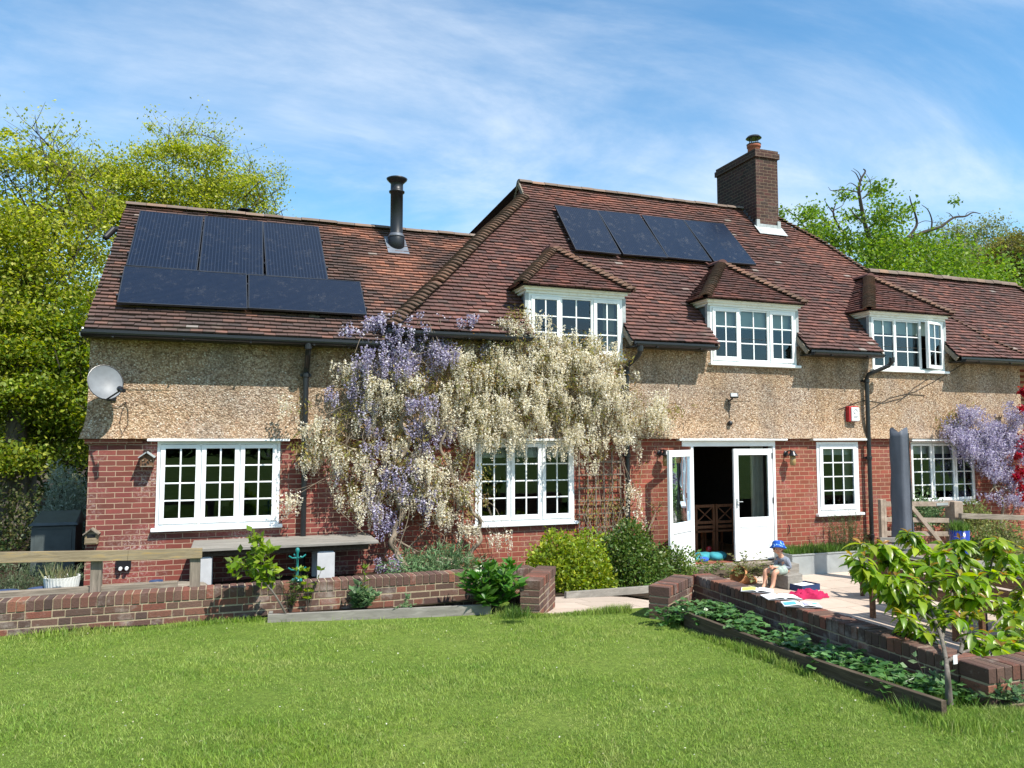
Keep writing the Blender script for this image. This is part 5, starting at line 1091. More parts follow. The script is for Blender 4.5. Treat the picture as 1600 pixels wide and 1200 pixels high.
def bush(name, label, cat, c, rad, n, size, mat, parent=None, group=None, stems=True, asp=.6, lump=.22, fold=.25, outw=.5, seed=1, shell=.35, smat='twig', zcut=None):
    """a rounded shrub: leaves through the outer shell of an uneven dome, on real stems"""
    rnd = random.Random(seed); c = Vector(c)
    o = empty(name, c, label, cat, group)
    D = unit(RNG.normal(size=(n, 3))); D[:, 2] = np.abs(D[:, 2])*1.0-.12*(RNG.random(n) < .4)
    q_ = RNG.random(n)**shell
    bumps = np.array([lump*(math.sin(5*d[0]+seed)*math.cos(4*d[1]+seed*2)+.6*math.sin(9*d[2]+7*d[0]+seed)) for d in D])
    P = np.array(c)+D*np.array(rad)*(q_*(1+bumps))[:, None]+RNG.normal(0, .02, (n, 3))
    if zcut is not None: P[:, 2] = np.maximum(P[:, 2], zcut)
    A = D*outw+RNG.normal(0, .6, (n, 3))
    leaves('foliage', P, A, RNG.uniform(size*.6, size*1.25, n), mat, o, asp, fold)
    if stems:
        mb = MB()
        for i in range(14):
            a = rnd.uniform(0, 2*PI); e_ = rnd.uniform(.2, 1.3); t = Vector((math.cos(a)*math.sin(e_)*rad[0]*.85, math.sin(a)*math.sin(e_)*rad[1]*.85, math.cos(e_)*rad[2]*.85)); mb.tube([c+Vector((0, 0, -.08)), c+t*.5+Vector((0, 0, .05)), c+t], [.014, .009, .004], 4, False)
        mb.build('stems', smat, o)
    return o
# hedge and shrubs left of the house
bush('hedge', 'dark brown green clipped hedge at the far left behind the silvery shrub', 'hedge', (-11.5, 4.5, .3), (5.5, .8, 1.9), 26000, .07, 'hedgeleaf', seed=5, lump=.05, stems=False)
bush('silver_shrub', 'rounded silvery grey green shrub against the left corner of the house', 'shrub', (-7.12, 3.1, .2), (.50, .6, 1.85), 14000, .07, 'silver', seed=3, lump=.1, asp=.3)
bush('evergreen_shrub', 'dark evergreen dome shaped shrub left of the plastic cabinet', 'shrub', (-8.75, 1.8, .1), (1.15, .8, 1.45), 20000, .05, 'darkleaf', seed=9, lump=.06)
bush('leafy_shrub', 'light green small leaved bush at the left edge of the photo', 'shrub', (-8.6, -.5, .3), (.55, .5, .85), 6000, .05, 'oliveleaf', seed=12)
M['lavleaf'] = leafmat('lavender leaves', (.07, .11, .05), (.13, .17, .08), (.18, .20, .12), .3)
for i, (px, py, y, lb) in enumerate(((20, 900, -2.2, 'grey green lavender clump behind the rail at the left edge'), (58, 905, -2.4, 'wispy lavender clump just left of the white ribbed pot'))):
    c = Y(px, py, y); o = spiky('lavender', c.x, y, c.z-.35, .45, .62, 70, 'lavleaf', None, .05, 45, .6, .14); tag(o, lb, 'lavender', 'lavender clumps at the left')
P = np.c_[RNG.uniform(-34, -8, 24000), RNG.uniform(18, 22, 24000), RNG.random(24000)**.8*8.5]; P[:, 2] *= .75+.25*np.sin(P[:, 0]*.9)
tag(leaves('far_woodland', P, RNG.normal(0, 1, P.shape), RNG.uniform(.2, .42, 24000), 'hedgeleaf', None, .7, .2), 'dark woodland mass far behind the left beeches', 'woodland', None, 'stuff')
# trees at the right behind the roof
def bare(o, lines, y, r0):
    mb = MB()
    for pl, r in lines:
        P = smooth([onp(a, b, 1, y) for a, b in pl], 4); n = len(P); mb.tube(P, [r*.65*(1-.85*i/n) for i in range(n)], 5, False)
    return mb.build('bare_branch', 'twig', o)
def clumps(lst, y, n, size, mat, o, name='crown', dy=2.2, asp=.65):
    tot = sum(c[2]*c[3] for c in lst); P = []; 
    for px, py, rx, ry in lst:
        c = onp(px, py, 1, y); sc = (c-Vector(CAM)).length/1200; m = int(n*rx*ry/tot); D = unit(RNG.normal(size=(m, 3)))*(RNG.random((m, 1))**.42)
        D *= (1+.25*np.sin(5*D[:, :1]+px)*np.cos(4*D[:, 2:]+py))
        cy_ = RNG.uniform(-dy, dy)
        P.append(np.array([c.x+cy_*.5, c.y+cy_, c.z+cy_*.12])+(D*1.05+RNG.normal(0, .32, D.shape))*np.array([rx*sc, (rx+ry)*.6*sc, ry*sc]))
    P = np.concatenate(P); return leaves(name, P, RNG.normal(0, 1, P.shape)+np.array([0, 0, -.2]), RNG.uniform(size*.6, size*1.3, len(P)), mat, o, asp, .2, up=(0, 0, 1))
oy = 13.0; b = onp(1360, 560, 1, oy)
o = empty('oak_tree', (b.x, oy, 0), 'gnarled oak with bare crooked branch tips and leaf clusters right of the chimney', 'tree', 'trees behind the right wing')
mb = MB(); P = smooth([(b.x, oy, -.1), (b.x+.2, oy, 3), (b.x-.2, oy, 6), onp(1362, 400, 1, oy)]); mb.tube(P, lin(.5, .22, len(P)), 8); mb.build('trunk', 'bark', o, True)
bare(o, [([(1362, 420), (1362, 395), (1358, 370), (1352, 352), (1345, 318), (1342, 295), (1345, 280), (1352, 268), (1349, 264)], .2), ([(1346, 290), (1338, 272), (1330, 266)], .05), ([(1347, 283), (1342, 270), (1333, 263)], .04), ([(1345, 300), (1356, 284), (1368, 278)], .05), ([(1348, 310), (1358, 300), (1360, 284), (1352, 270)], .05), ([(1343, 295), (1330, 286), (1322, 290)], .04), ([(1340, 300), (1320, 296), (1300, 298), (1294, 292)], .05), ([(1352, 350), (1335, 335), (1328, 325)], .07),
    ([(1330, 400), (1322, 372), (1308, 350), (1302, 332), (1306, 318)], .14), ([(1304, 335), (1294, 322), (1288, 312)], .05), ([(1310, 350), (1296, 347), (1286, 352)], .05), ([(1300, 330), (1315, 322), (1320, 315)], .04),
    ([(1375, 420), (1398, 392), (1418, 372), (1432, 352), (1430, 335), (1424, 318), (1421, 306)], .15), ([(1415, 375), (1440, 364), (1458, 358), (1472, 353), (1490, 340), (1508, 338), (1520, 332), (1532, 334)], .15), ([(1490, 341), (1484, 334), (1478, 332)], .04), ([(1508, 338), (1512, 332), (1522, 330)], .03), ([(1500, 339), (1496, 332)], .03), ([(1455, 360), (1456, 344), (1450, 328), (1440, 320)], .07), ([(1430, 340), (1418, 345), (1408, 346)], .04), ([(1432, 350), (1446, 345), (1462, 348), (1470, 346)], .03),
    ([(1330, 420), (1300, 400), (1270, 370), (1245, 340), (1225, 325)], .1), ([(1352, 360), (1370, 345), (1385, 330)], .07)], oy, .2)
clumps([(1232, 325, 14, 10), (1250, 345, 18, 16), (1270, 368, 20, 16), (1284, 322, 14, 9), (1292, 345, 10, 10), (1290, 375, 25, 16), (1325, 302, 15, 9), (1345, 308, 18, 9), (1368, 300, 12, 8), (1345, 330, 18, 10), (1362, 345, 28, 14), (1350, 358, 26, 10), (1385, 315, 9, 7), (1385, 335, 12, 8), (1310, 385, 28, 18), (1345, 395, 30, 20), (1390, 365, 22, 16), (1395, 395, 34, 22), (1430, 390, 30, 18), (1450, 365, 18, 6), (1445, 315, 12, 5), (1455, 330, 8, 5), (1440, 410, 40, 22), (1480, 415, 34, 18), (1380, 425, 50, 20), (1340, 418, 40, 20), (1520, 425, 34, 14), (1560, 432, 30, 10), (1400, 445, 90, 20), (1540, 450, 80, 20), (1500, 430, 60, 18), (1250, 375, 16, 14), (1420, 400, 40, 20), (1366, 378, 30, 16), (1463, 400, 30, 16), (1440, 432, 70, 14), (1305, 352, 12, 10)], oy, 25000, .15, 'oak', o)

def blob_tree(label, group, y, trunk, limbs, blobs, n, size, mat, dy, r0=.35, twigs=120, seed=1):
    b = trunk[0]; base = onp(b[0], b[1], 1, y); o = empty('beech_tree', (base.x, y, 0), label, 'tree', group); rnd = random.Random(seed)
    mb = MB(); P = smooth([(base.x, y, -.1)]+[onp(a, b_, 1, y) for a, b_ in trunk], 5); mb.tube(P, lin(r0, r0*.4, len(P)), 8); mb.build('trunk', 'bark', o, True)
    mb = MB(); ends = []
    for pl, r in limbs:
        P = smooth([onp(a, b_, 1, y+rnd.uniform(-.4, .4)) for a, b_ in pl], 4); m = len(P); mb.tube(P, [r*.55*(1-.9*i/m) for i in range(m)], 4, False); ends += P[m//3:]
        for i in range(m//3, m):      # side twigs
            for q_ in range(2):
                d = Vector((rnd.gauss(0, .5), rnd.gauss(0, .4), rnd.uniform(.1, .7))); L = rnd.uniform(.3, .9); T_ = [P[i], P[i]+d*L*.5, P[i]+d*L+Vector((0, 0, .1))]; mb.tube(T_, [r*.12, r*.07, .003], 3, False); ends += T_[1:]
    for i in range(twigs):
        c = rnd.choice(blobs); p = onp(c[0]+rnd.uniform(-c[2], c[2]), c[1]+rnd.uniform(-c[3], c[3]), 1, y+rnd.uniform(-dy, dy)*.6); d = Vector((rnd.gauss(0, .6), rnd.gauss(0, .4), rnd.uniform(.2, 1.2))); mb.tube([p-d*.6, p, p+d*.5], [.014, .009, .003], 3, False)
    mb.build('limbs', 'twig', o)
    crown = clumps(blobs, y, n, size, mat, o, dy=dy)
    E_ = np.array([list(p) for p in ends]); k_ = len(E_)*9; P = np.repeat(E_, 9, 0)+RNG.normal(0, .13, (k_, 3)); leaves('branch_leaves', P, RNG.normal(0, 1, (k_, 3)), RNG.uniform(size*.6, size*1.1, k_), mat, o, .6, .2, up=(0, 0, 1)); return o
g = 'beech trees behind the left wing'
rb = random.Random(5)
def scatter(x0, x1, y0, y1, n, rx, ry): return [(rb.uniform(x0, x1), rb.uniform(y0, y1), rb.uniform(*rx), rb.uniform(*ry)) for _ in range(n)]
LB = [(30, 250, 30, 10), (60, 258, 26, 9), (95, 268, 30, 12), (25, 285, 36, 12), (70, 300, 40, 16), (20, 330, 34, 12), (110, 300, 36, 18), (140, 320, 30, 16), (60, 340, 46, 16), (120, 350, 44, 18), (20, 375, 40, 14), (80, 390, 50, 16), (140, 385, 30, 14), (30, 425, 50, 16), (110, 425, 44, 14), (60, 460, 60, 16), (130, 465, 30, 12), (20, 500, 46, 16), (95, 505, 50, 14), (60, 545, 60, 16), (45, 222, 20, 5), (95, 250, 36, 6), (125, 278, 40, 7), (15, 262, 36, 6), (60, 240, 30, 5), (130, 262, 30, 6), (120, 560, 30, 16), (20, 585, 40, 16), (85, 605, 50, 16), (40, 640, 50, 16), (110, 655, 40, 14), (60, 685, 50, 14), (5, 680, 30, 20), (-30, 400, 40, 60), (-30, 560, 40, 80), (-40, 300, 40, 30), (45, 415, 60, 50), (70, 520, 60, 60), (60, 620, 60, 50), (20, 470, 60, 40), (110, 530, 40, 40), (20, 620, 50, 40), (110, 610, 30, 40), (100, 440, 40, 40), (30, 360, 50, 30), (110, 370, 50, 30), (60, 700, 70, 20), (20, 725, 40, 14), (110, 700, 30, 20)]
blob_tree('big yellow green beech filling the left edge beside the house', g, 7.5, [(40, 560), (55, 400), (60, 320)], [([(60, 420), (110, 300), (85, 240), (50, 200)], .09), ([(150, 330), (120, 290), (98, 250), (84, 215)], .06), ([(60, 380), (30, 300), (5, 270)], .07), ([(100, 420), (150, 350), (170, 300)], .06), ([(60, 600), (20, 520), (-10, 500)], .07), ([(70, 560), (110, 500), (130, 470)], .06)], LB, 66000, .09, 'beech', 1.9, .35, 160, 2)
LB3 = [b for b in LB if b[1] > 470]; LB = [(b[0], b[1], b[2]*1.1, b[3]*(.8 if b[3] < 30 else .55), ) for b in LB if b[1] <= 520]
blob_tree('deep green leafy tree low at the left edge above the hedge', g, 6.0, [(20, 760), (30, 640), (60, 540)], [([(30, 640), (70, 580), (110, 540)], .06), ([(30, 620), (10, 560), (-10, 520)], .06)], LB3, 36000, .09, 'beechgreen', 1.2, .3, 60, 12)
LB2 = [(150, 290, 26, 12), (190, 275, 30, 12), (170, 310, 34, 14), (230, 290, 26, 10), (265, 295, 30, 12), (225, 315, 40, 12), (280, 260, 20, 8), (300, 290, 30, 14), (310, 250, 24, 10), (330, 275, 24, 12), (340, 240, 12, 8), (350, 300, 34, 14), (385, 300, 26, 12), (280, 330, 50, 12), (340, 325, 50, 12), (400, 325, 30, 12), (415, 310, 18, 8), (290, 232, 12, 6), (270, 215, 10, 5), (265, 235, 8, 6), (180, 345, 40, 14), (240, 345, 40, 12), (160, 262, 20, 7), (430, 335, 12, 7), (200, 330, 60, 20), (320, 345, 60, 20), (300, 315, 60, 30), (170, 340, 60, 60), (250, 270, 40, 8), (300, 262, 46, 7), (355, 270, 40, 8), (395, 285, 34, 8), (420, 295, 24, 6), (280, 248, 36, 6), (330, 252, 34, 6), (240, 288, 50, 8), (320, 288, 60, 8), (280, 300, 60, 8), (160, 280, 44, 8), (200, 262, 34, 6), (300, 228, 24, 5), (375, 255, 22, 5)]
blob_tree('airy beech with wispy high twigs rising behind the solar panels', g, 10.5, [(270, 600), (265, 420), (285, 330)], [([(285, 340), (300, 290), (285, 240), (258, 212)], .06), ([(285, 330), (320, 270), (345, 232), (330, 215), (300, 210), (282, 212)], .05), ([(300, 340), (305, 290), (300, 240), (290, 212)], .05), ([(320, 345), (340, 300), (346, 260), (340, 232)], .05), ([(330, 345), (380, 310), (405, 285), (438, 268)], .05), ([(350, 345), (400, 320), (430, 300), (442, 290)], .04), ([(230, 345), (180, 290), (150, 262), (130, 245)], .06), ([(360, 345), (375, 310), (380, 280), (392, 262)], .04)], LB2, 40000, .08, 'beech', 1.6, .3, 110, 7)
g = 'trees behind the right wing'
blob_tree('thin olive green tree with fine open twigs right of the oak', g, 18, [(1510, 560), (1515, 430), (1510, 400)], [([(1512, 430), (1500, 400), (1480, 380), (1470, 350)], .09), ([(1515, 430), (1520, 395), (1525, 370), (1540, 348)], .09), ([(1515, 420), (1500, 380), (1495, 360)], .06), ([(1520, 430), (1545, 400), (1560, 380), (1570, 365)], .08), ([(1505, 430), (1490, 410), (1465, 390)], .06)], [(1480, 380, 26, 18), (1500, 365, 22, 14), (1535, 360, 20, 14), (1530, 385, 30, 18), (1555, 385, 24, 14), (1490, 400, 36, 14), (1540, 405, 40, 16)], 9000, .12, 'oliveleaf', 1.5, .3, 60, 3)
blob_tree('bronze green rounded tree at the right edge behind the roof', g, 14, [(1620, 600), (1615, 450)], [([(1615, 450), (1590, 410), (1580, 385)], .08)], [(1590, 385, 20, 14), (1575, 400, 24, 16), (1600, 400, 30, 22), (1585, 425, 36, 18), (1560, 420, 20, 12), (1610, 440, 40, 20), (1597, 370, 12, 8), (1605, 455, 30, 24)], 26000, .13, 'rustleaf', 1.6, .3, 40, 4)
M['acer'] = leafmat('red acer', (.30, .01, .02), (.45, .02, .04), (.55, .06, .05), .45)
o = empty('red_maple', (11.7, -.4, 0), 'small crimson leaved maple at the right edge beside the purple wisteria', 'tree')
mb = MB(); mb.tube(smooth([(11.7, -.4, 0), (11.6, -.45, 1.2), (11.8, -.4, 2.2)]), .03, 6); mb.build('trunk', 'twig', o)
P = []
for (px, py, r) in ((1597, 640, 6), (1599, 700, 8), (1598, 735, 8), (1590, 712, 4), (1600, 760, 7), (1597, 775, 4), (1600, 612, 5), (1610, 680, 14), (1612, 740, 14), (1588, 745, 3)):
    c = Y(px, py, -.5); m = 130; P.append(np.array(c)+RNG.normal(0, 1, (m, 3))*r*.0075)
P = np.concatenate(P); leaves('crown', P, RNG.normal(0, 1, P.shape)+np.array([0, 0, -.5]), RNG.uniform(.05, .11, len(P)), 'acer', o, .5, .2)
# tree line far behind the camera, seen mirrored in the windows
V = []
def hedge_far(x0, x1, y, h, label, seed):
    mb = MB(); rnd = random.Random(seed)
    P = []; n = 16000
    X_ = RNG.uniform(x0, x1, n); ph = h*(.7+.3*np.sin(X_*.5+seed)*np.cos(X_*.23))
    P = np.c_[X_, y+RNG.uniform(-2, 2, n), RNG.random(n)**.7*ph]; o = leaves('tree_line', P, RNG.normal(0, 1, (n, 3)), RNG.uniform(.5, 1.1, n), 'hedgeleaf', None, .8, .2); tag(o, label, 'hedge', None, 'stuff')
hedge_far(-70, 60, -62, 7.5, 'dark far off hedge and tree line across the lawn behind the viewer', 3)

# ---- wisteria
M['wwhite'] = leafmat('white wisteria petals', (.66, .58, .36), (.84, .79, .64), (.90, .87, .80), .4, .6, .06, .1, 30)
M['wpurple'] = leafmat('violet wisteria petals', (.25, .21, .38), (.46, .42, .56), (.78, .74, .78), .35, .6, .15, .2, 30)
M['wleaf'] = leafmat('young wisteria leaves', (.20, .22, .04), (.32, .28, .08), (.34, .20, .08), .45)
def racemes(tops, L, mat, o, per=46, rad=.036, psize=.026):
    n = len(tops); T = np.repeat(tops, per, 0); LL = np.repeat(L, per)[:, None]; t = RNG.random((n*per, 1))**.85; sway = np.repeat(RNG.normal(0, .12, (n, 2)), per, 0)
    a = RNG.uniform(0, 2*PI, (n*per, 1)); r = rad*(1.1-t*.98)*RNG.uniform(.5, 1.1, (n*per, 1))
    P = T+np.c_[np.cos(a)*r+sway[:, :1]*t*LL, np.sin(a)*r+sway[:, 1:]*t*LL, -t*LL]
    A = np.c_[np.cos(a), np.sin(a), RNG.normal(-.3, .5, (n*per, 1))]
    return leaves('flower_racemes', P, A, RNG.uniform(psize*.7, psize*1.25, n*per)*(1.15-.5*t[:, 0]), mat, o, .85, .3)
def blob_pts(blobs, dens, depth, front=.12, per=7, sig=7.5):
    out = []
    for px, py, rx, ry, w_ in blobs:
        m = rx*ry*dens*w_/per; m = int(m)+(random.random() < m-int(m))
        for i in range(m):
            a = random.uniform(0, 2*PI); q_ = random.random()**.5; cx_, cy_ = px+rx*q_*math.cos(a), py+ry*q_*math.sin(a)-8; y0 = random.triangular(front, depth, front+.35*(depth-front))
            for j in range(random.randint(per//2, per+per//2)):
                y = -max(front*.7, y0+random.gauss(0, .05)); p = Y(cx_+random.gauss(0, sig*1.25), cy_+random.gauss(0, sig*.6), y); out.append((p.x, p.y, p.z))
    return np.array(out)
def stems_to(o, root, tops, k_, rad, mat='vine', n=60, name='stems', via=None):
    mb = MB(); idx = RNG.choice(len(tops), n, replace=len(tops) < n)
    for i in idx:
        t = Vector(tops[i]); v = Vector(sorted(via, key=lambda q_: (q_-t).length)[random.randint(0, 1)]); m = (v+t)/2+Vector((random.gauss(0, .12), 0, random.gauss(.1, .12))); m.y = min(-.08, m.y)
        pts = smooth([v, m, t], 4); mb.tube(pts, lin(rad, rad*.3, len(pts)), 4, False)
    return mb.build(name, mat, o)
wo_ = empty('white_wisteria', (-.9, -.25, .4), 'cream white wisteria in full flower climbing from the wall foot up to the left dormer', 'wisteria')
white = [(870, 545, 70, 30, 1.3), (800, 530, 40, 25, 1.2), (740, 560, 40, 30, .7), (850, 585, 110, 35, 1.4), (925, 575, 45, 45, 1.4), (760, 600, 70, 40, 1), (700, 610, 60, 35, .8), (900, 625, 80, 35, 1.2), (830, 640, 70, 25, 1), (960, 630, 30, 25, .8), (1000, 655, 40, 22, 1.5), (1040, 650, 20, 14, .9), (1015, 635, 25, 15, 1), (1060, 640, 8, 6, .6), (760, 660, 60, 25, .9), (940, 680, 50, 25, 1), (850, 665, 60, 18, .9), (985, 680, 20, 20, .8), (930, 715, 25, 18, .7), (780, 685, 50, 18, .8), (880, 690, 40, 14, .7),
    (545, 585, 30, 20, .7), (590, 590, 50, 25, .8), (640, 610, 50, 25, .8), (470, 632, 18, 14, 1.4), (500, 690, 38, 30, 1.2), (530, 715, 45, 28, 1), (560, 750, 35, 30, 1), (620, 715, 45, 30, .7), (665, 760, 50, 35, 1), (700, 790, 45, 30, 1.1), (735, 765, 22, 30, 1), (560, 785, 35, 25, 1), (600, 775, 35, 25, .9), (470, 715, 18, 20, .7), (540, 655, 45, 18, .6), (600, 640, 50, 20, .6), (660, 665, 45, 22, .6), (690, 720, 45, 25, .6), (725, 820, 14, 16, .9), (738, 830, 6, 8, .8),
    (820, 500, 35, 14, .9), (900, 555, 30, 14, 1.2), (775, 545, 25, 20, .8), (730, 520, 20, 10, .4), (930, 540, 25, 14, 1.2), (960, 560, 16, 25, 1), (965, 600, 14, 30, .5), (770, 495, 18, 5, .3), (750, 700, 16, 20, .5), (810, 690, 20, 12, .7), (448, 775, 5, 8, 1.5), (520, 760, 12, 14, .8), (1003, 700, 8, 14, .5), (992, 770, 5, 8, 1), (993, 800, 6, 10, 1), (760, 845, 8, 4, 1), (780, 838, 5, 4, 1), (690, 830, 10, 14, .6), (800, 560, 40, 30, 1), (700, 655, 30, 20, .5)]
white = [(b[0], b[1], b[2], b[3], b[4]*(.98 if b[0] < 735 else 1.2 if b[0] < 960 else 1.6)) for b in white]
wt = blob_pts(white, .034, .62); racemes(wt, RNG.uniform(.16, .36, len(wt)), 'wwhite', wo_, per=58, rad=.040, psize=.030)
wl = blob_pts([(b[0]+5, b[1], b[2], b[3], 1) for b in white[:44]], .05, .5); n = len(wl); P = np.repeat(wl, 5, 0)+RNG.normal(0, .05, (n*5, 3)); leaves('leaves', P, RNG.normal(0, .5, P.shape)+np.array([0, -.1, -.6]), RNG.uniform(.04, .085, len(P)), 'wleaf', wo_, .35, .2)
def PY(l, y): return smooth([Y(a, b_, y) for a, b_ in l], 6)
mb = MB()
def trunkline(l, y, r0, r1):
    P = PY(l, y); n = len(P); P = [p+Vector((.02*math.sin(i*.9), .02*math.cos(i*.7), 0)) for i, p in enumerate(P)]; mb.tube(P, lin(r0, r1, n), 8, False)
trunkline([(655, 888), (690, 874), (715, 878), (738, 862), (750, 838), (748, 812), (735, 795), (722, 770), (705, 735), (690, 700), (700, 660), (730, 620)], -.28, .038, .024)
trunkline([(735, 892), (718, 885), (690, 878), (665, 868)], -.3, .022, .012); trunkline([(718, 878), (716, 850), (724, 815), (716, 780)], -.2, .022, .014)
trunkline([(700, 735), (740, 690), (800, 650), (860, 640), (930, 650)], -.2, .022, .01); trunkline([(700, 700), (650, 660), (600, 640), (540, 650), (500, 680)], -.2, .02, .008); trunkline([(730, 640), (780, 590), (850, 560), (900, 545)], -.22, .02, .008)
mb.build('trunk', 'vine', wo_, True)
mb = MB(); rs = random.Random(9)
for i in range(60):       # bare looping shoots in front of the bricks
    a = (rs.uniform(560, 735), rs.uniform(700, 880)); m_ = (a[0]+rs.uniform(-60, 40), a[1]-rs.uniform(10, 70)); e_ = (min(738, m_[0]+rs.uniform(-60, 60)), m_[1]-rs.uniform(-20, 70)); y = -rs.uniform(.06, .4)
    P = smooth([Y(a[0], a[1], y), Y(min(738, m_[0]), m_[1], y-.05), Y(e_[0], e_[1], y)], 5); mb.tube(P, lin(.009, .003, len(P)), 4, False)
mb.build('loose_shoots', 'vine', wo_)
via = [Y(a, b_, -.18) for a, b_ in ((700, 660), (730, 640), (800, 650), (860, 640), (780, 590), (850, 560), (650, 660), (600, 640), (705, 735), (930, 650), (722, 770), (540, 650), (620, 740))]
stems_to(wo_, None, wt, 0, .009, n=330, via=via)
wp_ = empty('purple_wisteria', (-1.9, -.25, .4), 'violet wisteria with a twisted trunk climbing to the gutter left of the white one', 'wisteria')
purple = [(570, 505, 32, 14, 1.1), (600, 520, 35, 16, 1.2), (640, 510, 30, 12, .9), (700, 510, 28, 14, .9), (660, 530, 40, 22, 1), (600, 550, 45, 24, 1.3), (560, 555, 22, 22, .9), (640, 560, 40, 25, 1), (700, 545, 30, 22, .8), (725, 560, 20, 25, .6), (540, 618, 25, 12, 1.1), (560, 632, 20, 10, 1.1), (590, 675, 25, 14, .8), (620, 680, 25, 12, .8), (600, 700, 20, 14, .7), (665, 680, 14, 22, .9), (640, 655, 25, 16, .5), (650, 740, 25, 25, .6), (620, 750, 22, 28, .8), (590, 740, 22, 20, .6), (690, 750, 20, 14, .5), (600, 800, 16, 24, .8), (605, 850, 12, 26, 1.3), (590, 825, 14, 12, .8), (612, 800, 12, 20, .6), (640, 620, 25, 20, .5), (545, 520, 10, 16, .9), (610, 885, 8, 10, .9), (585, 870, 7, 14, .6), (640, 590, 30, 18, .5), (740, 535, 14, 12, .4), (690, 700, 10, 10, .5)]
purple = [(b[0], b[1], b[2]*1.25, b[3]*1.2, b[4]*.8) for b in purple]+[(540, 720, 50, 35, .2), (640, 760, 70, 50, .3), (680, 690, 60, 50, .25), (590, 600, 70, 40, .35), (760, 560, 40, 30, .2)]
pt = blob_pts(purple, .034, .6); racemes(pt, RNG.uniform(.15, .32, len(pt)), 'wpurple', wp_, rad=.042, psize=.034)
mb = MB()
trunkline([(632, 892), (622, 870), (612, 850), (617, 828), (628, 800), (620, 775), (632, 750), (622, 720), (640, 695), (628, 660), (640, 620), (632, 580), (640, 540)], -.3, .05, .026)
trunkline([(640, 892), (620, 862), (610, 835), (625, 810), (632, 770), (612, 735), (625, 690)], -.22, .03, .018); trunkline([(657, 893), (650, 868), (630, 848), (618, 842)], -.3, .016, .01); trunkline([(632, 892), (640, 855), (655, 840), (662, 822), (660, 790), (668, 760)], -.22, .012, .008)
trunkline([(628, 660), (600, 620), (570, 590), (560, 550), (575, 520)], -.2, .018, .008); trunkline([(632, 580), (670, 550), (710, 520), (740, 515)], -.22, .018, .008)
mb.build('trunk', 'vine', wp_, True)
via = [Y(a, b_, -.2) for a, b_ in ((632, 750), (628, 660), (640, 620), (600, 620), (570, 590), (670, 550), (640, 540), (632, 800), (617, 828))]
stems_to(wp_, None, pt, 0, .008, n=170, via=via)
n = 600; bl = blob_pts([(620, 560, 80, 50, 1), (620, 720, 60, 80, 1)], .04, .4); P = np.repeat(bl, 3, 0)+RNG.normal(0, .06, (len(bl)*3, 3)); leaves('leaves', P, RNG.normal(0, .5, P.shape)-np.array([0, 0, .5]), RNG.uniform(.04, .08, len(P)), 'wleaf', wp_, .35, .2)
wr_ = empty('violet_wisteria', (10.9, -.3, 0), 'violet wisteria hanging over the right window beside the crimson maple', 'wisteria')
pr = [(1520, 655, 20, 14, 2.2), (1500, 680, 20, 12, 2), (1530, 690, 30, 16, 2.2), (1560, 680, 25, 20, 2), (1585, 655, 14, 14, 2), (1515, 705, 20, 10, 1.6), (1560, 710, 30, 12, 1.8), (1560, 735, 16, 14, 1.6), (1580, 755, 18, 16, 1.8), (1595, 780, 14, 16, 1.6), (1565, 775, 8, 8, 1.2), (1600, 700, 20, 20, 1.5), (1540, 720, 12, 8, 1), (1550, 665, 14, 10, 1)]
rt = blob_pts(pr, .16, .55); racemes(rt, RNG.uniform(.12, .24, len(rt)), 'wpurple', wr_, rad=.045, psize=.032)
mb = MB(); trunkline([(1570, 870), (1562, 830), (1568, 790), (1555, 760), (1565, 730), (1550, 700)], -.3, .035, .02); trunkline([(1570, 820), (1585, 790), (1575, 765), (1560, 760), (1545, 770), (1560, 790)], -.3, .016, .01); trunkline([(1555, 860), (1545, 820), (1550, 790)], -.25, .018, .01); mb.build('trunk', 'vine', wr_, True)
stems_to(wr_, None, rt, 0, .007, n=40, via=[Y(a, b_, -.2) for a, b_ in ((1555, 760), (1568, 790), (1550, 700), (1562, 830))])
bl = blob_pts([(1500, 655, 10, 8, 2), (1490, 668, 10, 6, 2), (1575, 745, 12, 8, 1)], .2, .3); P = np.repeat(bl, 5, 0)+RNG.normal(0, .05, (len(bl)*5, 3)); leaves('leaves', P, RNG.normal(0, .5, P.shape)-np.array([0, 0, .5]), RNG.uniform(.05, .09, len(P)), 'wleaf', wr_, .35, .2)

# ---- small plants in front of the house
M['brightleaf'] = leafmat('bright shrub leaves', (.16, .26, .02), (.27, .36, .03), (.42, .44, .04), .4, .4, .3, .35)
M['midleaf'] = leafmat('mid green leaves', (.05, .11, .015), (.10, .18, .03), (.20, .25, .05), .35, .4, .3, .4)
M['peony'] = leafmat('peony leaves', (.045, .15, .015), (.09, .24, .03), (.17, .32, .06), .35, .35, .25, .5)
M['bluegreen'] = leafmat('blue green leaves', (.09, .17, .07), (.16, .27, .11), (.25, .34, .17), .35)
M['strawb'] = leafmat('strawberry leaves', (.045, .13, .03), (.085, .20, .05), (.15, .28, .09), .25, .35, .2, .45)
M['cherryleaf'] = leafmat('cherry leaves', (.10, .20, .015), (.22, .36, .025), (.38, .46, .04), .5, .33, .25, .45, 4)
M['cherrybronze'] = leafmat('bronze cherry leaf tips', (.36, .33, .04), (.42, .27, .05), (.38, .17, .04), .5, .35)
M['saplingleaf'] = leafmat('sapling leaves', (.15, .26, .02), (.24, .36, .03), (.34, .42, .05), .5, .35)
bush('rounded_shrub', 'bright yellow green rounded shrub behind the brick pillar beside the path', 'shrub', (.33, -1.55, .32), (.72, .6, .82), 9500, .062, 'brightleaf', seed=2, lump=.10, group='shrubs under the middle window')
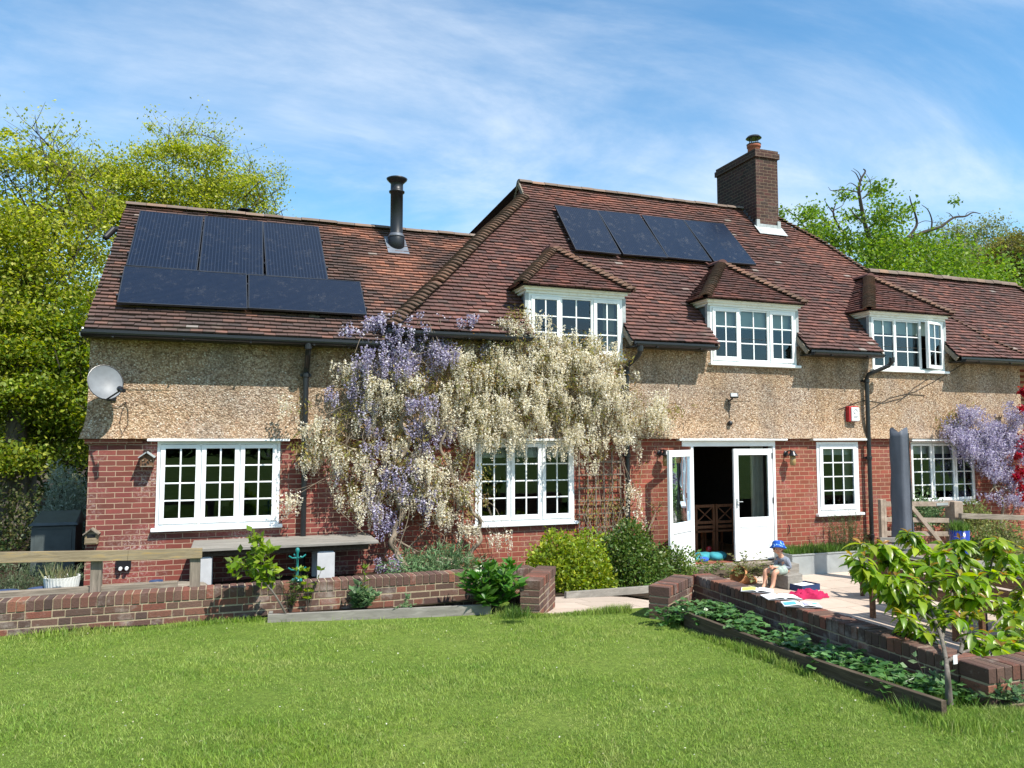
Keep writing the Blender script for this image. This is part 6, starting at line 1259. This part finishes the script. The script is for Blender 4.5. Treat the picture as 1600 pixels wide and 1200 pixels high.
bush('rounded_shrub', 'darker green shrub with small cream flowers right of the yellow green shrub', 'shrub', (1.58, -1.1, .2), (.66, .55, .98), 9500, .06, 'midleaf', seed=6, lump=.12, group='shrubs under the middle window')
n = 90; D = unit(RNG.normal(size=(n, 3))); D[:, 1] = -abs(D[:, 1]); D[:, 2] = abs(D[:, 2])
# climbing rose with thin shoots against the trellis
o = empty('climbing_rose', (1.7, -.2, .3), 'thin twiggy rose climbing over the trellis and right downpipe base', 'climbing plant'); mb = MB(); tips = []
rr_ = random.Random(4)
for i in range(20):
    x = rr_.uniform(1.2, 2.7); P = smooth([(1.9+rr_.uniform(-.3, .3), -.3, .2), (x, -.2, rr_.uniform(.8, 1.2)), (x+rr_.uniform(-.35, .35), -.14, rr_.uniform(1.2, 2.1))], 5); mb.tube(P, lin(.008, .003, len(P)), 4, False); tips += P[3:]
mb.build('shoots', 'vine', o); T_ = np.array([list(p) for p in tips]); T_ = np.repeat(T_, 5, 0)+RNG.normal(0, .06, (len(T_)*5, 3)); T_[:, 1] = np.minimum(T_[:, 1], -.06)
leaves('foliage', T_, RNG.normal(0, 1, T_.shape), RNG.uniform(.03, .06, len(T_)), 'wleaf', o, .55, .2)
bush('leafy_clump', 'low dark leafy clump at the wall foot left of the open door leaf', 'clump', (2.75, -.55, .12), (.45, .35, .55), 2600, .055, 'midleaf', seed=16, lump=.2)
bush('leafy_clump', 'fresh green strappy clump at the foot of the white wisteria', 'clump', (-1.6, -1.3, .55), (.75, .35, .4), 2200, .10, 'bluegreen', seed=18, lump=.2, asp=.18, stems=False)
def rosette(mb_P, mb_A, mb_S, c, nst, h, spread, lsz, per, rnd):
    pass
def leafy_stems(name, label, cat, base, dirs, mat, lsz, asp, per=7, whorl=True, stem=.006, smat='twig', group=None, arch=.25, terminal=0, matt=None, fold=.3):
    """stems with leaves set along and in tufts at their ends"""
    o = empty(name, base, label, cat, group); mb = MB(); P = []; A = []; S = []; P2 = []; A2 = []; S2 = []
    for d, L in dirs:
        d = Vector(d).normalized(); b = Vector(base); pts = [b]; g_ = d.copy()
        for i in range(6): g_ = (g_+Vector((0, 0, -arch*.12*i))).normalized(); pts.append(pts[-1]+g_*L/6)
        mb.tube(pts, lin(stem, stem*.5, 7), 4, False)
        for i in range(2, 7):
            for q_ in range(per if i == 6 else max(1, per//2)):
                a = RNG.uniform(0, 2*PI); v = Vector((math.cos(a), math.sin(a), RNG.uniform(-.3, .45)+(.3 if i == 6 else 0)))+g_*.4; P.append(pts[i]); A.append(v); S.append(lsz*RNG.uniform(.6, 1.15))
        for q_ in range(terminal): a = RNG.uniform(0, 2*PI); P2.append(pts[-1]); A2.append(Vector((math.cos(a)*.5, math.sin(a)*.5, 1))); S2.append(lsz*RNG.uniform(.3, .55))
    mb.build('stems', smat, o); leaves('foliage', np.array([list(p) for p in P]), np.array([list(p) for p in A]), np.array(S), mat, o, asp, fold, up=(0, 0, 1))
    if P2: leaves('young_tips', np.array([list(p) for p in P2]), np.array([list(p) for p in A2]), np.array(S2), matt, o, asp, fold)
    return o
def rdirs(n, lo, hi, tilt, L0, L1, az=None):
    out = []
    for i in range(n):
        a = RNG.uniform(*(az or (0, 2*PI))); t = RNG.uniform(lo, tilt); out.append(((math.cos(a)*t, math.sin(a)*t, 1), RNG.uniform(L0, L1)))
    return out
c = Z(770, 950, .62)
leafy_stems('peony', 'lush deep green peony clump leaning on the brick pillar left of the path', 'plant', (-1.72, -4.05, .60), rdirs(46, .05, 1, 1.0, .26, .56), 'peony', .15, .34, 9, stem=.007)
leafy_stems('young_poppy', 'pale green broad leaved clump in the narrow bed right of the sapling', 'plant', tuple(Z(562, 955, .64)), rdirs(18, .1, 1, .9, .14, .28), 'bluegreen', .10, .5, 6, stem=.004)
leafy_stems('lily_shoot', 'single upright lime green shoot in the narrow bed', 'plant', tuple(Z(568, 950, .66)), [((.02, 0, 1), .42)], 'saplingleaf', .09, .2, 12, stem=.012)
leafy_stems('herb_clump', 'dark narrow leaved upright clump just right of the leaning sapling', 'plant', tuple(Z(455, 958, .64)), rdirs(12, .05, 1, .35, .25, .42), 'midleaf', .06, .16, 9, stem=.004)
leafy_stems('currant_sucker', 'thin lime green leafy shoot in front of the teal peg stand', 'plant', tuple(Z(482, 957, .64)), rdirs(4, .05, 1, .25, .35, .5), 'saplingleaf', .075, .6, 4, stem=.005)
leafy_stems('low_weed', 'small pale weed at the right end of the narrow bed', 'plant', tuple(Z(628, 957, .63)), rdirs(8, .3, 1, 1.4, .1, .2), 'bluegreen', .05, .6, 4, stem=.003)
# leaning sapling in front of the left wall
bp = Z(448, 968, .62); o = empty('sapling', bp, 'leaning young fruit sapling with glossy lime leaves in front of the long bench', 'sapling')
def PB(px, py, y): return onp(px, py, 1, y)
def PC(px, py, y): return onp(px, py, 1, y+1.0*min(1, max(0, (1050-py)/110)))
mb = MB(); tw = []
for pl, r in (([(448, 962), (436, 940), (426, 925), (408, 905), (395, 893), (370, 890)], .013), ([(426, 925), (420, 905), (412, 880), (408, 855), (400, 842)], .009), ([(408, 905), (395, 885), (385, 870)], .006), ([(420, 905), (424, 893), (430, 888)], .005), ([(412, 880), (404, 868), (395, 862)], .005), ([(408, 905), (402, 890), (390, 884), (372, 878), (358, 880)], .006), ([(412, 870), (420, 862), (424, 858)], .004), ([(408, 855), (402, 845), (392, 838)], .004)):
    P = smooth([PB(a, b_, -3.85-.15*((a*7) % 5)/5) for a, b_ in pl], 5); mb.tube(P, lin(r, r*.4, len(P)), 6, False); tw += [p for p in P if p.z > 1.0]
mb.build('stems', 'bark', o); T_ = np.array([list(p) for p in tw]); T_ = np.repeat(T_, 3, 0)+RNG.normal(0, .025, (len(T_)*3, 3))
leaves('foliage', T_, RNG.normal(0, 1, T_.shape)+np.array([0, 0, .1]), RNG.uniform(.06, .105, len(T_)), 'saplingleaf', o, .62, .25, up=(0, -.3, 1))
# strawberry plants: trefoils on short stalks
def trefoil(P, A, S, tip, d, sz):
    for k_ in (-1.15, 0, 1.15):
        v = Vector((d.x*math.cos(k_)-d.y*math.sin(k_), d.x*math.sin(k_)+d.y*math.cos(k_), RNG.uniform(-.25, .25))); P.append(tip); A.append(v); S.append(sz*RNG.uniform(.85, 1.1))
spots = []
for i in range(15):
    y = -5.25-.205*i; spots.append((.10+.13*math.sin(i*2.3), y+RNG.uniform(-.05, .05), .68))
spots += [(-.05, -5.35, .66), (.22, -5.5, .68), (-.30, -5.35, .64)]
words = ['nearest the brick pillar', 'second along the bed from the brick pillar', 'third along the bed from the pillar', 'fourth along the bed from the pillar', 'fifth along the bed, level with the white book', 'sixth along the bed, level with the blue book', 'seventh along the bed', 'eighth along the bed, halfway to the cherry tree', 'ninth along the bed', 'tenth along the bed', 'eleventh along the bed, where the two boards meet', 'fourth from the cherry tree end', 'third from the cherry tree end', 'second from the cherry tree end', 'last in the bed beside the cherry trunk', 'spilling over the left end of the dark board', 'tucked behind the first one against the wall', 'trailing onto the lawn in front of the pillar']
for i, (x, y, z) in enumerate(spots):
    o = empty('strawberry_plant', (x, y, z), 'strawberry plant '+words[i], 'strawberry plant', 'strawberry plants in the wall bed'); P = []; A = []; S = []; mb = MB()
    for q_ in range(34):
        a = RNG.uniform(0, 2*PI); r = RNG.uniform(.03, .2); h_ = RNG.uniform(.05, .17)*(1-r*1.2); tip = Vector((x+r*math.cos(a), y+r*math.sin(a), z+h_)); mb.tube([(x, y, z-.02), ((x+tip.x)/2, (y+tip.y)/2, z+h_*.75), tip], .0025, 3, False); trefoil(P, A, S, tip, Vector((math.cos(a), math.sin(a), 0)), .062)
    mb.build('stalks', 'peony', o); leaves('foliage', np.array([list(p) for p in P]), np.array([list(p) for p in A]), np.array(S), 'strawb', o, .85, .3, up=(0, 0, 1.5))
# cherry tree, right foreground
cyy = -8.27; cb_ = Y(1482, 1078, cyy); cb_.z = .68; o = empty('cherry_tree', cb_, 'young cherry tree with big glossy drooping leaves in the right foreground', 'tree')
mb = MB(); lines = [([(1483, 1100), (1482, 1078), (1480, 1050), (1478, 1030)], 0, .026), ([(1478, 1030), (1472, 1000), (1462, 972), (1450, 945), (1425, 905), (1405, 880), (1395, 860)], -.1, .016), ([(1478, 1035), (1500, 1022), (1530, 1010), (1560, 1000), (1590, 985), (1620, 960)], .1, .013), ([(1500, 1022), (1508, 990), (1515, 950), (1540, 910), (1552, 870), (1560, 845)], .15, .014), ([(1462, 972), (1440, 955), (1410, 935), (1385, 915), (1350, 890)], -.2, .01), ([(1450, 945), (1455, 910), (1450, 870), (1430, 840), (1420, 835)], .05, .01), ([(1472, 1000), (1480, 960), (1490, 920), (1500, 880), (1505, 850), (1500, 845)], .0, .011), ([(1515, 950), (1500, 940), (1490, 935)], -.15, .007), ([(1530, 1010), (1560, 970), (1590, 940), (1600, 920)], .0, .009), ([(1540, 910), (1570, 890), (1595, 880)], .1, .008), ([(1462, 972), (1455, 990), (1440, 985), (1420, 975)], .1, .006)]
nodes = []
for pl, dy, r in lines:
    P = smooth([PC(a, b_, cyy+dy*(i/(len(pl)-1))) for i, (a, b_) in enumerate(pl)], 5); mb.tube(P, lin(r, r*.5, len(P)), 7, False)
    if r < .02: nodes += [(p, (P[min(i+1, len(P)-1)]-P[i-1]).normalized()) for i, p in enumerate(P) if i > len(P)*.3]
ends = []
for a, b_, dy in ((1350, 868, -.2), (1340, 885, -.1), (1372, 880, 0), (1392, 862, 0), (1418, 832, 0), (1415, 880, -.15), (1448, 880, .1), (1395, 920, -.2), (1365, 905, -.1), (1440, 920, .1), (1425, 905, -.3), (1470, 850, .2), (1500, 842, 0), (1490, 880, -.1), (1520, 880, 0), (1545, 850, .1), (1560, 842, 0), (1575, 865, -.1), (1590, 900, 0), (1540, 910, -.2), (1505, 935, -.3), (1528, 938, -.3), (1560, 930, -.1), (1590, 940, .1), (1600, 970, 0), (1570, 985, -.1), (1440, 950, 0), (1405, 945, .05), (1380, 930, .1), (1480, 910, .1), (1525, 960, 0), (1555, 960, .1), (1610, 900, 0), (1600, 860, .1), (1430, 860, 0), (1460, 905, -.1), (1350, 910, 0), (1585, 1005, -.1), (1545, 990, -.1), (1420, 970, .05), (1512, 900, .1), (1475, 940, .15), (1330, 868, -.1), (1345, 850, 0), (1400, 900, -.4), (1380, 850, -.1), (1440, 935, -.3), (1455, 885, -.3), (1500, 900, -.4), (1530, 900, -.3), (1570, 900, -.3), (1480, 865, -.2), (1565, 1010, -.1), (1600, 1000, -.1), (1520, 985, -.2), (1500, 965, -.3), (1585, 960, -.3), (1605, 935, -.2), (1410, 960, -.2), (1390, 900, .2), (1540, 935, -.4), (1600, 1020, 0)):
    e_ = PC(a, b_, cyy+dy); j = min(nodes, key=lambda q_: (q_[0]-e_).length)[0]; d = (e_-j); ends.append((e_, d.normalized() if d.length > .02 else Vector((0, 0, 1)))); mb.tube([j, (j+e_)/2+Vector((0, 0, -.01)), e_], [.006, .005, .004], 5, False)
mb.build('trunk', 'bark', o, True)
def big_leaves(name, P, A, S, mat, parent, wid=.38):
    """pointed drooping leaves, 3 segments long, keeled along the midrib"""
    V = []; F = []
    for p, a, sz in zip(P, A, S):
        a = Vector(a).normalized(); side = a.cross(Vector((RNG.normal(0, .25), RNG.normal(0, .25), 1))).normalized(); nrm = side.cross(a); cur = Vector(p); d = a.copy(); b = len(V); ws = (.06, .8, 1, .62, .02); drp = RNG.uniform(.12, .34)
        for i, w_ in enumerate(ws):
            hw = sz*wid*.5*w_; V += [tuple(cur+side*hw+nrm*hw*.35), tuple(cur), tuple(cur-side*hw+nrm*hw*.35)]; d = (d+Vector((0, 0, -drp))).normalized(); nrm = side.cross(d); cur = cur+d*sz/4
        for i in range(4):
            q_ = b+i*3; F += [(q_, q_+1, q_+4, q_+3), (q_+1, q_+2, q_+5, q_+4)]
    return np_mesh(name, np.array(V), np.array(F), mat, parent, True)
P = []; A = []; S = []; P2 = []; A2 = []; S2 = []
for e_, d in ends:
    n = RNG.integers(13, 18); a0 = RNG.uniform(0, 6)
    for i in range(n):
        a = a0+i*2.4; el = RNG.uniform(-.55, .55); v = Vector((math.cos(a), math.sin(a), el)); P.append(e_-d*.009*i); A.append(v); S.append(RNG.uniform(.11, .185))
    for i in range(3): a = RNG.uniform(0, 6.3); P2.append(e_); A2.append(Vector((math.cos(a)*.7, math.sin(a)*.7, .9))); S2.append(RNG.uniform(.05, .09))
for p, d in nodes:
    if RNG.random() < .95:
        for i in range(4): a = RNG.uniform(0, 6.3); P.append(p); A.append(Vector((math.cos(a), math.sin(a), RNG.uniform(-.5, .3)))); S.append(RNG.uniform(.09, .15))
big_leaves('foliage', P, A, S, 'cherryleaf', o); big_leaves('young_tips', P2, A2, S2, 'cherrybronze', o)
mb = MB(); q_ = PC(1484, 1028, cyy-.04); mb.box(q_.x-.018, q_.x+.018, q_.y-.045, q_.y-.042, q_.z-.03, q_.z+.03); mb.build('plant_tag', 'paper', o)
# terracotta pot on its side with a trailing plant near the step, and right border plants
c = Z(1148, 911, .02); o = empty('tipped_pot', (c.x, c.y, 0), 'terracotta pot tipped on its side with a straggly plant beside the child', 'plant pot')
mb = MB(); T = Matrix.Rotation(R(-62), 4, 'Y') @ Matrix.Rotation(R(10), 4, 'X'); mb.lathe((c.x+.10, c.y, .14), [(.11, -.34), (.12, -.33), (.155, .0), (.17, .0), (.17, .05), (.15, .05), (.14, 0), (.1, -.2)], 24, T); mb.build('pot', 'terrapale', o, True)
leafy_stems('trailing_plant', 'straggly yellow green plant spilling from the tipped terracotta pot', 'plant', (c.x+.18, c.y-.05, .16), [(( RNG.normal(.2, .8), RNG.normal(0, .6), RNG.uniform(.2, 1)), RNG.uniform(.2, .55)) for _ in range(70)], 'oliveleaf', .06, .5, 6, stem=.004, smat='vine', arch=.5)
leafy_stems('trailing_plant', 'green leafy shoots rising at the left of the tipped pot by the step', 'plant', (c.x-.35, c.y+.25, .1), rdirs(14, .1, 1, 1.1, .25, .5), 'midleaf', .06, .5, 6, stem=.004, smat='vine', arch=.3)
for i, (px, py, y, r, mt, lb) in enumerate(((1440, 790, -.35, .5, 'bluegreen', 'grey green herb bush below the right window behind the gate'), (1520, 800, -.5, .6, 'oliveleaf', 'yellow green bush at the foot of the violet wisteria'), (1565, 835, -1.6, .75, 'oliveleaf', 'tangled border shrub under the cleft rail at the right edge'), (1530, 850, -1.5, .6, 'midleaf', 'low green shrub under the cleft rail beside the cobalt pot'))):
    c = Y(px, py, y); bush('border_shrub', lb, 'shrub', (c.x, y, max(.1, c.z-.35)), (r, .45, .55), 2600, .06, mt, seed=30+i, lump=.25, group='shrubs in the right border')
for px, py, lb in ((1452, 1096, 'trailing strawberry runner below the corner of the retaining wall'), (1545, 1105, 'grey green trailing leaves on the lawn under the wall corner'),(1585, 1110, 'trailing leaves at the right edge in front of the brick wall')):
    c = Z(px, py-14, .72); leafy_stems('trailing_weed', lb, 'plant', (c.x, c.y, .72), rdirs(16, .5, 1, 2.2, .1, .26), 'bluegreen', .06, .45, 5, stem=.003, arch=.3)

# ================================================================== LAWN GRASS
def in_lawn(x, y):
    a = (y < -8.42) | ((y < -4.42) & (x < -.12) & (y > -8.6)) | ((y < -3.68) & (x < -1.5)) | ((y < -8.3) & (x < .3))
    a &= ~((x > -4.1) & (x < -1.6) & (y > -4.02-.11*(x+4)))          # narrow bed
    a &= ~((x > -.2) & (x < .4) & (y > -8.35)); a &= ~((x > -.30) & (x < .6) & (y > -5.2)); a &= ~((x > .38) & (y > -8.37)); return a
def lz(x, y):
    xx = np.clip(x, -9, 9); yy = np.clip(-y, 3, 15); return .60+.028*(yy-4.4)-.012*(xx+1.2)+.012*np.sin(xx*1.7+y)*np.sin(y*1.3)
def blades(name, n, sampler, hgt, wid, label, lean=.5):
    x, y = sampler(n); m = in_lawn(x, y); x = x[m]; y = y[m]; n = len(x); z = lz(x, y)-.004
    a = RNG.uniform(0, 2*PI, n); h = hgt(x, y, n); b = RNG.uniform(0, 2*PI, n); l = lean*h*RNG.random(n)**.7; w_ = wid*RNG.uniform(.7, 1.3, n)
    dx = np.cos(a)*w_/2; dy = np.sin(a)*w_/2; V = np.empty((n, 5, 3)); lx = np.cos(b)*l; ly = np.sin(b)*l
    V[:, 0] = np.c_[x-dx, y-dy, z]; V[:, 1] = np.c_[x+dx, y+dy, z]; V[:, 2] = np.c_[x+lx*.35+dx*.8, y+ly*.35+dy*.8, z+h*.6]; V[:, 3] = np.c_[x+lx*.35-dx*.8, y+ly*.35-dy*.8, z+h*.6]; V[:, 4] = np.c_[x+lx, y+ly, z+h*.95]
    i = np.arange(n)*5; F = np.concatenate([np.c_[i, i+1, i+2], np.c_[i, i+2, i+3], np.c_[i+3, i+2, i+4]]); o = np_mesh(name, V.reshape(-1, 3), F, 'grass'); return tag(o, label, 'grass', None, 'stuff')
def samp(n):     # even cover on screen: distance and bearing from where the viewer stands
    d = 3.3*(14/3.3)**(RNG.random(n)**.82); th_ = YAW+RNG.uniform(-.66, .66, n); return CAM[0]+d*np.sin(th_), CAM[1]+d*np.cos(th_)
def hg(x, y, n): return .021*RNG.uniform(.5, 1.5, n)*(1+.45*np.sin(x*2.1+1)*np.sin(y*2.7)+.3*np.sin(x*7)*np.sin(y*6))
blades('grass', 450000, samp, hg, .0038, 'short mown lawn grass', 1.3)
def samp2(n):
    k_ = n//6; X_ = []; Y_ = []
    for (a, b, s_, m) in (((-11, -3.72), (-4.1, -3.72), .05, 1.6), ((-4.1, -3.95), (-1.5, -4.22), .03, 1), ((-1.5, -4.4), (-.2, -4.6), .04, .8), ((-.24, -5.2), (-.2, -8.4), .035, 1.4), ((-.2, -8.5), (2.5, -8.5), .09, 2.2), ((-.15, -8.3), (.4, -8.45), .12, 1.6), ((-1.7, -4.3), (-1.2, -4.4), .08, .5)):
        q_ = int(k_*m); t = RNG.random(q_); X_.append(a[0]+(b[0]-a[0])*t+RNG.normal(0, s_, q_)); Y_.append(a[1]+(b[1]-a[1])*t-abs(RNG.normal(0, s_, q_)))
    return np.concatenate(X_), np.concatenate(Y_)
blades('edge_grass', 26000, samp2, lambda x, y, n: .06*RNG.uniform(.3, 1.4, n)*(1+.5*np.sin(x*4)*np.sin(y*3+x)), .005, 'longer unmown grass along the foot of the walls and boards', .7)

# ================================================================== CHILD on the timber block
M['skin'] = plain('skin', (.55, .30, .20), .55, .35, 0, .08, 9); M['shirt'] = plain('grey striped cotton', (.20, .22, .26), .85, .1, 0, .3, 60, .3, 50)
M['shorts'] = plain('pale green cotton', (.30, .36, .31), .85, .1, 0, .3, 30, .3, 40); M['hair'] = plain('brown hair', (.10, .05, .025), .7, .2)
k = NM('blue patterned hat cotton', .8, .1); n = k.n('ShaderNodeTexVoronoi', {'Vector': k.coord(), 'Scale': 26.0}).outputs['Distance']
k.col(k.mix(k.mr(n, .25, .32, 1, 0), (.02, .09, .42), (.30, .52, .72))); M['hatcloth'] = k.m
def skinned(name, J, E_, root, mat, parent, sub=2):
    names = list(J); me = bpy.data.meshes.new(name); me.from_pydata([J[q][0] for q in names], [(names.index(a), names.index(b)) for a, b in E_], [])
    o = bpy.data.objects.new(name, me); COL.objects.link(o); m = o.modifiers.new('skin', 'SKIN'); m.use_smooth_shade = True; s2 = o.modifiers.new('sub', 'SUBSURF'); s2.levels = sub; s2.render_levels = sub
    for i, q in enumerate(names):
        v = me.skin_vertices[0].data[i] if me.skin_vertices else None
        if v is None: break
        r = J[q][1]; v.radius = (r, r) if not isinstance(r, tuple) else r; v.use_root = (q == root)
    return o
def finish(o, name, mat, parent):
    dg = bpy.context.evaluated_depsgraph_get(); me = bpy.data.meshes.new_from_object(o.evaluated_get(dg)); bpy.data.objects.remove(o); me.materials.clear(); me.materials.append(M[mat]); me.polygons.foreach_set('use_smooth', [True]*len(me.polygons)); me.name = name
    n = obj(name, me, parent); return n
def skin_build(name, J, E_, root, mat, parent):
    me = bpy.data.meshes.new(name); names = list(J); me.from_pydata([tuple(J[q][0]) for q in names], [(names.index(a), names.index(b)) for a, b in E_], [])
    o = bpy.data.objects.new(name, me); COL.objects.link(o); o.modifiers.new('skin', 'SKIN')
    if not me.skin_vertices:
        bpy.context.view_layer.objects.active = o
        try: bpy.ops.mesh.customdata_skin_add()
        except Exception: pass
    for i, q in enumerate(names):
        v = me.skin_vertices[0].data[i]; r = J[q][1]; v.radius = r if isinstance(r, tuple) else (r, r); v.use_root = (q == root)
    m = o.modifiers.new('sub', 'SUBSURF'); m.levels = 2; m.render_levels = 2
    return finish(o, name, mat, parent)
YC = -1.47
def J_(px, py, dy=0): return Y(px, py, YC+dy)
def off(v, x=0, y=0, z=0): return Vector((v.x+x, v.y+y, v.z+z))
hip = J_(1225, 899); hip.z = .31; kn = J_(1203, 893); ank = J_(1202, 912); ank.z = .075
kid = empty('person', (4.35, YC, 0), 'small child in a blue sun hat, grey shirt and shorts sitting on the timber block', 'person')
neck = J_(1220, 869); head = J_(1216, 858); sho = J_(1222, 874); elb = J_(1224, 886); wri = J_(1210, 887); hnd = J_(1206, 886)
f = Vector((-.86, -.5, 0)).normalized(); fh = Vector((-.62, -.8, 0)).normalized(); sh_ = Vector((fh.y, -fh.x, 0)); sd2 = Vector((-f.y, f.x, 0))*-1      # facing and the child's left
def lr(v, w_, s): return v+sd2*(w_*s)
B = {'pelvis': (hip, .082), 'belly': (off(hip, .0, 0, .09)+f*.0, .080), 'chest': (J_(1226, 880), .078), 'neckb': (neck, .045), 'neck': (off(neck, 0, 0, .03)+f*.01, .036), 'jaw': (head+fh*.022+Vector((0, 0, -.038)), .058), 'head': (head+Vector((0, 0, .02)), .078), 'crown': (head+Vector((0, 0, .075)), .058), 'nose': (head+fh*.095+Vector((0, 0, -.005)), .009)}
E1 = [('pelvis', 'belly'), ('belly', 'chest'), ('chest', 'neckb'), ('neckb', 'neck'), ('neck', 'jaw'), ('jaw', 'head'), ('head', 'crown'), ('head', 'nose')]
SH = {'pelvis': (hip+Vector((0, 0, .0)), .094), 'belly': (B['belly'][0], .093), 'chest': (B['chest'][0], .088), 'neckb': (off(neck, 0, 0, -.01), .052)}
E2 = [('pelvis', 'belly'), ('belly', 'chest'), ('chest', 'neckb')]
SO = {'pelvis': (off(hip, 0, 0, -.01), .098)}; E3 = []
for s, nm in ((1, 'l'), (-1, 'r')):
    S_ = lr(sho, .088, s)+Vector((0, 0, -.005)); El = lr(elb, .115, s)+f*(.02 if s > 0 else .0); Wr = lr(wri, .035, s); H_ = lr(hnd, .022, s)
    K_ = lr(kn, .085, s)+(f*.03 if s < 0 else f*0); A_ = lr(ank, .075, s)+(f*.04 if s < 0 else f*0); Hp = lr(hip, .055, s)+f*.03; T_ = A_+f*.10+Vector((0, 0, -.05)); HL = A_-f*.025+Vector((0, 0, -.04))
    B.update({'sh'+nm: (S_, .040), 'el'+nm: (El, .030), 'wr'+nm: (Wr, .020), 'palm'+nm: (H_, (.026, .014)), 'hp'+nm: (Hp, .066), 'kn'+nm: (K_, .046), 'cf'+nm: ((K_*.62+A_*.38)-f*.012, .044), 'an'+nm: (A_, .026), 'hl'+nm: (HL, .024), 'toe'+nm: (T_, (.030, .016))})
    E1 += [('chest', 'sh'+nm), ('sh'+nm, 'el'+nm), ('el'+nm, 'wr'+nm), ('wr'+nm, 'palm'+nm), ('pelvis', 'hp'+nm), ('hp'+nm, 'kn'+nm), ('kn'+nm, 'cf'+nm), ('cf'+nm, 'an'+nm), ('an'+nm, 'hl'+nm), ('an'+nm, 'toe'+nm)]
    B['ear'+nm] = (head+sh_*(.083*s)+Vector((0, 0, .0)), .013); E1.append(('head', 'ear'+nm))
    for i in range(4):
        a = -.024+.016*i; b0 = H_+f*.026+Vector((0, 0, a)); L = (.020, .024, .026, .02)[i]; b1 = b0+f*L-sd2*(.004*s); b2 = b1+f*.008-sd2*(.016*s)
        B.update({'f%d%s' % (i, nm): (b0, .0072), 'g%d%s' % (i, nm): (b1, .0066), 'h%d%s' % (i, nm): (b2, .0056)}); E1 += [('palm'+nm, 'f%d%s' % (i, nm)), ('f%d%s' % (i, nm), 'g%d%s' % (i, nm)), ('g%d%s' % (i, nm), 'h%d%s' % (i, nm))]
    t0 = H_+Vector((0, 0, .024))+f*.002; B['t0'+nm] = (t0, .008); B['t1'+nm] = (t0+f*.018+Vector((0, 0, .008))-sd2*(.008*s), .0068); E1 += [('palm'+nm, 't0'+nm), ('t0'+nm, 't1'+nm)]
    SH.update({'sh'+nm: (S_, .052), 'el'+nm: (El, .043), 'cuff'+nm: (El*.25+Wr*.75, .032)}); E2 += [('chest', 'sh'+nm), ('sh'+nm, 'el'+nm), ('el'+nm, 'cuff'+nm)]
    SO.update({'hp'+nm: (Hp, .084), 'th'+nm: (Hp*.15+K_*.85, .068)}); E3 += [('pelvis', 'hp'+nm), ('hp'+nm, 'th'+nm)]
SO['waist'] = (B['belly'][0], .082); E3.append(('pelvis', 'waist'))
skin_build('body', B, E1, 'pelvis', 'skin', kid); skin_build('shirt', SH, E2, 'pelvis', 'shirt', kid); skin_build('shorts', SO, E3, 'pelvis', 'shorts', kid)
hc = head+Vector((0, 0, .060))-fh*.012; mb = MB(); T = Matrix.Rotation(R(14), 4, fh.cross(Vector((0, 0, 1))))
mb.lathe(hc, [(.135, -.045), (.138, -.038), (.102, .0), (.098, .03), (.088, .062), (.06, .078), (.005, .082)], 24, T, 1, 1.0); mb.build('sun_hat', 'hatcloth', kid, True)
mb = MB(); mb.lathe(head+Vector((.0, 0, .0))-fh*.024, [(.02, -.06), (.07, -.05), (.088, -.01), (.088, .05), (.02, .07)], 18); mb.build('hair', 'hair', kid, True)
for s in (-1, 1):
    e_ = head+fh*.081+sh_*(.028*s)+Vector((0, 0, .008)); mb = MB(); mb.lathe(e_, [(.003, -.007), (.008, -.003), (.008, .003), (.003, .007)], 10); mb.build('eye', 'hair', kid, True)
mb = MB(); e_ = head+fh*.078+Vector((0, 0, -.04)); mb.tube([e_-sh_*.018, e_+fh*.003, e_+sh_*.018], .004, 5); mb.build('mouth', 'red', kid)

# rough grass round the foot of the cherry tree and fallen petals on the lawn
for i, (px, py, sc, lb) in enumerate(((1470, 1092, .16, 'dark unmown grass tuft at the foot of the cherry trunk'), (1520, 1085, .15, 'rough grass tuft against the corner of the retaining wall'), (806, 962, .07, 'long grass tuft under the peony beside the brick pillar'), (1445, 1112, .10, 'grass tuft at the end of the dark edging board'))):
    c = Z(px, py, .69); n = int(sc*5000); P = np.c_[c.x+RNG.normal(0, sc*.9, n), c.y+RNG.normal(0, sc*.6, n), np.full(n, .66)]; A = np.c_[RNG.normal(0, .45, n), RNG.normal(0, .45, n), np.ones(n)]
    tag(leaves('grass_tuft', P, A, RNG.uniform(.05, .17, n), 'grasslong', None, .05, .1), lb, 'grass tuft')
x, y = samp(900); m = in_lawn(x, y); x, y = x[m][:330], y[m][:330]; P = np.c_[x, y, lz(x, y)+RNG.uniform(.012, .022, len(x))]
tag(leaves('fallen_petals', P, RNG.normal(0, 1, P.shape)*np.array([1, 1, .2]), RNG.uniform(.008, .016, len(P)), 'wwhite', None, .8, .2), 'tiny pale petals and daisies scattered over the lawn', 'petals', None, 'stuff')

leafy_stems('sill_plant', 'leafy houseplant on the inside sill of the single window', 'plant', (6.62, .17, 1.06), rdirs(12, .1, 1, .6, .12, .26), 'bluegreen', .06, .5, 6, stem=.003)
leafy_stems('sill_plant', 'small leafy plant at the right end of the single window inside sill', 'plant', (7.15, .17, 1.06), rdirs(9, .1, 1, .6, .1, .2), 'midleaf', .05, .5, 6, stem=.003)
